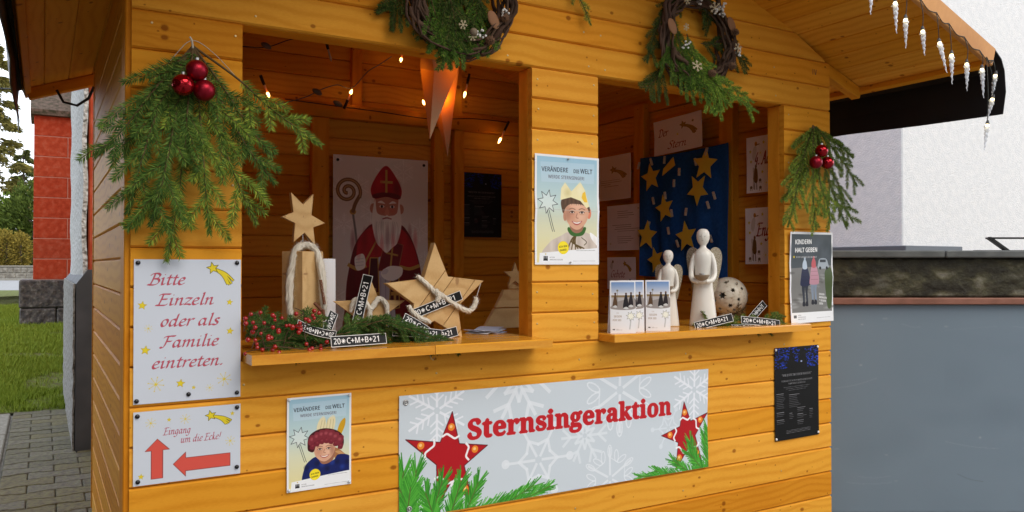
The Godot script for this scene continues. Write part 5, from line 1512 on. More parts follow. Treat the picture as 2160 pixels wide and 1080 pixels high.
func build_green() -> void:
	rng.seed = 77
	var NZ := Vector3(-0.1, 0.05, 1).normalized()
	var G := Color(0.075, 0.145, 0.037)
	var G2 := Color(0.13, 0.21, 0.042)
	var hub := Vector3(0.161, 1.947, 0.030)
	var t := thing("fir_bouquet", "large hanging fir bouquet with three red baubles beside the left window", "bouquet", hub)
	for b in BIG_FIR:
		var p := []
		for q in b[0]: p.append(q - hub)
		fir_branch(t, p, NZ, G if b[1] == 0 else G2, 0.029, b[2] - 1, b[3] * 0.95, b[4], 0.0029, "fir_branch", 0.0014)
	for b in [[Vector3(0.156, 1.852, 0.135), 0], [Vector3(0.119, 1.806, 0.140), 1], [Vector3(0.176, 1.798, 0.135), 0]]: bauble(t, b[0] - hub, 0.0305, M.bauble_gloss if b[1] == 1 else M.bauble_satin)
	var wr := MB.new()
	wr.tube(spline([Vector3(0.065, 1.839, 0.030), Vector3(0.116, 1.919, 0.030), Vector3(0.161, 1.964, 0.030), Vector3(0.221, 1.933, 0.030), Vector3(0.289, 1.866, 0.030)], 6), 0.0012, 4)
	wr.tube(spline([Vector3(0.158, 1.936, 0.050), Vector3(0.155, 1.958, 0.050), Vector3(0.149, 1.968, 0.050)], 4), 0.003, 5)
	var wo := obj("wire", wr, M.twine, t); wo.position = -hub
	hub = Vector3(2.892, 1.957, 0.030)
	t = thing("fir_bouquet", "small hanging fir bouquet with three red baubles beside the right window", "bouquet", hub)
	for b in SMALL_FIR:
		var p := []
		for q in b[0]: p.append(q - hub)
		fir_branch(t, p, NZ, G2 if b[1] == 0 else Color(0.075, 0.13, 0.03), 0.021, b[2] + 4, b[3] * 1.1, 0.03, 0.002, "fir_branch", 0.0012)
	for b in [[Vector3(2.837, 1.822, 0.120), 1], [Vector3(2.792, 1.766, 0.125), 0], [Vector3(2.877, 1.770, 0.120), 1]]: bauble(t, b[0] - hub, 0.029, M.bauble_gloss if b[1] == 1 else M.bauble_satin)
	# tip of a sprig that hangs from the gable
	var sp := thing("fir_sprig", "single thin fir sprig tip hanging from the gable between the wreaths", "sprig")
	fir_branch(sp, [Vector3(1.516, 2.382, 0.030), Vector3(1.553, 2.331, 0.030), Vector3(1.582, 2.285, 0.030), Vector3(1.607, 2.234, 0.030)], NZ, G2, 0.018, 3, 0.04, 0.0, 0.0026, "fir_branch", 0.001)
	wreath("twig wreath with cones, snowflakes and fir above the left window", Vector3(1.026, 2.225, 0.035), 0.178, 3, LEFT_SPRIGS)
	wreath("twig wreath with cones, snowflakes and fir above the right window", Vector3(2.135, 2.245, 0.035), 0.178, 8, RIGHT_SPRIGS)
var BIG_FIR := [
	[[Vector3(0.161, 1.947, 0.030), Vector3(0.061, 1.811, 0.070), Vector3(-0.026, 1.679, 0.090), Vector3(-0.094, 1.600, 0.060)], 0, 8, .14, .12], [[Vector3(0.161, 1.947, 0.030), Vector3(0.071, 1.768, 0.090), Vector3(0.020, 1.602, 0.110), Vector3(-0.014, 1.446, 0.060)], 0, 8, .14, .1],
	[[Vector3(0.161, 1.947, 0.030), Vector3(0.107, 1.730, 0.100), Vector3(0.073, 1.551, 0.120), Vector3(0.046, 1.414, 0.070)], 0, 9, .15, .1], [[Vector3(0.161, 1.947, 0.030), Vector3(0.139, 1.710, 0.070), Vector3(0.118, 1.491, 0.060), Vector3(0.093, 1.316, 0.030)], 1, 9, .12, .1],
	[[Vector3(0.161, 1.947, 0.030), Vector3(0.172, 1.737, 0.090), Vector3(0.185, 1.546, 0.100), Vector3(0.207, 1.395, 0.050)], 1, 9, .14, .1], [[Vector3(0.161, 1.947, 0.030), Vector3(0.204, 1.754, 0.090), Vector3(0.262, 1.578, 0.100), Vector3(0.336, 1.428, 0.070)], 1, 9, .14, .1],
	[[Vector3(0.161, 1.947, 0.030), Vector3(0.226, 1.793, 0.080), Vector3(0.300, 1.649, 0.110), Vector3(0.387, 1.552, 0.080)], 0, 8, .14, .1], [[Vector3(0.161, 1.947, 0.030), Vector3(0.281, 1.857, 0.070), Vector3(0.378, 1.767, 0.100), Vector3(0.521, 1.673, 0.110)], 1, 6, .11, .36],
	[[Vector3(0.161, 1.947, 0.030), Vector3(0.087, 1.836, 0.060), Vector3(0.018, 1.726, 0.070), Vector3(-0.020, 1.606, 0.050)], 0, 8, .12, .1], [[Vector3(0.161, 1.947, 0.030), Vector3(0.239, 1.822, 0.080), Vector3(0.304, 1.722, 0.090), Vector3(0.379, 1.630, 0.080)], 0, 7, .12, .15],
	[[Vector3(0.161, 1.947, 0.030), Vector3(0.145, 1.832, 0.080), Vector3(0.133, 1.704, 0.110), Vector3(0.129, 1.597, 0.100)], 0, 7, .11, .06], 
	[[Vector3(0.161, 1.947, 0.030), Vector3(0.107, 1.669, 0.050), Vector3(0.055, 1.501, 0.070), Vector3(0.008, 1.407, 0.050)], 1, 8, .12, .1], 
]
var SMALL_FIR := [
	[[Vector3(2.892, 1.957, 0.030), Vector3(2.786, 1.799, 0.060), Vector3(2.711, 1.686, 0.070), Vector3(2.686, 1.601, 0.040)], 0, 7, .1], [[Vector3(2.892, 1.957, 0.030), Vector3(2.758, 1.732, 0.070), Vector3(2.699, 1.578, 0.080), Vector3(2.693, 1.476, 0.050)], 0, 8, .1], [[Vector3(2.892, 1.957, 0.030), Vector3(2.829, 1.735, 0.080), Vector3(2.829, 1.583, 0.080), Vector3(2.886, 1.468, 0.050)], 0, 8, .1],
	[[Vector3(2.892, 1.957, 0.030), Vector3(2.934, 1.765, 0.060), Vector3(2.995, 1.612, 0.070), Vector3(3.104, 1.477, 0.050)], 1, 8, .11], [[Vector3(2.892, 1.957, 0.030), Vector3(2.984, 1.858, 0.060), Vector3(3.074, 1.773, 0.070), Vector3(3.155, 1.683, 0.070)], 1, 7, .1], [[Vector3(2.892, 1.957, 0.030), Vector3(2.950, 1.900, 0.060), Vector3(3.039, 1.861, 0.070), Vector3(3.126, 1.817, 0.070)], 1, 6, .08],
	[[Vector3(2.892, 1.957, 0.030), Vector3(2.814, 1.846, 0.050), Vector3(2.770, 1.755, 0.060), Vector3(2.757, 1.647, 0.050)], 0, 6, .09], [[Vector3(2.892, 1.957, 0.030), Vector3(2.862, 1.692, 0.090), Vector3(2.912, 1.585, 0.090), Vector3(2.974, 1.501, 0.060)], 0, 7, .1], [[Vector3(2.892, 1.957, 0.030), Vector3(3.031, 1.705, 0.050), Vector3(3.070, 1.593, 0.060), Vector3(3.140, 1.505, 0.060)], 1, 6, .09]]
var LEFT_SPRIGS := [[[Vector3(0.915, 2.283, 0.050), Vector3(0.923, 2.201, 0.060), Vector3(0.910, 2.127, 0.060), Vector3(0.884, 2.067, 0.060)], 0], [[Vector3(1.009, 2.297, 0.060), Vector3(0.972, 2.187, 0.080), Vector3(0.932, 2.098, 0.090), Vector3(0.919, 2.035, 0.080)], 1], [[Vector3(1.107, 2.268, 0.050), Vector3(1.087, 2.185, 0.070), Vector3(1.053, 2.103, 0.080), Vector3(1.026, 2.033, 0.080)], 1], [[Vector3(0.955, 2.304, 0.060), Vector3(0.976, 2.201, 0.090), Vector3(0.989, 2.120, 0.100), Vector3(0.992, 2.056, 0.100)], 0], [[Vector3(1.060, 2.326, 0.050), Vector3(1.096, 2.244, 0.070), Vector3(1.115, 2.164, 0.070)], 0], [[Vector3(0.995, 2.314, 0.050), Vector3(1.004, 2.196, 0.070), Vector3(1.031, 2.118, 0.070), Vector3(1.055, 2.067, 0.060)], 0], [[Vector3(0.902, 2.262, 0.060), Vector3(0.919, 2.163, 0.080), Vector3(0.949, 2.085, 0.090), Vector3(0.990, 2.012, 0.080)], 1], [[Vector3(1.069, 2.295, 0.050), Vector3(1.013, 2.164, 0.070), Vector3(0.967, 2.055, 0.090), Vector3(0.949, 1.967, 0.080)], 1], [[Vector3(1.082, 2.178, 0.060), Vector3(1.044, 2.101, 0.080), Vector3(0.994, 2.035, 0.090), Vector3(0.963, 2.001, 0.080)], 1], [[Vector3(0.845, 2.245, 0.030), Vector3(0.803, 2.187, 0.040), Vector3(0.780, 2.157, 0.030)], 0], [[Vector3(1.164, 2.194, 0.050), Vector3(1.130, 2.133, 0.070), Vector3(1.111, 2.097, 0.070)], 1], [[Vector3(0.946, 2.243, 0.040), Vector3(0.959, 2.161, 0.050), Vector3(0.946, 2.084, 0.060)], 0], [[Vector3(1.102, 2.287, 0.040), Vector3(1.069, 2.195, 0.050), Vector3(1.088, 2.132, 0.050)], 0]]
var RIGHT_SPRIGS := [[[Vector3(2.021, 2.312, 0.050), Vector3(2.029, 2.211, 0.070), Vector3(2.058, 2.115, 0.080), Vector3(2.089, 2.032, 0.080)], 1], [[Vector3(2.090, 2.241, 0.060), Vector3(2.124, 2.143, 0.080), Vector3(2.154, 2.047, 0.090), Vector3(2.180, 1.961, 0.090)], 2], [[Vector3(2.069, 2.499, 0.040), Vector3(1.996, 2.385, 0.050), Vector3(1.958, 2.282, 0.050), Vector3(1.946, 2.187, 0.040)], 0], [[Vector3(2.060, 2.474, 0.050), Vector3(1.958, 2.340, 0.050), Vector3(1.911, 2.220, 0.040), Vector3(1.890, 2.124, 0.030)], 0], [[Vector3(2.077, 2.259, 0.060), Vector3(2.097, 2.159, 0.080), Vector3(2.180, 2.079, 0.090), Vector3(2.293, 2.021, 0.100), Vector3(2.449, 1.964, 0.100)], 2], [[Vector3(2.025, 2.271, 0.060), Vector3(2.032, 2.170, 0.080), Vector3(2.101, 2.060, 0.090), Vector3(2.180, 1.981, 0.090)], 1], [[Vector3(2.175, 2.239, 0.040), Vector3(2.275, 2.240, 0.050), Vector3(2.363, 2.209, 0.060), Vector3(2.435, 2.157, 0.060)], 0], [[Vector3(1.996, 2.211, 0.050), Vector3(2.003, 2.130, 0.070), Vector3(2.045, 2.065, 0.080), Vector3(2.097, 2.003, 0.080)], 1], [[Vector3(1.975, 2.116, 0.030), Vector3(1.937, 2.063, 0.030), Vector3(1.880, 2.008, 0.030)], 0], [[Vector3(2.190, 2.073, 0.080), Vector3(2.235, 2.006, 0.090), Vector3(2.213, 1.935, 0.090)], 2], [[Vector3(2.112, 2.484, 0.050), Vector3(2.193, 2.399, 0.050), Vector3(2.230, 2.327, 0.040)], 0], [[Vector3(2.137, 2.106, 0.080), Vector3(2.262, 2.069, 0.090), Vector3(2.431, 2.007, 0.090)], 2], [[Vector3(2.060, 2.220, 0.050), Vector3(2.173, 2.112, 0.070), Vector3(2.262, 1.989, 0.090)], 2], [[Vector3(2.012, 2.230, 0.060), Vector3(1.990, 2.167, 0.070), Vector3(1.960, 2.124, 0.070)], 1]]
func pine_cone(parent: Node, at: Vector3, size: float, ax: Vector3) -> void:
	var mb := MB.new()
	var bas := Basis(Quaternion(Vector3.UP, ax.normalized()))
	mb.col = Color(0.07, 0.038, 0.022)
	mb.ball(Vector3.ZERO, bas * Vector3.ONE * 0.0 + Vector3(size * .3, size * .55, size * .3), 8, 6, bas)
	for k in 46:
		var f := k / 46.0
		var an := k * 2.399
		var rr := size * 0.5 * sin(PI * (0.15 + 0.75 * f))
		var o := Vector3(cos(an) * rr * .5, size * (0.62 - 1.2 * f) , sin(an) * rr * .5)
		var d := (Vector3(cos(an), 0.35 - 0.7 * f, sin(an))).normalized()
		var w := Vector3(-sin(an), 0, cos(an))
		var q := rng.randf()
		mb.col = Color(0.11 + 0.08 * q, 0.058 + 0.045 * q, 0.032 + 0.025 * q)
		mb.blade(bas * o, bas * d, bas * w, size * 0.17, rr * 0.75, (bas * (Vector3.UP * 0.8 + d * 0.4)).normalized())
		mb.blade(bas * (o - Vector3(0, size * .05, 0)), bas * d, bas * w, size * 0.15, rr * 0.72, (bas * (Vector3.DOWN * 0.8 + d * 0.4)).normalized())
	var o := obj("pine_cone", mb, M.cone, parent); o.position = at
func snowflake(parent: Node, at: Vector3, r: float, bas: Basis) -> void:
	var mb := MB.new()
	for k in 6:
		var an := TAU * k / 6.0
		var d := Vector3(cos(an), sin(an), 0); var e := Vector3(-sin(an), cos(an), 0)
		mb.cbox(d * r * .5 + Vector3(0, 0, k * .00004), Vector3(r, r * .15, .003), .0006, Basis(d, e, Vector3(0, 0, 1)))
		for s in [-1.0, 1.0]:
			var dd: Vector3 = (d * .6 + e * .8 * s).normalized()
			mb.cbox(d * r * .62 + dd * r * .14 + Vector3(0, 0, .0004 + k * .00004), Vector3(r * .32, r * .12, .003), .0005, Basis(dd, Vector3(-dd.y, dd.x, 0), Vector3(0, 0, 1)))
	var o := obj("snowflake", mb, M.flake, parent); o.transform = Transform3D(bas, at)
func white_berries(parent: Node, at: Vector3, n := 7) -> void:
	var mb := MB.new()
	for k in n:
		var d := Vector3(rng.randf_range(-1, 1), rng.randf_range(-1, 1), rng.randf_range(0, 1)) * 0.017
		mb.col = Color(0.72, 0.72, 0.70)
		mb.ball(d, Vector3.ONE * 0.0042, 8, 6)
		mb.col = Color(0.3, 0.3, 0.28)
		mb.tube(PackedVector3Array([Vector3(0, 0, -.01), d * .8]), 0.0008, 4, false, false)
	var o := obj("white_berries", mb, M.needle, parent); o.position = at
func wreath(label: String, at: Vector3, R: float, sd: int, sprigs: Array) -> void:
	rng.seed = sd
	var t := thing("twig_wreath", label, "wreath", at)
	for k in 26:
		var mb := MB.new()
		var pts := PackedVector3Array(); var rad := []
		var off := rng.randf_range(-.032, .026); var zz := rng.randf_range(0.0, .05); var p1 := rng.randf() * TAU; var p2 := rng.randf() * TAU
		var a0 := rng.randf() * TAU; var sweep := rng.randf_range(3.2, 6.1)
		var w := rng.randf_range(.004, .0105)
		for i in 34:
			var an := a0 + sweep * i / 33.0
			var rr := R + off + .014 * sin(an * 3.0 + p1) + .008 * sin(an * 7.0 + p2)
			pts.append(Vector3(cos(an) * rr, sin(an) * rr, zz + .016 * sin(an * 2.0 + p2) + .008 * sin(an * 9.0 + p1)))
			rad.append(w * (1.0 - 0.55 * i / 33.0) * (1.0 + .15 * sin(i * 2.7)))
		var q := rng.randf()
		mb.col = Color(0.062 + .05 * q, 0.037 + .032 * q, 0.026 + .022 * q)
		mb.tube(pts, rad, 6)
		obj("vine", mb, M.vine, t)
	for b in sprigs:
		var p := []
		for q in b[0]: p.append(q - at)
		fir_branch(t, p, Vector3(-0.1, .1, 1).normalized(), [Color(0.04, 0.07, 0.022), Color(0.055, 0.115, 0.025), Color(0.12, 0.22, 0.04)][b[1]], 0.018, 11, .09, .02, .0021, "fir_sprig", .0012)
	for a in ([[.35, .9], [-.35, .9], [-1.0, .95]] if sd == 3 else [[1.45, 1.0], [.25, .95], [-.6, 1.02], [-1.35, .85]]):
		pine_cone(t, Vector3(cos(a[0]) * R * a[1], sin(a[0]) * R * a[1], .075), .03, Vector3(rng.randf_range(-.6, .6), -.4, 1))
	for a in ([[2.75, 1.0, .024], [.45, 1.08, .026], [-1.75, .62, .02], [-1.45, .82, .018]] if sd == 3 else [[2.3, .95, .02], [1.25, .72, .03], [3.0, .68, .018], [-.15, .98, .026], [-2.0, .82, .03], [1.75, .95, .016]]):
		snowflake(t, Vector3(cos(a[0]) * R * a[1], sin(a[0]) * R * a[1], .088), a[2] * .85, Basis.from_euler(Vector3(rng.randf_range(-.3, .3), rng.randf_range(-.5, .1), rng.randf() * 2.0)))
	for a in ([[2.5, .9], [2.9, .82], [.75, 1.0], [-.25, .8], [-1.2, .75]] if sd == 3 else [[1.0, .9], [1.15, .7], [1.9, .8], [-2.7, .75], [-.25, 1.02], [.9, .75]]):
		white_berries(t, Vector3(cos(a[0]) * R * a[1], sin(a[0]) * R * a[1], .08), 8)
	for a in ([[2.95, .86], [-.55, .72]] if sd == 3 else [[.45, .95], [3.05, 1.0]]):
		var mb := MB.new(); mb.col = Color(0.26, 0.13, 0.07)
		mb.ball(Vector3.ZERO, Vector3(.021, .034, .006), 12, 8, Basis(Vector3(0, 0, 1), .5))
		var o := obj("bark_chip", mb, M.cone, t); o.position = Vector3(cos(a[0]) * R * a[1], sin(a[0]) * R * a[1], .07)
	if sd == 3:
		var mb := MB.new(); mb.col = Color(0.2, 0.16, 0.11); mb.ball(Vector3.ZERO, Vector3(.014, .014, .014), 12, 8)
		var o := obj("seed_ball", mb, M.cone, t); o.position = Vector3(.02, -R * .72, .09)

# ---------------------------------------------------------------- lights
func glow(c: Color, e: float) -> StandardMaterial3D:
	var m := mat(c, 0.4)
	m.emission_enabled = true; m.emission = c; m.emission_energy_multiplier = e
	return m
func build_lights() -> void:
	rng.seed = 5
	var Z := -1.86
	var t := thing("candle_light_chain", "string of small amber candle lights along the back wall", "fairy lights", Vector3(1.2, 2.24, Z))
	var o0 := t.position
	for b in BULBS:
		var a: Vector3 = b[0]; var e: Vector3 = b[1]
		var d := (e - a).normalized()
		var ln := a.distance_to(e)
		var sk := MB.new(); sk.tube(PackedVector3Array([a - o0, a - o0 + d * ln * .45]), .0085, 8)
		obj("socket", sk, M.black, t)
		var cd := MB.new(); cd.tube(PackedVector3Array([a - o0 + d * ln * .45, a - o0 + d * ln * .8]), .0062, 8)
		obj("candle_tube", cd, M.wax, t)
		var fl := MB.new()
		fl.tube(PackedVector3Array([a - o0 + d * ln * .78, a - o0 + d * ln * .86, a - o0 + d * ln * .95, a - o0 + d * ln * 1.06]), [.005, .0085, .0075, .0012], 8)
		obj("flame_bulb", fl, M.flame if b[2] else M.wax, t)
		if b[2]:
			var li := OmniLight3D.new(); li.name = "candle_glow"
			li.light_color = Color(1.0, 0.42, 0.08); li.light_energy = 0.0009; li.omni_range = 4.0; li.omni_attenuation = 2.0; li.light_size = 0.012; li.shadow_enabled = true
			li.position = a - o0 + d * ln * .9 + Vector3(0, 0, 0.02)
			t.add_child(li, true)
	var c := MB.new()
	c.tube(spline([Vector3(0.869, 2.178, -1.900), Vector3(1.039, 2.240, -1.900), Vector3(1.114, 2.283, -1.900), Vector3(1.174, 2.314, -1.900), Vector3(1.235, 2.334, -1.900), Vector3(1.319, 2.327, -1.900), Vector3(1.413, 2.432, -1.900), Vector3(1.486, 2.483, -1.900), Vector3(1.561, 2.540, -1.900)], 5), .003, 5)
	var co := obj("cord", c, M.cordgrey, t); co.position = -o0
	c = MB.new()
	c.tube(spline([Vector3(0.706, 2.482, -1.900), Vector3(0.831, 2.494, -1.900), Vector3(0.959, 2.554, -1.900), Vector3(1.065, 2.580, -1.900)], 5), .003, 5)
	c.tube(spline([Vector3(0.936, 2.223, -1.910), Vector3(1.205, 2.214, -1.910), Vector3(1.490, 2.207, -1.910), Vector3(1.811, 2.195, -1.910), Vector3(2.120, 2.224, -1.910), Vector3(2.379, 2.223, -1.910)], 5), .003, 5)
	co = obj("cord", c, M.black, t); co.position = -o0
	for p in [Vector3(1.111, 2.278, -1.890), Vector3(0.828, 2.499, -1.890), Vector3(1.231, 2.224, -1.890)]:
		var mb := MB.new(); mb.ball(Vector3.ZERO, Vector3(.03, .016, .014), 10, 8, Basis(Vector3(0, 0, 1), -.4))
		var q := obj("coupling", mb, M.cordgrey, t); q.position = p - o0
	# folded paper star lantern, hanging almost edge-on behind the left wreath
	var L := thing("star_lantern", "folded paper star lantern glowing inside the left window", "lantern", Vector3(1.095, 2.06, -0.25), deg_to_rad(56))
	for k in 5:
		var mb := MB.new()
		var an := PI / 2 + TAU * k / 5
		var R := .385; var r := .135; var dp := .075
		var tip := Vector3(cos(an) * R, sin(an) * R, 0)
		var l := Vector3(cos(an + PI / 5) * r, sin(an + PI / 5) * r, 0); var q := Vector3(cos(an - PI / 5) * r, sin(an - PI / 5) * r, 0)
		var f := Vector3(0, 0, dp); var bk := Vector3(0, 0, -dp)
		for g in [[tip, f, l], [tip, f, q], [tip, bk, l], [tip, bk, q]]:
			mb.face(g, Vector3(g[2].x, g[2].y, g[1].z * 8.0), [Vector2(.5, 0), Vector2(.5, 1), Vector2(0 if g[2] == l else 1, .8)])
		obj("point", mb, M.lantern, L)
	var hk := MB.new(); hk.tube(PackedVector3Array([Vector3(0, .38, 0), Vector3(0, roof_y(1.095) - 2.06, 0)]), .002, 5)
	obj("cord", hk, M.black, L)
	var bl := MB.new(); bl.ball(Vector3.ZERO, Vector3.ONE * .018, 12, 8)
	obj("bulb", bl, M.flame, L)
	var ll := OmniLight3D.new(); ll.name = "lantern_glow"; ll.light_color = Color(1.0, 0.62, 0.18); ll.light_energy = 0.006; ll.omni_range = 4.0; ll.omni_attenuation = 2.0; ll.light_size = .02; ll.shadow_enabled = true
	ll.position = Vector3(0.04, -0.1, 0)
	L.add_child(ll)
	# icicle lights on the front edge of the roof
	var ic := thing("icicle_light_chain", "clear acrylic icicle lights hanging along the right roof edge", "fairy lights", Vector3(2.6, 2.38, 0.606))
	var io := ic.position
	var wire := MB.new()
	var prev := Vector3(2.30, roof_y(2.30) - .02, .606)
	for p in ICICLES:
		var top: Vector3 = p[0]
		var up := Vector3(top.x - .01, roof_y(min(top.x, 3.34)) - .004, .606)
		if p[1] == 1: up = Vector3(3.3, roof_y(3.3) - .01, .606)
		wire.tube(spline([prev - io, (prev + up) * .5 - io + Vector3(0, -.018, 0), up - io], 4), .002, 4)
		wire.tube(spline([up - io, (up + top) * .5 - io + Vector3(rng.randf_range(-.012, .012), 0, .006), top - io], 4), .0018, 4)
		prev = up
		var s := sub("icicle", ic)
		s.position = top - io; s.rotation = Vector3(0, rng.randf() * 3.0, p[2])
		var body := MB.new()
		var il := rng.randf_range(.085, .125)
		var pts := PackedVector3Array(); var rad := []
		for i in 23:
			var f := i / 22.0
			pts.append(Vector3(.0012 * sin(f * 30.0), -.014 - il * f, .0012 * cos(f * 30.0)))
			rad.append((.0098 * (1.0 - f) + .0012) * (1.0 + .22 * sin(i * 2.1)))
		body.tube(pts, rad, 7)
		obj("rod", body, M.icicle, s)
		var cp := MB.new(); cp.tube(PackedVector3Array([Vector3(0, .012, 0), Vector3(0, .0, 0), Vector3(0, -.004, 0)]), [.004, .0075, .0085], 8)
		obj("cap", cp, M.cordgrey, s)
		var le := MB.new(); le.ball(Vector3(0, -.01, 0), Vector3(.008, .007, .008), 10, 7)
		obj("led", le, M.led, s)
	var w := obj("cable", wire, M.darkcord, ic)
var BULBS := [[Vector3(0.793, 2.329, -1.870), Vector3(0.839, 2.218, -1.870), true], [Vector3(1.154, 2.570, -1.870), Vector3(1.184, 2.462, -1.870), false], [Vector3(1.623, 2.606, -1.870), Vector3(1.608, 2.512, -1.870), true], [Vector3(1.261, 2.196, -1.870), Vector3(1.306, 2.304, -1.870), true], [Vector3(1.802, 2.182, -1.870), Vector3(1.752, 2.291, -1.870), true], [Vector3(2.066, 2.492, -1.870), Vector3(2.030, 2.347, -1.870), true], [Vector3(2.349, 2.220, -1.870), Vector3(2.276, 2.082, -1.870), true]]
var ICICLES := [[Vector3(2.510, 2.369, 0.610), 0, 0.05], [Vector3(2.653, 2.336, 0.610), 0, -.04], [Vector3(2.720, 2.281, 0.610), 0, .02], [Vector3(2.832, 2.252, 0.610), 0, -.09], [Vector3(2.945, 2.220, 0.610), 0, -.2], [Vector3(3.032, 2.182, 0.610), 0, -.02], [Vector3(3.142, 2.159, 0.610), 0, 0.0], [Vector3(3.256, 2.151, 0.610), 0, -.06], [Vector3(3.362, 2.138, 0.610), 0, .2], [Vector3(3.340, 2.032, 0.610), 1, .26], [Vector3(3.296, 1.915, 0.610), 1, .14]]
# ---------------------------------------------------------------- things on the counters
func wool(parent: Node, p: Array, r: float, fuzz := 240) -> MeshInstance3D:
	var mb := MB.new()
	var ax := spline(p, 7)
	var rad := []
	for i in ax.size():
		var f := float(i) / (ax.size() - 1)
		rad.append(r * (0.78 + 0.3 * rng.randf()) * (0.55 + 0.45 * min(1.0, min(f, 1.0 - f) * 9.0)))
	mb.col = Color(0.66, 0.62, 0.54)
	mb.tube(ax, rad, 9)
	for k in 5:
		var sp := PackedVector3Array()
		for i in ax.size():
			var tt := (ax[min(i + 1, ax.size() - 1)] - ax[max(i - 1, 0)]).normalized()
			var e := tt.cross(Vector3(0.2, 0.1, 1)).normalized(); var g := tt.cross(e)
			var an := k * 1.257 + i * 0.22 + 0.5 * sin(i * 0.9 + k)
			sp.append(ax[i] + (e * cos(an) + g * sin(an)) * rad[i] * 0.75)
		mb.tube(sp, r * 0.42, 6)
	for k in fuzz:
		var i := rng.randi() % (ax.size() - 1)
		var t := (ax[i + 1] - ax[i]).normalized()
		var d := t.cross(Vector3(rng.randf_range(-1, 1), rng.randf_range(-1, 1), rng.randf_range(-1, 1))).normalized()
		var q := rng.randf_range(.8, 1.1)
		mb.col = Color(0.68 * q, 0.64 * q, 0.56 * q)
		var b: Vector3 = ax[i].lerp(ax[i + 1], rng.randf()) + d * rad[i] * .85
		var dd := (t * rng.randf_range(-1.5, 1.5) + d * .7).normalized()
		mb.blade(b, dd, dd.cross(d).normalized(), .0006, r * rng.randf_range(.6, 2.0), d)
	return obj("wool", mb, M.wool, parent)
func strip(label: String, at: Vector3, turn: Vector3, bend := 0.0, ln := 0.202) -> void:
	# black paper strip 202 x 35 mm with the blessing printed on it; bend rolls it about its short side
	var t := thing("blessing_strip", label, "paper strip", at, 0.0, "black blessing strips")
	t.rotation = turn
	var mb := MB.new()
	mb.sheet(ln, .035, 14, 2, func(u: float, v: float):
		var x := (u - .5) * ln
		if abs(bend) > .01:
			var rr := 1.0 / bend
			return Vector3(rr * sin(x * bend), .035 * (1.0 - v), rr * (1.0 - cos(x * bend)))
		return Vector3(x, .035 * (1.0 - v), 0.0), .0009)
	obj("strip", mb, M.strip, t)
func star_poly(c: Vector2, tips: PackedVector2Array, inner: PackedVector2Array) -> PackedVector2Array:
	var o := PackedVector2Array()
	for i in tips.size(): o.append(tips[i] - c); o.append(inner[i] - c)
	return o
func boards_of(parent: Node, pl: PackedVector2Array, dir: Vector2, cuts: Array, th: float, m: Material) -> void:
	# the outline sawn from boards that lie along dir: each board a piece, a dark gap between
	var nrm := Vector2(-dir.y, dir.x)
	var lo := -2.0
	for i in cuts.size() + 1:
		var hi: float = cuts[i] if i < cuts.size() else 2.0
		var a := lo + (.0011 if i > 0 else 0.0); var b := hi - (.0011 if i < cuts.size() else 0.0)
		var band := PackedVector2Array([nrm * a - dir * 2, nrm * a + dir * 2, nrm * b + dir * 2, nrm * b - dir * 2])
		for piece in Geometry2D.intersect_polygons(pl, band):
			var mb := MB.new()
			mb.prism(piece, -th * .5, th * .5, Transform3D.IDENTITY, 1.6, Vector2(i * .31, i * .23), .0015)
			obj("board", mb, m, parent)
		lo = hi
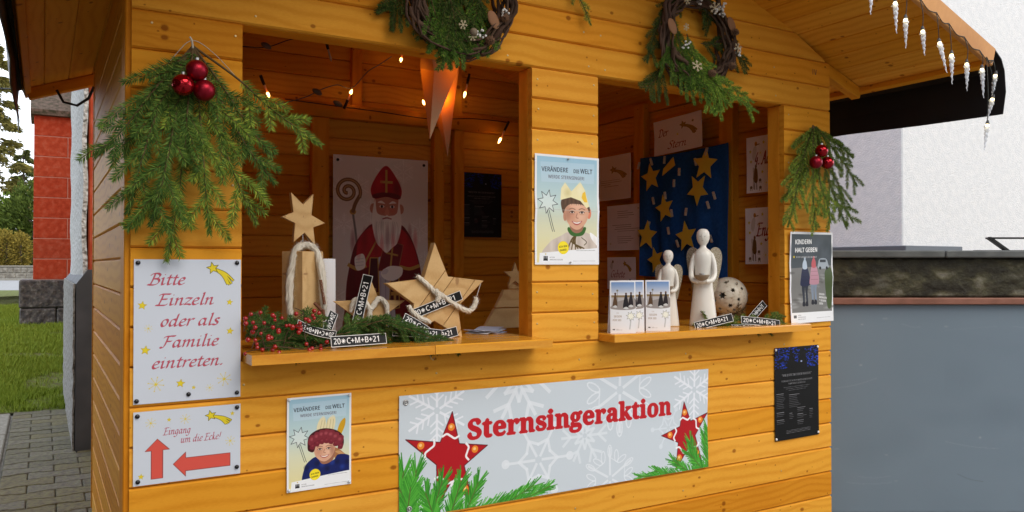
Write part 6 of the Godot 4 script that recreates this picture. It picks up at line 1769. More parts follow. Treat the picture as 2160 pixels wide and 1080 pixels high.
func build_left_counter() -> void:
	rng.seed = 300
	# square post with star, wool and cinnamon
	var at := Vector3(0.572, CT, -0.265)
	var t := thing("star_post", "pale square wooden post with a six pointed star and white wool", "decoration", at)
	var mb := MB.new()
	mb.cbox(Vector3(0, .157, 0), Vector3(.1, .314, .1), .0015, Basis(Vector3.UP, deg_to_rad(29)), 2.0, Vector2(.1, .2))
	obj("post", mb, M.raw, t)
	mb = MB.new(); mb.tube(PackedVector3Array([Vector3(0, .31, 0), Vector3(0, .40, 0)]), .0025, 6)
	obj("rod", mb, M.steel, t)
	var zs := -0.265
	mb = MB.new()
	var pl := PackedVector2Array()
	for q in PackedVector2Array([Vector2(0.526, 1.555), Vector2(0.570, 1.514), Vector2(0.607, 1.552), Vector2(0.600, 1.478), Vector2(0.650, 1.451), Vector2(0.607, 1.434), Vector2(0.614, 1.369), Vector2(0.575, 1.415), Vector2(0.536, 1.381), Vector2(0.541, 1.448), Vector2(0.495, 1.468), Vector2(0.535, 1.486)]): pl.append(q - Vector2(at.x, at.y))
	mb.prism(pl, -.011, .011, Transform3D(Basis(Vector3.UP, deg_to_rad(3)), Vector3(0, 0, 0)), 2.0, Vector2(.3, .1), .0012)
	obj("star", mb, M.raw, t)
	var w := wool(t, [Vector3(-.052, .085, .04), Vector3(-.056, .15, .035), Vector3(-.05, .25, .034), Vector3(-.03, .318, .03), Vector3(.0, .335, .02), Vector3(.034, .322, .03), Vector3(.052, .25, .05), Vector3(.056, .16, .055), Vector3(.062, .105, .05)], .0125, 2200)
	for c in [[Vector3(.045, .215, .064), Vector3(.058, .13, .068)], [Vector3(.052, .112, .068), Vector3(.06, .072, .066)], [Vector3(.022, .135, .068), Vector3(.058, .1, .062)]]:
		var cb := MB.new(); cb.tube(PackedVector3Array(c), .0055, 8)
		obj("cinnamon_stick", cb, M.cinnamon, t)
	# white folded card behind the post
	var card := MB.new()
	card.sheet(.09, .29, 4, 8, func(u: float, v: float): return Vector3((u - .5) * .09 + .012 * v * (1.0 - u), .29 * (1.0 - v), .012 * sin(u * 3.0) - .01 * v), .001)
	var co := obj("white_card", card, M.whitecard); co.position = Vector3(.672, CT, -.34); co.rotation = Vector3(-.06, -.1, 0)
	tag(co, "blank white card leaning behind the square wooden post", "card")
	# small star
	at = Vector3(0.80, CT, -0.215)
	t = thing("wooden_star", "small pale wooden star with wool bow half buried in fir", "wooden star", at, deg_to_rad(-12))
	pl = PackedVector2Array()
	for i in 10:
		var rr := .135 if i % 2 == 0 else .056
		pl.append(Vector2(cos(PI / 2 + TAU * i / 10) * rr, .098 + sin(PI / 2 + TAU * i / 10) * rr * .94))
	var base := MB.new(); base.prism(pl, -.012, .012, Transform3D.IDENTITY, 2.0, Vector2(.2, .5), .0014)
	obj("star", base, M.raw, t)
	wool(t, [Vector3(-.068, .10, .02), Vector3(-.055, .14, .024), Vector3(-.02, .135, .026), Vector3(.0, .11, .028), Vector3(.03, .145, .024), Vector3(.056, .128, .022), Vector3(.062, .09, .02)], .0095, 260)
	wool(t, [Vector3(.0, .115, .028), Vector3(-.004, .07, .03), Vector3(.002, .03, .03)], .009, 120)
	# big star sawn from boards
	at = Vector3(1.03, CT, -0.15)
	t = thing("wooden_star", "large pale wooden star sawn from boards and tied with wool", "wooden star", at)
	var tips := PackedVector2Array([Vector2(1.022, 1.384), Vector2(1.226, 1.242), Vector2(1.135, 1.029), Vector2(0.933, 1.054), Vector2(0.833, 1.236)])
	var inn := PackedVector2Array([Vector2(1.076, 1.259), Vector2(1.117, 1.147), Vector2(1.020, 1.097), Vector2(0.939, 1.162), Vector2(0.978, 1.251)])
	pl = star_poly(Vector2(at.x, at.y), tips, inn)
	boards_of(t, pl, Vector2(.62, .785).normalized(), [-.062, .006, .082, .125], .034, M.raw)
	wool(t, [Vector3(-0.082, 0.227, 0.025), Vector3(-0.054, 0.205, 0.025), Vector3(-0.020, 0.175, 0.025), Vector3(0.012, 0.143, 0.025)], .0085, 260)
	wool(t, [Vector3(-0.012, 0.175, 0.028), Vector3(0.001, 0.157, 0.028), Vector3(-0.004, 0.133, 0.028)], .010, 160)
	wool(t, [Vector3(0.003, 0.164, 0.028), Vector3(0.050, 0.132, 0.028), Vector3(0.099, 0.103, 0.028), Vector3(0.132, 0.096, 0.028), Vector3(0.154, 0.123, 0.028), Vector3(0.156, 0.144, 0.028)], .0095, 420)
	wool(t, [Vector3(-0.117, 0.121, 0.030), Vector3(-0.103, 0.098, 0.030), Vector3(-0.075, 0.077, 0.030), Vector3(-0.032, 0.058, 0.030)], .0085, 200)
	wool(t, [Vector3(0.161, 0.140, 0.020), Vector3(0.173, 0.175, 0.020), Vector3(0.181, 0.197, 0.020)], .0012, 40)
	# strips
	strip("black strip 20*C+M+B+21 standing alone at the front of the counter", Vector3(.668, CT + .006, .052), Vector3(-.22, .17, 0.0), .6)
	strip("black strip 20*C+M+B+21 tied across the large wooden star", Vector3(1.031, 1.140, -0.122), Vector3(0, -.1, .345), .3)
	strip("black strip bent round the foot of the large star under wool", Vector3(0.965, 1.051, -0.100), Vector3(-.1, .25, -.55), -3.0)
	strip("black strip curving over fir in front of the large star", Vector3(0.922, 1.048, -0.040), Vector3(-.15, .1, -.12), -3.5)
	strip("black strip showing only its end 21 under the large star", Vector3(1.016, 1.027, -0.090), Vector3(-.2, .35, .12), 1.5)
	strip("black strip standing upright along the small wooden star", Vector3(0.773, 1.165, -0.170), Vector3(0, -.3, 1.35), 3.0)
	strip("black strip curled upside down on the red berries", Vector3(0.549, 1.100, -0.020), Vector3(-.7, .1, 2.72), 5.0, .13)
	strip("black strip leaning on edge behind the upside down strip", Vector3(0.586, 1.105, -0.060), Vector3(-.2, .3, -2.1), 2.0, .11)
	# wooden fir tree of boards at the back
	at = Vector3(1.5, CT, -0.385)
	t = thing("board_tree", "pale wooden tree of stacked boards with star beside the window post", "decoration", at)
	for q in [[[-.142, 0.002, .16, .002, .11, .085, -.09, .085], 0], [[-.085, .089, .1, .089, .06, .163, -.045, .163], 0], [[-.02, .166, .03, .166, .03, .195, -.02, .195], 1]]:
		var pp := PackedVector2Array()
		for i in range(0, q[0].size(), 2): pp.append(Vector2(q[0][i], q[0][i + 1]))
		mb = MB.new(); mb.prism(pp, -.01 + q[1] * .004, .01 - q[1] * .004, Transform3D.IDENTITY, 1.7, Vector2(.4, .3), .0012)
		obj("board", mb, M.raw, t)
	pl = PackedVector2Array()
	for i in 10:
		var rr := .056 if i % 2 == 0 else .023
		pl.append(Vector2(.005 + cos(PI / 2 + TAU * i / 10) * rr, .222 + sin(PI / 2 + TAU * i / 10) * rr))
	mb = MB.new(); mb.prism(pl, .006, .016, Transform3D.IDENTITY, 2.0, Vector2.ZERO, .001)
	obj("star", mb, M.raw, t)
	# papers by the window post
	t = thing("paper_pile", "loose pale papers piled on the counter by the window post", "papers", Vector3(1.375 - .09, CT, -.23), .3)
	for k in 4:
		mb = MB.new()
		mb.sheet(.14, .1, 6, 4, func(u: float, v: float): return Vector3((u - .5) * .14, .002 + k * .004 + .006 * sin(u * 5.0 + k), (v - .5) * .1), .0009)
		var o := obj("sheet", mb, M.bluepaper if k % 2 else M.whitecard, t); o.rotation.y = rng.randf_range(-.4, .4)
	# fir and berries
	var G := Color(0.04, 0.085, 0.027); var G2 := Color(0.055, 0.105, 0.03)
	t = thing("fir_garland", "fir twigs with red berries lying at the left end of the counter", "garland", Vector3(.5, CT, -.03))
	var o0 := t.position
	for b in [[Vector3(0.612, 1.071, -0.060), Vector3(0.517, 1.083, -0.060), Vector3(0.425, 1.095, -0.060), Vector3(0.336, 1.106, -0.060)], [Vector3(0.395, 1.066, -0.060), Vector3(0.455, 1.068, -0.060), Vector3(0.532, 1.070, -0.060), Vector3(0.596, 1.055, -0.060)], [Vector3(0.336, 1.073, -0.060), Vector3(0.410, 1.080, -0.060), Vector3(0.486, 1.085, -0.060), Vector3(0.548, 1.098, -0.060)], [Vector3(0.351, 1.048, -0.060), Vector3(0.425, 1.051, -0.060), Vector3(0.501, 1.050, -0.060), Vector3(0.580, 1.040, -0.060)], [Vector3(0.336, 1.058, -0.060), Vector3(0.395, 1.104, -0.060), Vector3(0.440, 1.117, -0.060)], [Vector3(0.455, 1.055, -0.060), Vector3(0.517, 1.107, -0.060), Vector3(0.540, 1.126, -0.060)], [Vector3(0.366, 1.037, -0.060), Vector3(0.455, 1.043, -0.060), Vector3(0.532, 1.033, -0.060), Vector3(0.596, 1.023, -0.060)]]:
		var p := []
		for q in b: p.append(q - o0 + Vector3(0, .012, rng.randf_range(-.05, .06)))
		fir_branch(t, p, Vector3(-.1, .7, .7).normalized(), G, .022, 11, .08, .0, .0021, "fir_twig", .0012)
	var st := MB.new()
	st.col = Color(.1, .06, .045)
	var bm := MB.new(); bm.ball(Vector3.ZERO, Vector3.ONE * .0066, 12, 8)
	var bmesh := bm.mesh()
	for g in BERRIES:
		var p := []
		for q in g: p.append(q - o0 + Vector3(0, 0, rng.randf_range(-.02, .03)))
		st.tube(spline(p, 5), .0014, 5)
	obj("stem", st, M.vine, t)
	for q in BERRY_AT:
		var o := obj("berry", bmesh, M.berry, t)
		o.position = q - o0 + Vector3(0, 0, rng.randf_range(-.02, .03)); o.scale = Vector3.ONE * rng.randf_range(.8, 1.2)
	t = thing("fir_spray", "fir twigs spread between the two wooden stars on the counter", "fir twigs", Vector3(.85, CT, -.05))
	o0 = t.position
	for b in [[Vector3(0.592, 1.056, -0.050), Vector3(0.657, 1.070, -0.050), Vector3(0.724, 1.085, -0.050), Vector3(0.792, 1.089, -0.050)], [Vector3(0.609, 1.057, -0.050), Vector3(0.690, 1.069, -0.050), Vector3(0.775, 1.073, -0.050), Vector3(0.862, 1.060, -0.050)], [Vector3(0.724, 1.091, -0.050), Vector3(0.775, 1.106, -0.050), Vector3(0.844, 1.100, -0.050), Vector3(0.897, 1.071, -0.050)], [Vector3(0.826, 1.087, -0.050), Vector3(0.897, 1.060, -0.050), Vector3(0.961, 1.035, -0.050), Vector3(1.026, 1.025, -0.050)], [Vector3(0.757, 1.050, -0.050), Vector3(0.826, 1.051, -0.050), Vector3(0.915, 1.031, -0.050), Vector3(0.979, 1.017, -0.050)], [Vector3(0.641, 1.079, -0.050), Vector3(0.707, 1.057, -0.050), Vector3(0.775, 1.044, -0.050)], [Vector3(0.809, 1.072, -0.050), Vector3(0.862, 1.040, -0.050), Vector3(0.915, 1.017, -0.050)], [Vector3(0.641, 1.071, -0.050), Vector3(0.690, 1.093, -0.050), Vector3(0.757, 1.100, -0.050), Vector3(0.826, 1.087, -0.050)]]:
		var p := []
		for q in b: p.append(q - o0 + Vector3(0, .01, rng.randf_range(-.03, .05)))
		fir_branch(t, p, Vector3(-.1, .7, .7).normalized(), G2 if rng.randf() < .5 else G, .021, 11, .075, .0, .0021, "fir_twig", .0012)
var BERRIES := [[Vector3(0.333, 1.046, 0.020), Vector3(0.355, 1.096, 0.020), Vector3(0.376, 1.110, 0.020), Vector3(0.355, 1.154, 0.020)], [Vector3(0.319, 1.037, 0.020), Vector3(0.405, 1.050, 0.020), Vector3(0.494, 1.037, 0.020), Vector3(0.555, 1.049, 0.020)], [Vector3(0.376, 1.044, 0.020), Vector3(0.369, 1.095, 0.020), Vector3(0.398, 1.109, 0.020), Vector3(0.420, 1.137, 0.020)], [Vector3(0.434, 1.048, 0.020), Vector3(0.442, 1.092, 0.020), Vector3(0.464, 1.106, 0.020), Vector3(0.509, 1.119, 0.020)], [Vector3(0.509, 1.029, 0.020), Vector3(0.494, 1.090, 0.020), Vector3(0.524, 1.134, 0.020), Vector3(0.529, 1.149, 0.020)], [Vector3(0.420, 1.027, 0.020), Vector3(0.494, 1.033, 0.020), Vector3(0.586, 1.043, 0.020)], [Vector3(0.312, 1.098, 0.020), Vector3(0.322, 1.141, 0.020), Vector3(0.355, 1.154, 0.020)], [Vector3(0.464, 1.129, 0.020), Vector3(0.494, 1.150, 0.020), Vector3(0.471, 1.166, 0.020)]]
var BERRY_AT := [Vector3(0.325, 1.153, 0.040), Vector3(0.350, 1.158, 0.040), Vector3(0.316, 1.138, 0.040), Vector3(0.312, 1.125, 0.040), Vector3(0.333, 1.127, 0.040), Vector3(0.339, 1.112, 0.040), Vector3(0.335, 1.098, 0.040), Vector3(0.361, 1.126, 0.040), Vector3(0.389, 1.148, 0.040), Vector3(0.400, 1.142, 0.040), Vector3(0.397, 1.133, 0.040), Vector3(0.415, 1.139, 0.040), Vector3(0.467, 1.149, 0.040), Vector3(0.493, 1.132, 0.040), Vector3(0.500, 1.127, 0.040), Vector3(0.508, 1.128, 0.040), Vector3(0.518, 1.135, 0.040), Vector3(0.512, 1.144, 0.040), Vector3(0.524, 1.156, 0.040), Vector3(0.530, 1.151, 0.040), Vector3(0.425, 1.137, 0.040), Vector3(0.386, 1.079, 0.040), Vector3(0.374, 1.078, 0.040), Vector3(0.354, 1.094, 0.040), Vector3(0.336, 1.075, 0.040), Vector3(0.322, 1.074, 0.040), Vector3(0.404, 1.097, 0.040), Vector3(0.412, 1.099, 0.040), Vector3(0.417, 1.095, 0.040), Vector3(0.384, 1.081, 0.040), Vector3(0.393, 1.110, 0.040), Vector3(0.447, 1.111, 0.040), Vector3(0.456, 1.105, 0.040), Vector3(0.473, 1.100, 0.040), Vector3(0.484, 1.107, 0.040), Vector3(0.467, 1.093, 0.040), Vector3(0.396, 1.052, 0.040), Vector3(0.393, 1.040, 0.040), Vector3(0.406, 1.034, 0.040), Vector3(0.496, 1.054, 0.040), Vector3(0.500, 1.037, 0.040), Vector3(0.511, 1.040, 0.040), Vector3(0.537, 1.037, 0.040), Vector3(0.546, 1.044, 0.040), Vector3(0.546, 1.034, 0.040), Vector3(0.567, 1.055, 0.040), Vector3(0.314, 1.032, 0.040), Vector3(0.343, 1.062, 0.040), Vector3(0.344, 1.052, 0.040), Vector3(0.364, 1.042, 0.040), Vector3(0.435, 1.113, 0.040), Vector3(0.444, 1.114, 0.040), Vector3(0.469, 1.110, 0.040), Vector3(0.473, 1.120, 0.040)]
func angel(label: String, at: Vector3, h: float, turn: float) -> void:
	var t := thing("angel_figure", label, "angel figure", at, turn, "")
	var s := h / .42
	var b := MB.new()
	var prof := PackedVector2Array()
	for q in [[.0, 0], [.058, 0], [.0605, .004], [.059, .012], [.052, .08], [.044, .15], [.038, .2], [.036, .225], [.0385, .25], [.042, .28], [.042, .3], [.037, .318], [.026, .33], [.0155, .338], [.0125, .346], [.0145, .352], [.022, .362], [.0275, .378], [.0285, .392], [.026, .406], [.019, .416], [.01, .4205], [0, .4215]]: prof.append(Vector2(q[0], q[1]) * s)
	b.lathe(prof, 32, Transform3D.IDENTITY, .82)
	for sd in [-1.0, 1.0]:
		b.tube(spline([Vector3(sd * .033, .312, .004) * s, Vector3(sd * .046, .27, .010) * s, Vector3(sd * .049, .222, .02) * s, Vector3(sd * .038, .198, .042) * s, Vector3(sd * .016, .194, .058) * s], 5), [.010 * s, .0115 * s, .0118 * s, .0118 * s, .0116 * s, .0115 * s, .0114 * s, .0113 * s, .0112 * s, .0112 * s, .0112 * s, .0112 * s, .0112 * s, .011 * s, .011 * s, .0108 * s, .0106 * s, .0104 * s, .0102 * s, .01 * s, .0095 * s], 10)
	b.ball(Vector3(0, .196, .055) * s, Vector3(.026, .012, .012) * s, 14, 8)
	b.tube(PackedVector3Array([Vector3(0, .397, .0225) * s, Vector3(0, .385, .026) * s, Vector3(0, .378, .0245) * s]), [.0014 * s, .0026 * s, .0016 * s], 7)
	obj("body", b, M.glaze, t)
	var fc := MB.new()
	for sd in [-1.0, 1.0]: fc.tube(spline([Vector3(sd * .0055, .389, .0232) * s, Vector3(sd * .0095, .3872, .0222) * s, Vector3(sd * .0135, .389, .0198) * s], 4), .0009 * s, 5)
	fc.tube(spline([Vector3(-.004, .3695, .0213) * s, Vector3(0, .369, .0218) * s, Vector3(.004, .3695, .0213) * s], 3), .0008 * s, 5)
	obj("face_lines", fc, M.faceline, t)
	for sd in [-1.0, 1.0]:
		var w := MB.new()
		var pl := PackedVector2Array()
		for q in [.012, .29, .03, .33, .052, .342, .072, .33, .08, .30, .074, .25, .062, .20, .052, .155, .044, .145, .036, .17, .026, .22]: pl.append(Vector2(0, 0))
		var raw := [.012, .29, .03, .33, .052, .342, .072, .33, .08, .30, .074, .25, .062, .20, .052, .155, .044, .145, .036, .17, .026, .22]
		pl = PackedVector2Array()
		for p in Cv.curve(raw, true, 3): pl.append(Vector2(p.x * sd, p.y) * s)
		w.prism(pl, -.0035 * s, .0035 * s, Transform3D(Basis(Vector3.UP, sd * .35), Vector3(0, 0, -.026 * s)), 6.0, Vector2(.2, .2), .0008)
		obj("wing", w, M.wing, t)
	var bw := MB.new()
	var bp := PackedVector2Array()
	for q in [[0, .196], [.012, .197], [.024, .205], [.033, .218], [.0345, .222], [.032, .222], [.02, .212], [0, .209]]: bp.append(Vector2(q[0], q[1]) * s)
	bw.lathe(bp, 20, Transform3D(Basis.IDENTITY, Vector3(0, .0, .062) * s), .8)
	obj("bowl", bw, M.bowl, t)
	var tl := MB.new()
	tl.tube(PackedVector3Array([Vector3(0, .212, .062) * s, Vector3(0, .228, .062) * s]), .012 * s, 14)
	obj("tea_light", tl, M.steel, t)
func build_right_counter() -> void:
	rng.seed = 400
	for f in [[Vector3(1.745, CT, .055), -.42, "front leaflet Ein Segen für Sie of the overlapping pair"], [Vector3(1.812, CT, .026), -.42, "rear leaflet Ein Segen für Sie tucked behind another leaflet"], [Vector3(1.937, CT, .04), -.42, "leaflet Ein Segen für Sie standing alone before the small angel"]]:
		var t := thing("leaflet", "white " + f[2], "leaflet", f[0], f[1], "leaflets standing on the right counter")
		t.rotation.x = -.04
		var mb := MB.new()
		mb.sheet(.102, .205, 6, 8, func(u: float, v: float): return Vector3((u - .5) * .102, .2055 * (1.0 - v), .003 * sin(u * 3.1)), .0012)
		obj("front_page", mb, M.flyer, t)
		mb = MB.new()
		mb.sheet(.102, .205, 4, 4, func(u: float, v: float): return Vector3((u - .5) * .102, .2053 * (1.0 - v), -.002 - .05 * v), .0012)
		obj("back_page", mb, M.whitecard, t)
	angel("tall white ceramic angel holding a small brown bowl", Vector3(2.285, CT, -.065), .425, -.86)
	angel("short white ceramic angel behind the leaflets", Vector3(2.15, CT, -.14), .332, -.80)
	# ceramic ball with star-shaped holes
	var bt := thing("star_ball", "cream ceramic ball lantern pierced with star shaped holes", "ball lantern", Vector3(2.645, CT, -.27))
	var cs := CSGCombiner3D.new(); cs.name = "shell"
	var sp := CSGSphere3D.new(); sp.name = "outer"; sp.radius = .092; sp.radial_segments = 40; sp.rings = 24; cs.add_child(sp)
	var si := CSGSphere3D.new(); si.name = "hollow"; si.radius = .085; si.radial_segments = 40; si.rings = 24; si.operation = CSGShape3D.OPERATION_SUBTRACTION; cs.add_child(si)
	var k := 0
	for d in [[-62, 4, .021], [-30, 20, .014], [-38, -28, .015], [-78, -40, .012], [-98, 28, .013], [-12, -8, .012], [-55, 48, .013], [-90, -12, .015], [5, 25, .012], [-20, -45, .013], [-120, 5, .014], [60, 10, .02], [120, -10, .02]]:
		var pg := CSGPolygon3D.new(); pg.name = "star_hole_%03d" % k; k += 1
		var pl := PackedVector2Array()
		for i in 12:
			var rr: float = d[2] * (1.0 if i % 2 == 0 else .5)
			pl.append(Vector2(cos(TAU * i / 12) * rr, sin(TAU * i / 12) * rr))
		pg.polygon = pl; pg.depth = .05; pg.operation = CSGShape3D.OPERATION_SUBTRACTION
		var bas := Basis(Vector3.UP, deg_to_rad(d[0])) * Basis(Vector3.RIGHT, -deg_to_rad(d[1]))
		pg.transform = Transform3D(bas, bas * Vector3(0, 0, .11))
		cs.add_child(pg)
	cs.material_override = M.ballglaze
	bt.add_child(cs); cs.position = Vector3(0, .117, 0)
	var ft := MB.new()
	ft.lathe(PackedVector2Array([Vector2(0, 0), Vector2(.05, 0), Vector2(.05, .012), Vector2(.04, .034)]), 24)
	obj("foot", ft, M.ballglaze, bt)
	# fir, strips, dried plants
	var t := thing("fir_spray", "fir twigs at the feet of the tall angel on the right counter", "fir twigs", Vector3(2.4, CT, .0))
	var o0 := t.position
	for b in [[Vector3(2.227, 1.096, -0.020), Vector3(2.289, 1.069, -0.020), Vector3(2.374, 1.039, -0.020), Vector3(2.447, 1.026, -0.020)], [Vector3(2.289, 1.032, -0.020), Vector3(2.374, 1.045, -0.020), Vector3(2.461, 1.055, -0.020), Vector3(2.551, 1.060, -0.020)], [Vector3(2.345, 1.026, -0.020), Vector3(2.432, 1.026, -0.020), Vector3(2.521, 1.027, -0.020), Vector3(2.612, 1.019, -0.020)], [Vector3(2.206, 1.035, -0.020), Vector3(2.289, 1.036, -0.020), Vector3(2.374, 1.049, -0.020)], [Vector3(2.581, 1.020, -0.020), Vector3(2.643, 1.051, -0.020), Vector3(2.705, 1.077, -0.020)], [Vector3(2.551, 1.022, -0.020), Vector3(2.643, 1.031, -0.020), Vector3(2.721, 1.054, -0.020)]]:
		var p := []
		for q in b: p.append(q - o0 + Vector3(0, .006, rng.randf_range(-.03, .05)))
		fir_branch(t, p, Vector3(-.3, .7, .7).normalized(), Color(0.075, 0.115, 0.03), .019, 10, .065, .0, .0022, "fir_twig", .0012)
	t = thing("dried_plants", "brown dried seed heads and twigs behind the ceramic ball", "dried plants", Vector3(2.60, CT, -.10))
	for i in 26:
		var an := rng.randf() * TAU
		var hgt := rng.randf_range(.06, .20)
		var rr := rng.randf_range(.01, .06)
		var q := rng.randf()
		fir_branch(t, [Vector3(.05, 0, -.12), Vector3(.05 + cos(an) * rr * .6, hgt * .5, -.12 + sin(an) * rr * .6), Vector3(.05 + cos(an) * rr, hgt, -.12 + sin(an) * rr)], Vector3(0, .2, 1).normalized(), Color(.10 + .07 * q, .065 + .05 * q, .035 + .03 * q), .013, 5, .04, .25, .004, "stem", .0012)
	strip("black strip under fir at the foot of the tall angel", Vector3(2.269, 1.041, 0.020), Vector3(-.2, -.15, .17), .5)
	strip("black strip 20*C+M+B+21 lying on fir at the counter's right end", Vector3(2.536, 1.033, 0.040), Vector3(-.25, -.2, -.12), -1.6)
	strip("black strip tilted up steeply behind the right end strip", Vector3(2.595, 1.075, -0.030), Vector3(-.1, -.2, .72), .8, .12)
	strip("black strip lying flat under the right counter fir", Vector3(2.475, 1.023, 0.050), Vector3(-1.1, -.1, -.02), .4)
func scuffed(t: Texture2D) -> Texture2D:
	var cv := Cv.new(512, 512, Color(0, 0, 0))
	var base: Image = t.get_image(); base.convert(Image.FORMAT_RGBA8); base.resize(1024, 1024)
	cv.im = base
	var r := RandomNumberGenerator.new(); r.seed = 8
	for k in 26:
		var x := r.randf(); var y := r.randf(); var a := r.randf_range(-0.5, 0.5); var l := r.randf_range(0.02, 0.12)
		cv.ln([x, y, x + cos(a) * l * 0.5, y + sin(a) * l * 0.5 + 0.004, x + cos(a) * l, y + sin(a) * l], r.randf_range(0.0009, 0.002), Color(0.62, 0.66, 0.7, 0.55) if k % 3 else Color(0.3, 0.33, 0.36, 0.5), true)
	for k in 18: cv.ell(r.randf(), r.randf(), r.randf_range(0.001, 0.004), r.randf_range(0.001, 0.003), Color(0.68, 0.7, 0.72, 0.7))
	for k in 10: cv.soft(r.randf(), r.randf(), r.randf_range(0.03, 0.1), r.randf_range(0.02, 0.06), Color(0.43, 0.47, 0.5), 0.3)
	return cv.tex()
func make_materials() -> void:
	for f in [["sans", "Droid Sans", 400], ["sansb", "Droid Sans", 700], ["serif", "Droid Serif", 400], ["serifb", "Droid Serif", 700], ["mono", "Droid Sans Mono", 400]]:
		var sf := SystemFont.new(); sf.font_names = PackedStringArray([f[1]]); sf.font_weight = f[2]
		fonts[f[0]] = sf
	var wt := wood_tex(Color(0.80, 0.42, 0.075), Color(0.68, 0.31, 0.042), Color(0.27, 0.085, 0.014), 11)
	M.wood = []
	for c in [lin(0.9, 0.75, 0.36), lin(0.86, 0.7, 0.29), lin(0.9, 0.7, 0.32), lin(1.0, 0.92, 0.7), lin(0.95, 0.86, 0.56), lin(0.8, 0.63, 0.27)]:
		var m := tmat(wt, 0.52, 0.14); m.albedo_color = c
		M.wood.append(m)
	M.gloss = tmat(wt, 0.18, 0.5); M.gloss.albedo_color = lin(0.9, 0.78, 0.42)
	var pt := wood_tex(Color(0.62, 0.42, 0.2), Color(0.5, 0.31, 0.13), Color(0.3, 0.16, 0.07), 23, 512, 64, 4, 2)
	M.raw = tmat(pt, 0.65, 0.3)
	M.pale = tmat(pt, 0.55, 0.4); M.pale.albedo_color = Color(1.0, 0.86, 0.7)
	M.felt = mat(lin(0.025, 0.025, 0.028), 0.9)
	M.tarp = mat(lin(0.008, 0.009, 0.012), 0.55, 0.0, 0.35)
	M.black = mat(lin(0.01, 0.01, 0.01), 0.5)
	M.brass = mat(lin(0.55, 0.42, 0.2), 0.35, 0.9)
	M.leaf = vmat(0.7, 0.12); M.leaf.backlight_enabled = true; M.leaf.backlight = Color(0.25, 0.28, 0.12)
	M.bark = tri_map(tmat(noise_tex(0.03, 4, 9, [[0.2, Color(0.05, 0.035, 0.025)], [0.8, Color(0.13, 0.095, 0.07)]], 256), 0.9), 1.0)
	M.yard = tri_map(tmat(noise_tex(0.02, 5, 3, [[0.2, Color(0.15, 0.14, 0.12)], [0.8, Color(0.24, 0.225, 0.2)]]), 0.9), 0.7)
	M.lawn = tri_map(tmat(noise_tex(0.03, 5, 13, [[0.3, Color(0.1, 0.08, 0.04)], [0.45, Color(0.1, 0.12, 0.03)], [0.8, Color(0.15, 0.2, 0.035)]]), 0.95, 0.2), 0.6)
	M.road = tri_map(tmat(noise_tex(0.05, 4, 17, [[0.2, Color(0.2, 0.2, 0.2)], [0.8, Color(0.27, 0.27, 0.27)]], 256), 0.9), 0.5)
	M.conc = tri_map(tmat(noise_tex(0.04, 5, 19, [[0.2, Color(0.17, 0.155, 0.125)], [0.8, Color(0.28, 0.26, 0.22)]]), 0.92), 1.1)
	M.joint = tri_map(tmat(noise_tex(0.08, 4, 21, [[0.3, Color(0.03, 0.025, 0.018)], [0.75, Color(0.06, 0.06, 0.025)]], 256), 0.95), 2.0)
	M.paver = []
	var pvt := noise_tex(0.03, 5, 25, [[0.2, Color(0.1, 0.085, 0.062)], [0.5, Color(0.14, 0.122, 0.088)], [0.66, Color(0.14, 0.135, 0.07)], [0.85, Color(0.17, 0.155, 0.125)]])
	var pvb := bump_tex(0.15, 3, 26, 3.0, 256)
	for c in [Color(1, 1, 1), Color(0.93, 0.93, 0.9), Color(1.0, 0.98, 0.86)]:
		var m := tri_map(tmat(pvt, 0.85, 0.4), 1.3); m.albedo_color = c
		with_bump(m, pvb, 0.5)
		M.paver.append(m)
	M.red = []
	var rt := noise_tex(0.025, 5, 27, [[0.2, Color(0.42, 0.058, 0.022)], [0.6, Color(0.5, 0.08, 0.032)], [0.85, Color(0.53, 0.115, 0.06)]])
	var rb := bump_tex(0.04, 4, 28, 5.0, 256)
	for c in [Color(1, 1, 1), Color(0.94, 0.94, 0.96), Color(0.97, 0.92, 0.9)]:
		var m := tri_map(tmat(rt, 0.85, 0.3), 0.5); m.albedo_color = c
		with_bump(m, rb, 0.25)
		M.red.append(m)
	M.mortar = mat(lin(0.56, 0.27, 0.2), 0.9)
	M.plinth = tri_map(tmat(noise_tex(0.02, 5, 29, [[0.25, Color(0.05, 0.045, 0.045)], [0.5, Color(0.085, 0.075, 0.068)], [0.66, Color(0.11, 0.095, 0.082)], [0.85, Color(0.2, 0.19, 0.18)]]), 0.85), 0.7)
	with_bump(M.plinth, bump_tex(0.02, 4, 30, 6.0, 256), 1.0)
	M.slate = tri_map(tmat(noise_tex(0.01, 4, 33, [[0.2, Color(0.062, 0.066, 0.075)], [0.8, Color(0.1, 0.104, 0.116)]], 256), 0.7), 0.8)
	M.limewash = tri_map(tmat(noise_tex(0.04, 5, 35, [[0.2, Color(0.2, 0.19, 0.17)], [0.36, Color(0.48, 0.47, 0.45)], [0.8, Color(0.66, 0.66, 0.66)]]), 0.9), 1.2)
	with_bump(M.limewash, bump_tex(0.06, 4, 36, 6.0, 256), 1.0)
	M.limewash_grey = tri_map(tmat(noise_tex(0.03, 5, 37, [[0.25, Color(0.1, 0.085, 0.07)], [0.45, Color(0.24, 0.225, 0.2)], [0.8, Color(0.36, 0.35, 0.34)]]), 0.9), 1.4)
	M.mossy = tri_map(tmat(noise_tex(0.03, 5, 39, [[0.3, Color(0.05, 0.05, 0.025)], [0.55, Color(0.12, 0.09, 0.065)], [0.8, Color(0.17, 0.13, 0.1)]], 256), 0.95), 1.0)
	M.field = tri_map(tmat(noise_tex(0.02, 5, 43, [[0.2, Color(0.12, 0.105, 0.085)], [0.8, Color(0.3, 0.28, 0.24)]], 256), 0.95), 0.35)
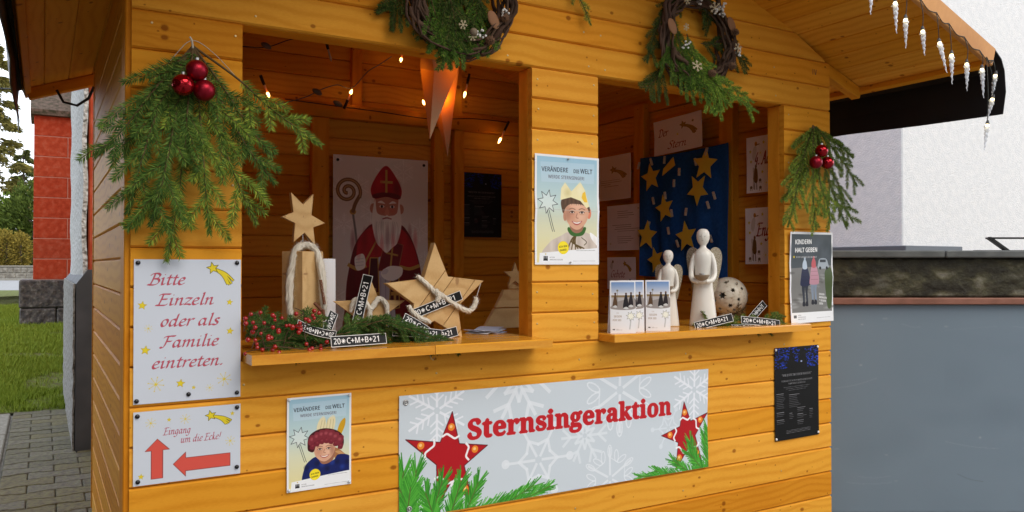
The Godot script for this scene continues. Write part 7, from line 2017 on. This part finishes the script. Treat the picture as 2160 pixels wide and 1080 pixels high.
	M.greywall = tri_map(tmat(noise_tex(0.004, 5, 45, [[0.2, Color(0.165, 0.215, 0.262)], [0.8, Color(0.18, 0.232, 0.28)]]), 0.5, 0.4), 0.45)
	M.greywall.albedo_texture = scuffed(M.greywall.albedo_texture)
	with_bump(M.greywall, bump_tex(0.006, 4, 46, 3.0, 512), 0.35)
	M.copper = tri_map(tmat(noise_tex(0.02, 4, 47, [[0.2, Color(0.18, 0.07, 0.042)], [0.8, Color(0.3, 0.125, 0.085)]], 256), 0.5), 1.2)
	M.parapet = tri_map(tmat(noise_tex(0.012, 6, 49, [[0.3, Color(0.022, 0.02, 0.014)], [0.52, Color(0.04, 0.037, 0.022)], [0.64, Color(0.065, 0.06, 0.03)], [0.76, Color(0.13, 0.12, 0.08)], [0.88, Color(0.22, 0.21, 0.17)]]), 0.95), 1.0)
	with_bump(M.parapet, bump_tex(0.03, 5, 50, 8.0, 512), 1.2)
	M.coping = tri_map(tmat(noise_tex(0.03, 4, 51, [[0.2, Color(0.075, 0.08, 0.078)], [0.8, Color(0.13, 0.135, 0.13)]], 256), 0.8), 1.0)
	M.roughcast = tri_map(tmat(noise_tex(0.03, 4, 53, [[0.2, Color(0.72, 0.73, 0.74)], [0.8, Color(0.79, 0.79, 0.79)]], 256), 0.95), 1.5)
	with_bump(M.roughcast, bump_tex(0.06, 3, 54, 6.0, 512), 0.45)
	M.facade = [mat(lin(0.55, 0.5, 0.4), 0.9), mat(lin(0.32, 0.2, 0.14), 0.9), mat(lin(0.5, 0.5, 0.49), 0.9)]
	M.rooftile = mat(lin(0.14, 0.06, 0.04), 0.85)
	M.zinc = mat(lin(0.11, 0.125, 0.145), 0.5, 0.0)
	M.blackpin = mat(lin(0.008, 0.008, 0.012), 0.25)
	M.whitepin = mat(lin(0.8, 0.8, 0.8), 0.25)
	M.clearpin = mat(lin(0.6, 0.66, 0.74), 0.2)
	M.steel = mat(lin(0.5, 0.5, 0.5), 0.35, 0.9)
	M.bluecloth = tmat(noise_tex(0.12, 3, 61, [[0.2, Color(0.014, 0.075, 0.28)], [0.8, Color(0.02, 0.1, 0.36)]], 256), 0.95, 0.2)
	M.yellowpaper = mat(lin(0.72, 0.52, 0.045), 0.8)
	M.peg = mat(lin(0.6, 0.5, 0.36), 0.7)
	M.needle = vmat(0.6, 0.12)
	M.vine = vmat(0.85, 0.25)
	M.cone = vmat(0.7, 0.3)
	M.flake = mat(lin(0.5, 0.42, 0.27), 0.75)
	M.twine = mat(lin(0.5, 0.47, 0.38), 0.8)
	M.bauble_gloss = mat(lin(0.34, 0.004, 0.012), 0.06, 0.85, 0.8)
	M.bauble_satin = mat(lin(0.27, 0.004, 0.018), 0.36, 0.8, 0.6)
	M.wax = mat(lin(0.55, 0.46, 0.34), 0.5)
	M.flame = glow(lin(1.0, 0.58, 0.14), 5.0)
	M.led = glow(lin(1.0, 0.82, 0.45), 2.2)
	M.cordgrey = mat(lin(0.12, 0.12, 0.12), 0.6)
	M.darkcord = mat(lin(0.03, 0.035, 0.03), 0.6)
	M.icicle = mat(Color(0.95, 0.97, 1.0, 0.5), 0.08, 0.0, 0.7)
	M.icicle.transparency = BaseMaterial3D.TRANSPARENCY_ALPHA
	M.lantern = mat(lin(0.28, 0.18, 0.1), 0.85)
	M.lantern.backlight_enabled = true; M.lantern.backlight = Color(0.85, 0.55, 0.22)
	M.wool = vmat(0.95, 0.1)
	M.strip = tmat(print_strip(), 0.45, 0.4)
	M.cinnamon = mat(lin(0.16, 0.06, 0.028), 0.8)
	M.whitecard = mat(lin(0.76, 0.78, 0.83), 0.6)
	M.bluepaper = mat(lin(0.5, 0.58, 0.78), 0.6)
	M.berry = mat(lin(0.34, 0.008, 0.012), 0.2, 0.0, 0.6)
	M.glaze = mat(lin(0.78, 0.76, 0.7), 0.28, 0.0, 0.5)
	M.faceline = mat(lin(0.3, 0.28, 0.24), 0.6)
	M.wing = tri_map(tmat(noise_tex(0.05, 4, 63, [[0.3, Color(0.2, 0.16, 0.1)], [0.6, Color(0.36, 0.31, 0.22)], [0.8, Color(0.55, 0.5, 0.4)]], 256), 0.7), 14.0)
	M.bowl = mat(lin(0.3, 0.24, 0.17), 0.5)
	M.ballglaze = tri_map(tmat(noise_tex(0.03, 4, 65, [[0.16, Color(0.3, 0.22, 0.13)], [0.3, Color(0.56, 0.5, 0.39)], [0.6, Color(0.66, 0.61, 0.5)]], 256), 0.35), 6.0)
	M.flyer = tmat(print_flyer(), 0.4, 0.4)
func _ready() -> void:
	var cam := Camera3D.new()
	cam.name = "camera"
	add_child(cam)
	cam.position = Vector3(-0.218, EYE, 2.529)
	cam.rotation_degrees = Vector3(0.68, -30.5, 0)
	cam.fov = rad_to_deg(2.0 * atan(540.0 / 1682.0))
	cam.near = 0.05; cam.far = 900.0
	cam.current = true
	var we := WorldEnvironment.new(); we.name = "world_environment"
	var env := Environment.new()
	var sk := Sky.new(); var sm := ProceduralSkyMaterial.new()
	sm.sky_top_color = Color(0.84, 0.875, 0.93); sm.sky_horizon_color = Color(0.93, 0.95, 0.975); sm.sky_curve = 0.15
	sm.ground_bottom_color = Color(0.35, 0.34, 0.32); sm.ground_horizon_color = Color(0.6, 0.6, 0.6)
	sm.energy_multiplier = 1.15
	sk.sky_material = sm
	env.background_mode = Environment.BG_SKY; env.sky = sk
	env.tonemap_mode = Environment.TONE_MAPPER_LINEAR
	env.tonemap_exposure = 2.55
	env.sdfgi_enabled = true; env.ssao_enabled = true; env.ssil_enabled = true
	we.environment = env; add_child(we)
	var sun := DirectionalLight3D.new(); sun.name = "sun"
	sun.light_energy = 0.25; sun.light_color = Color(1.0, 0.97, 0.93); sun.light_angular_distance = 40.0; sun.shadow_enabled = true
	sun.rotation_degrees = Vector3(-44, 18, 0)
	add_child(sun)
	make_materials()
	build_hut()
	build_setting()
	build_papers()
	build_green()
	build_lights()
	build_left_counter()
	build_right_counter()
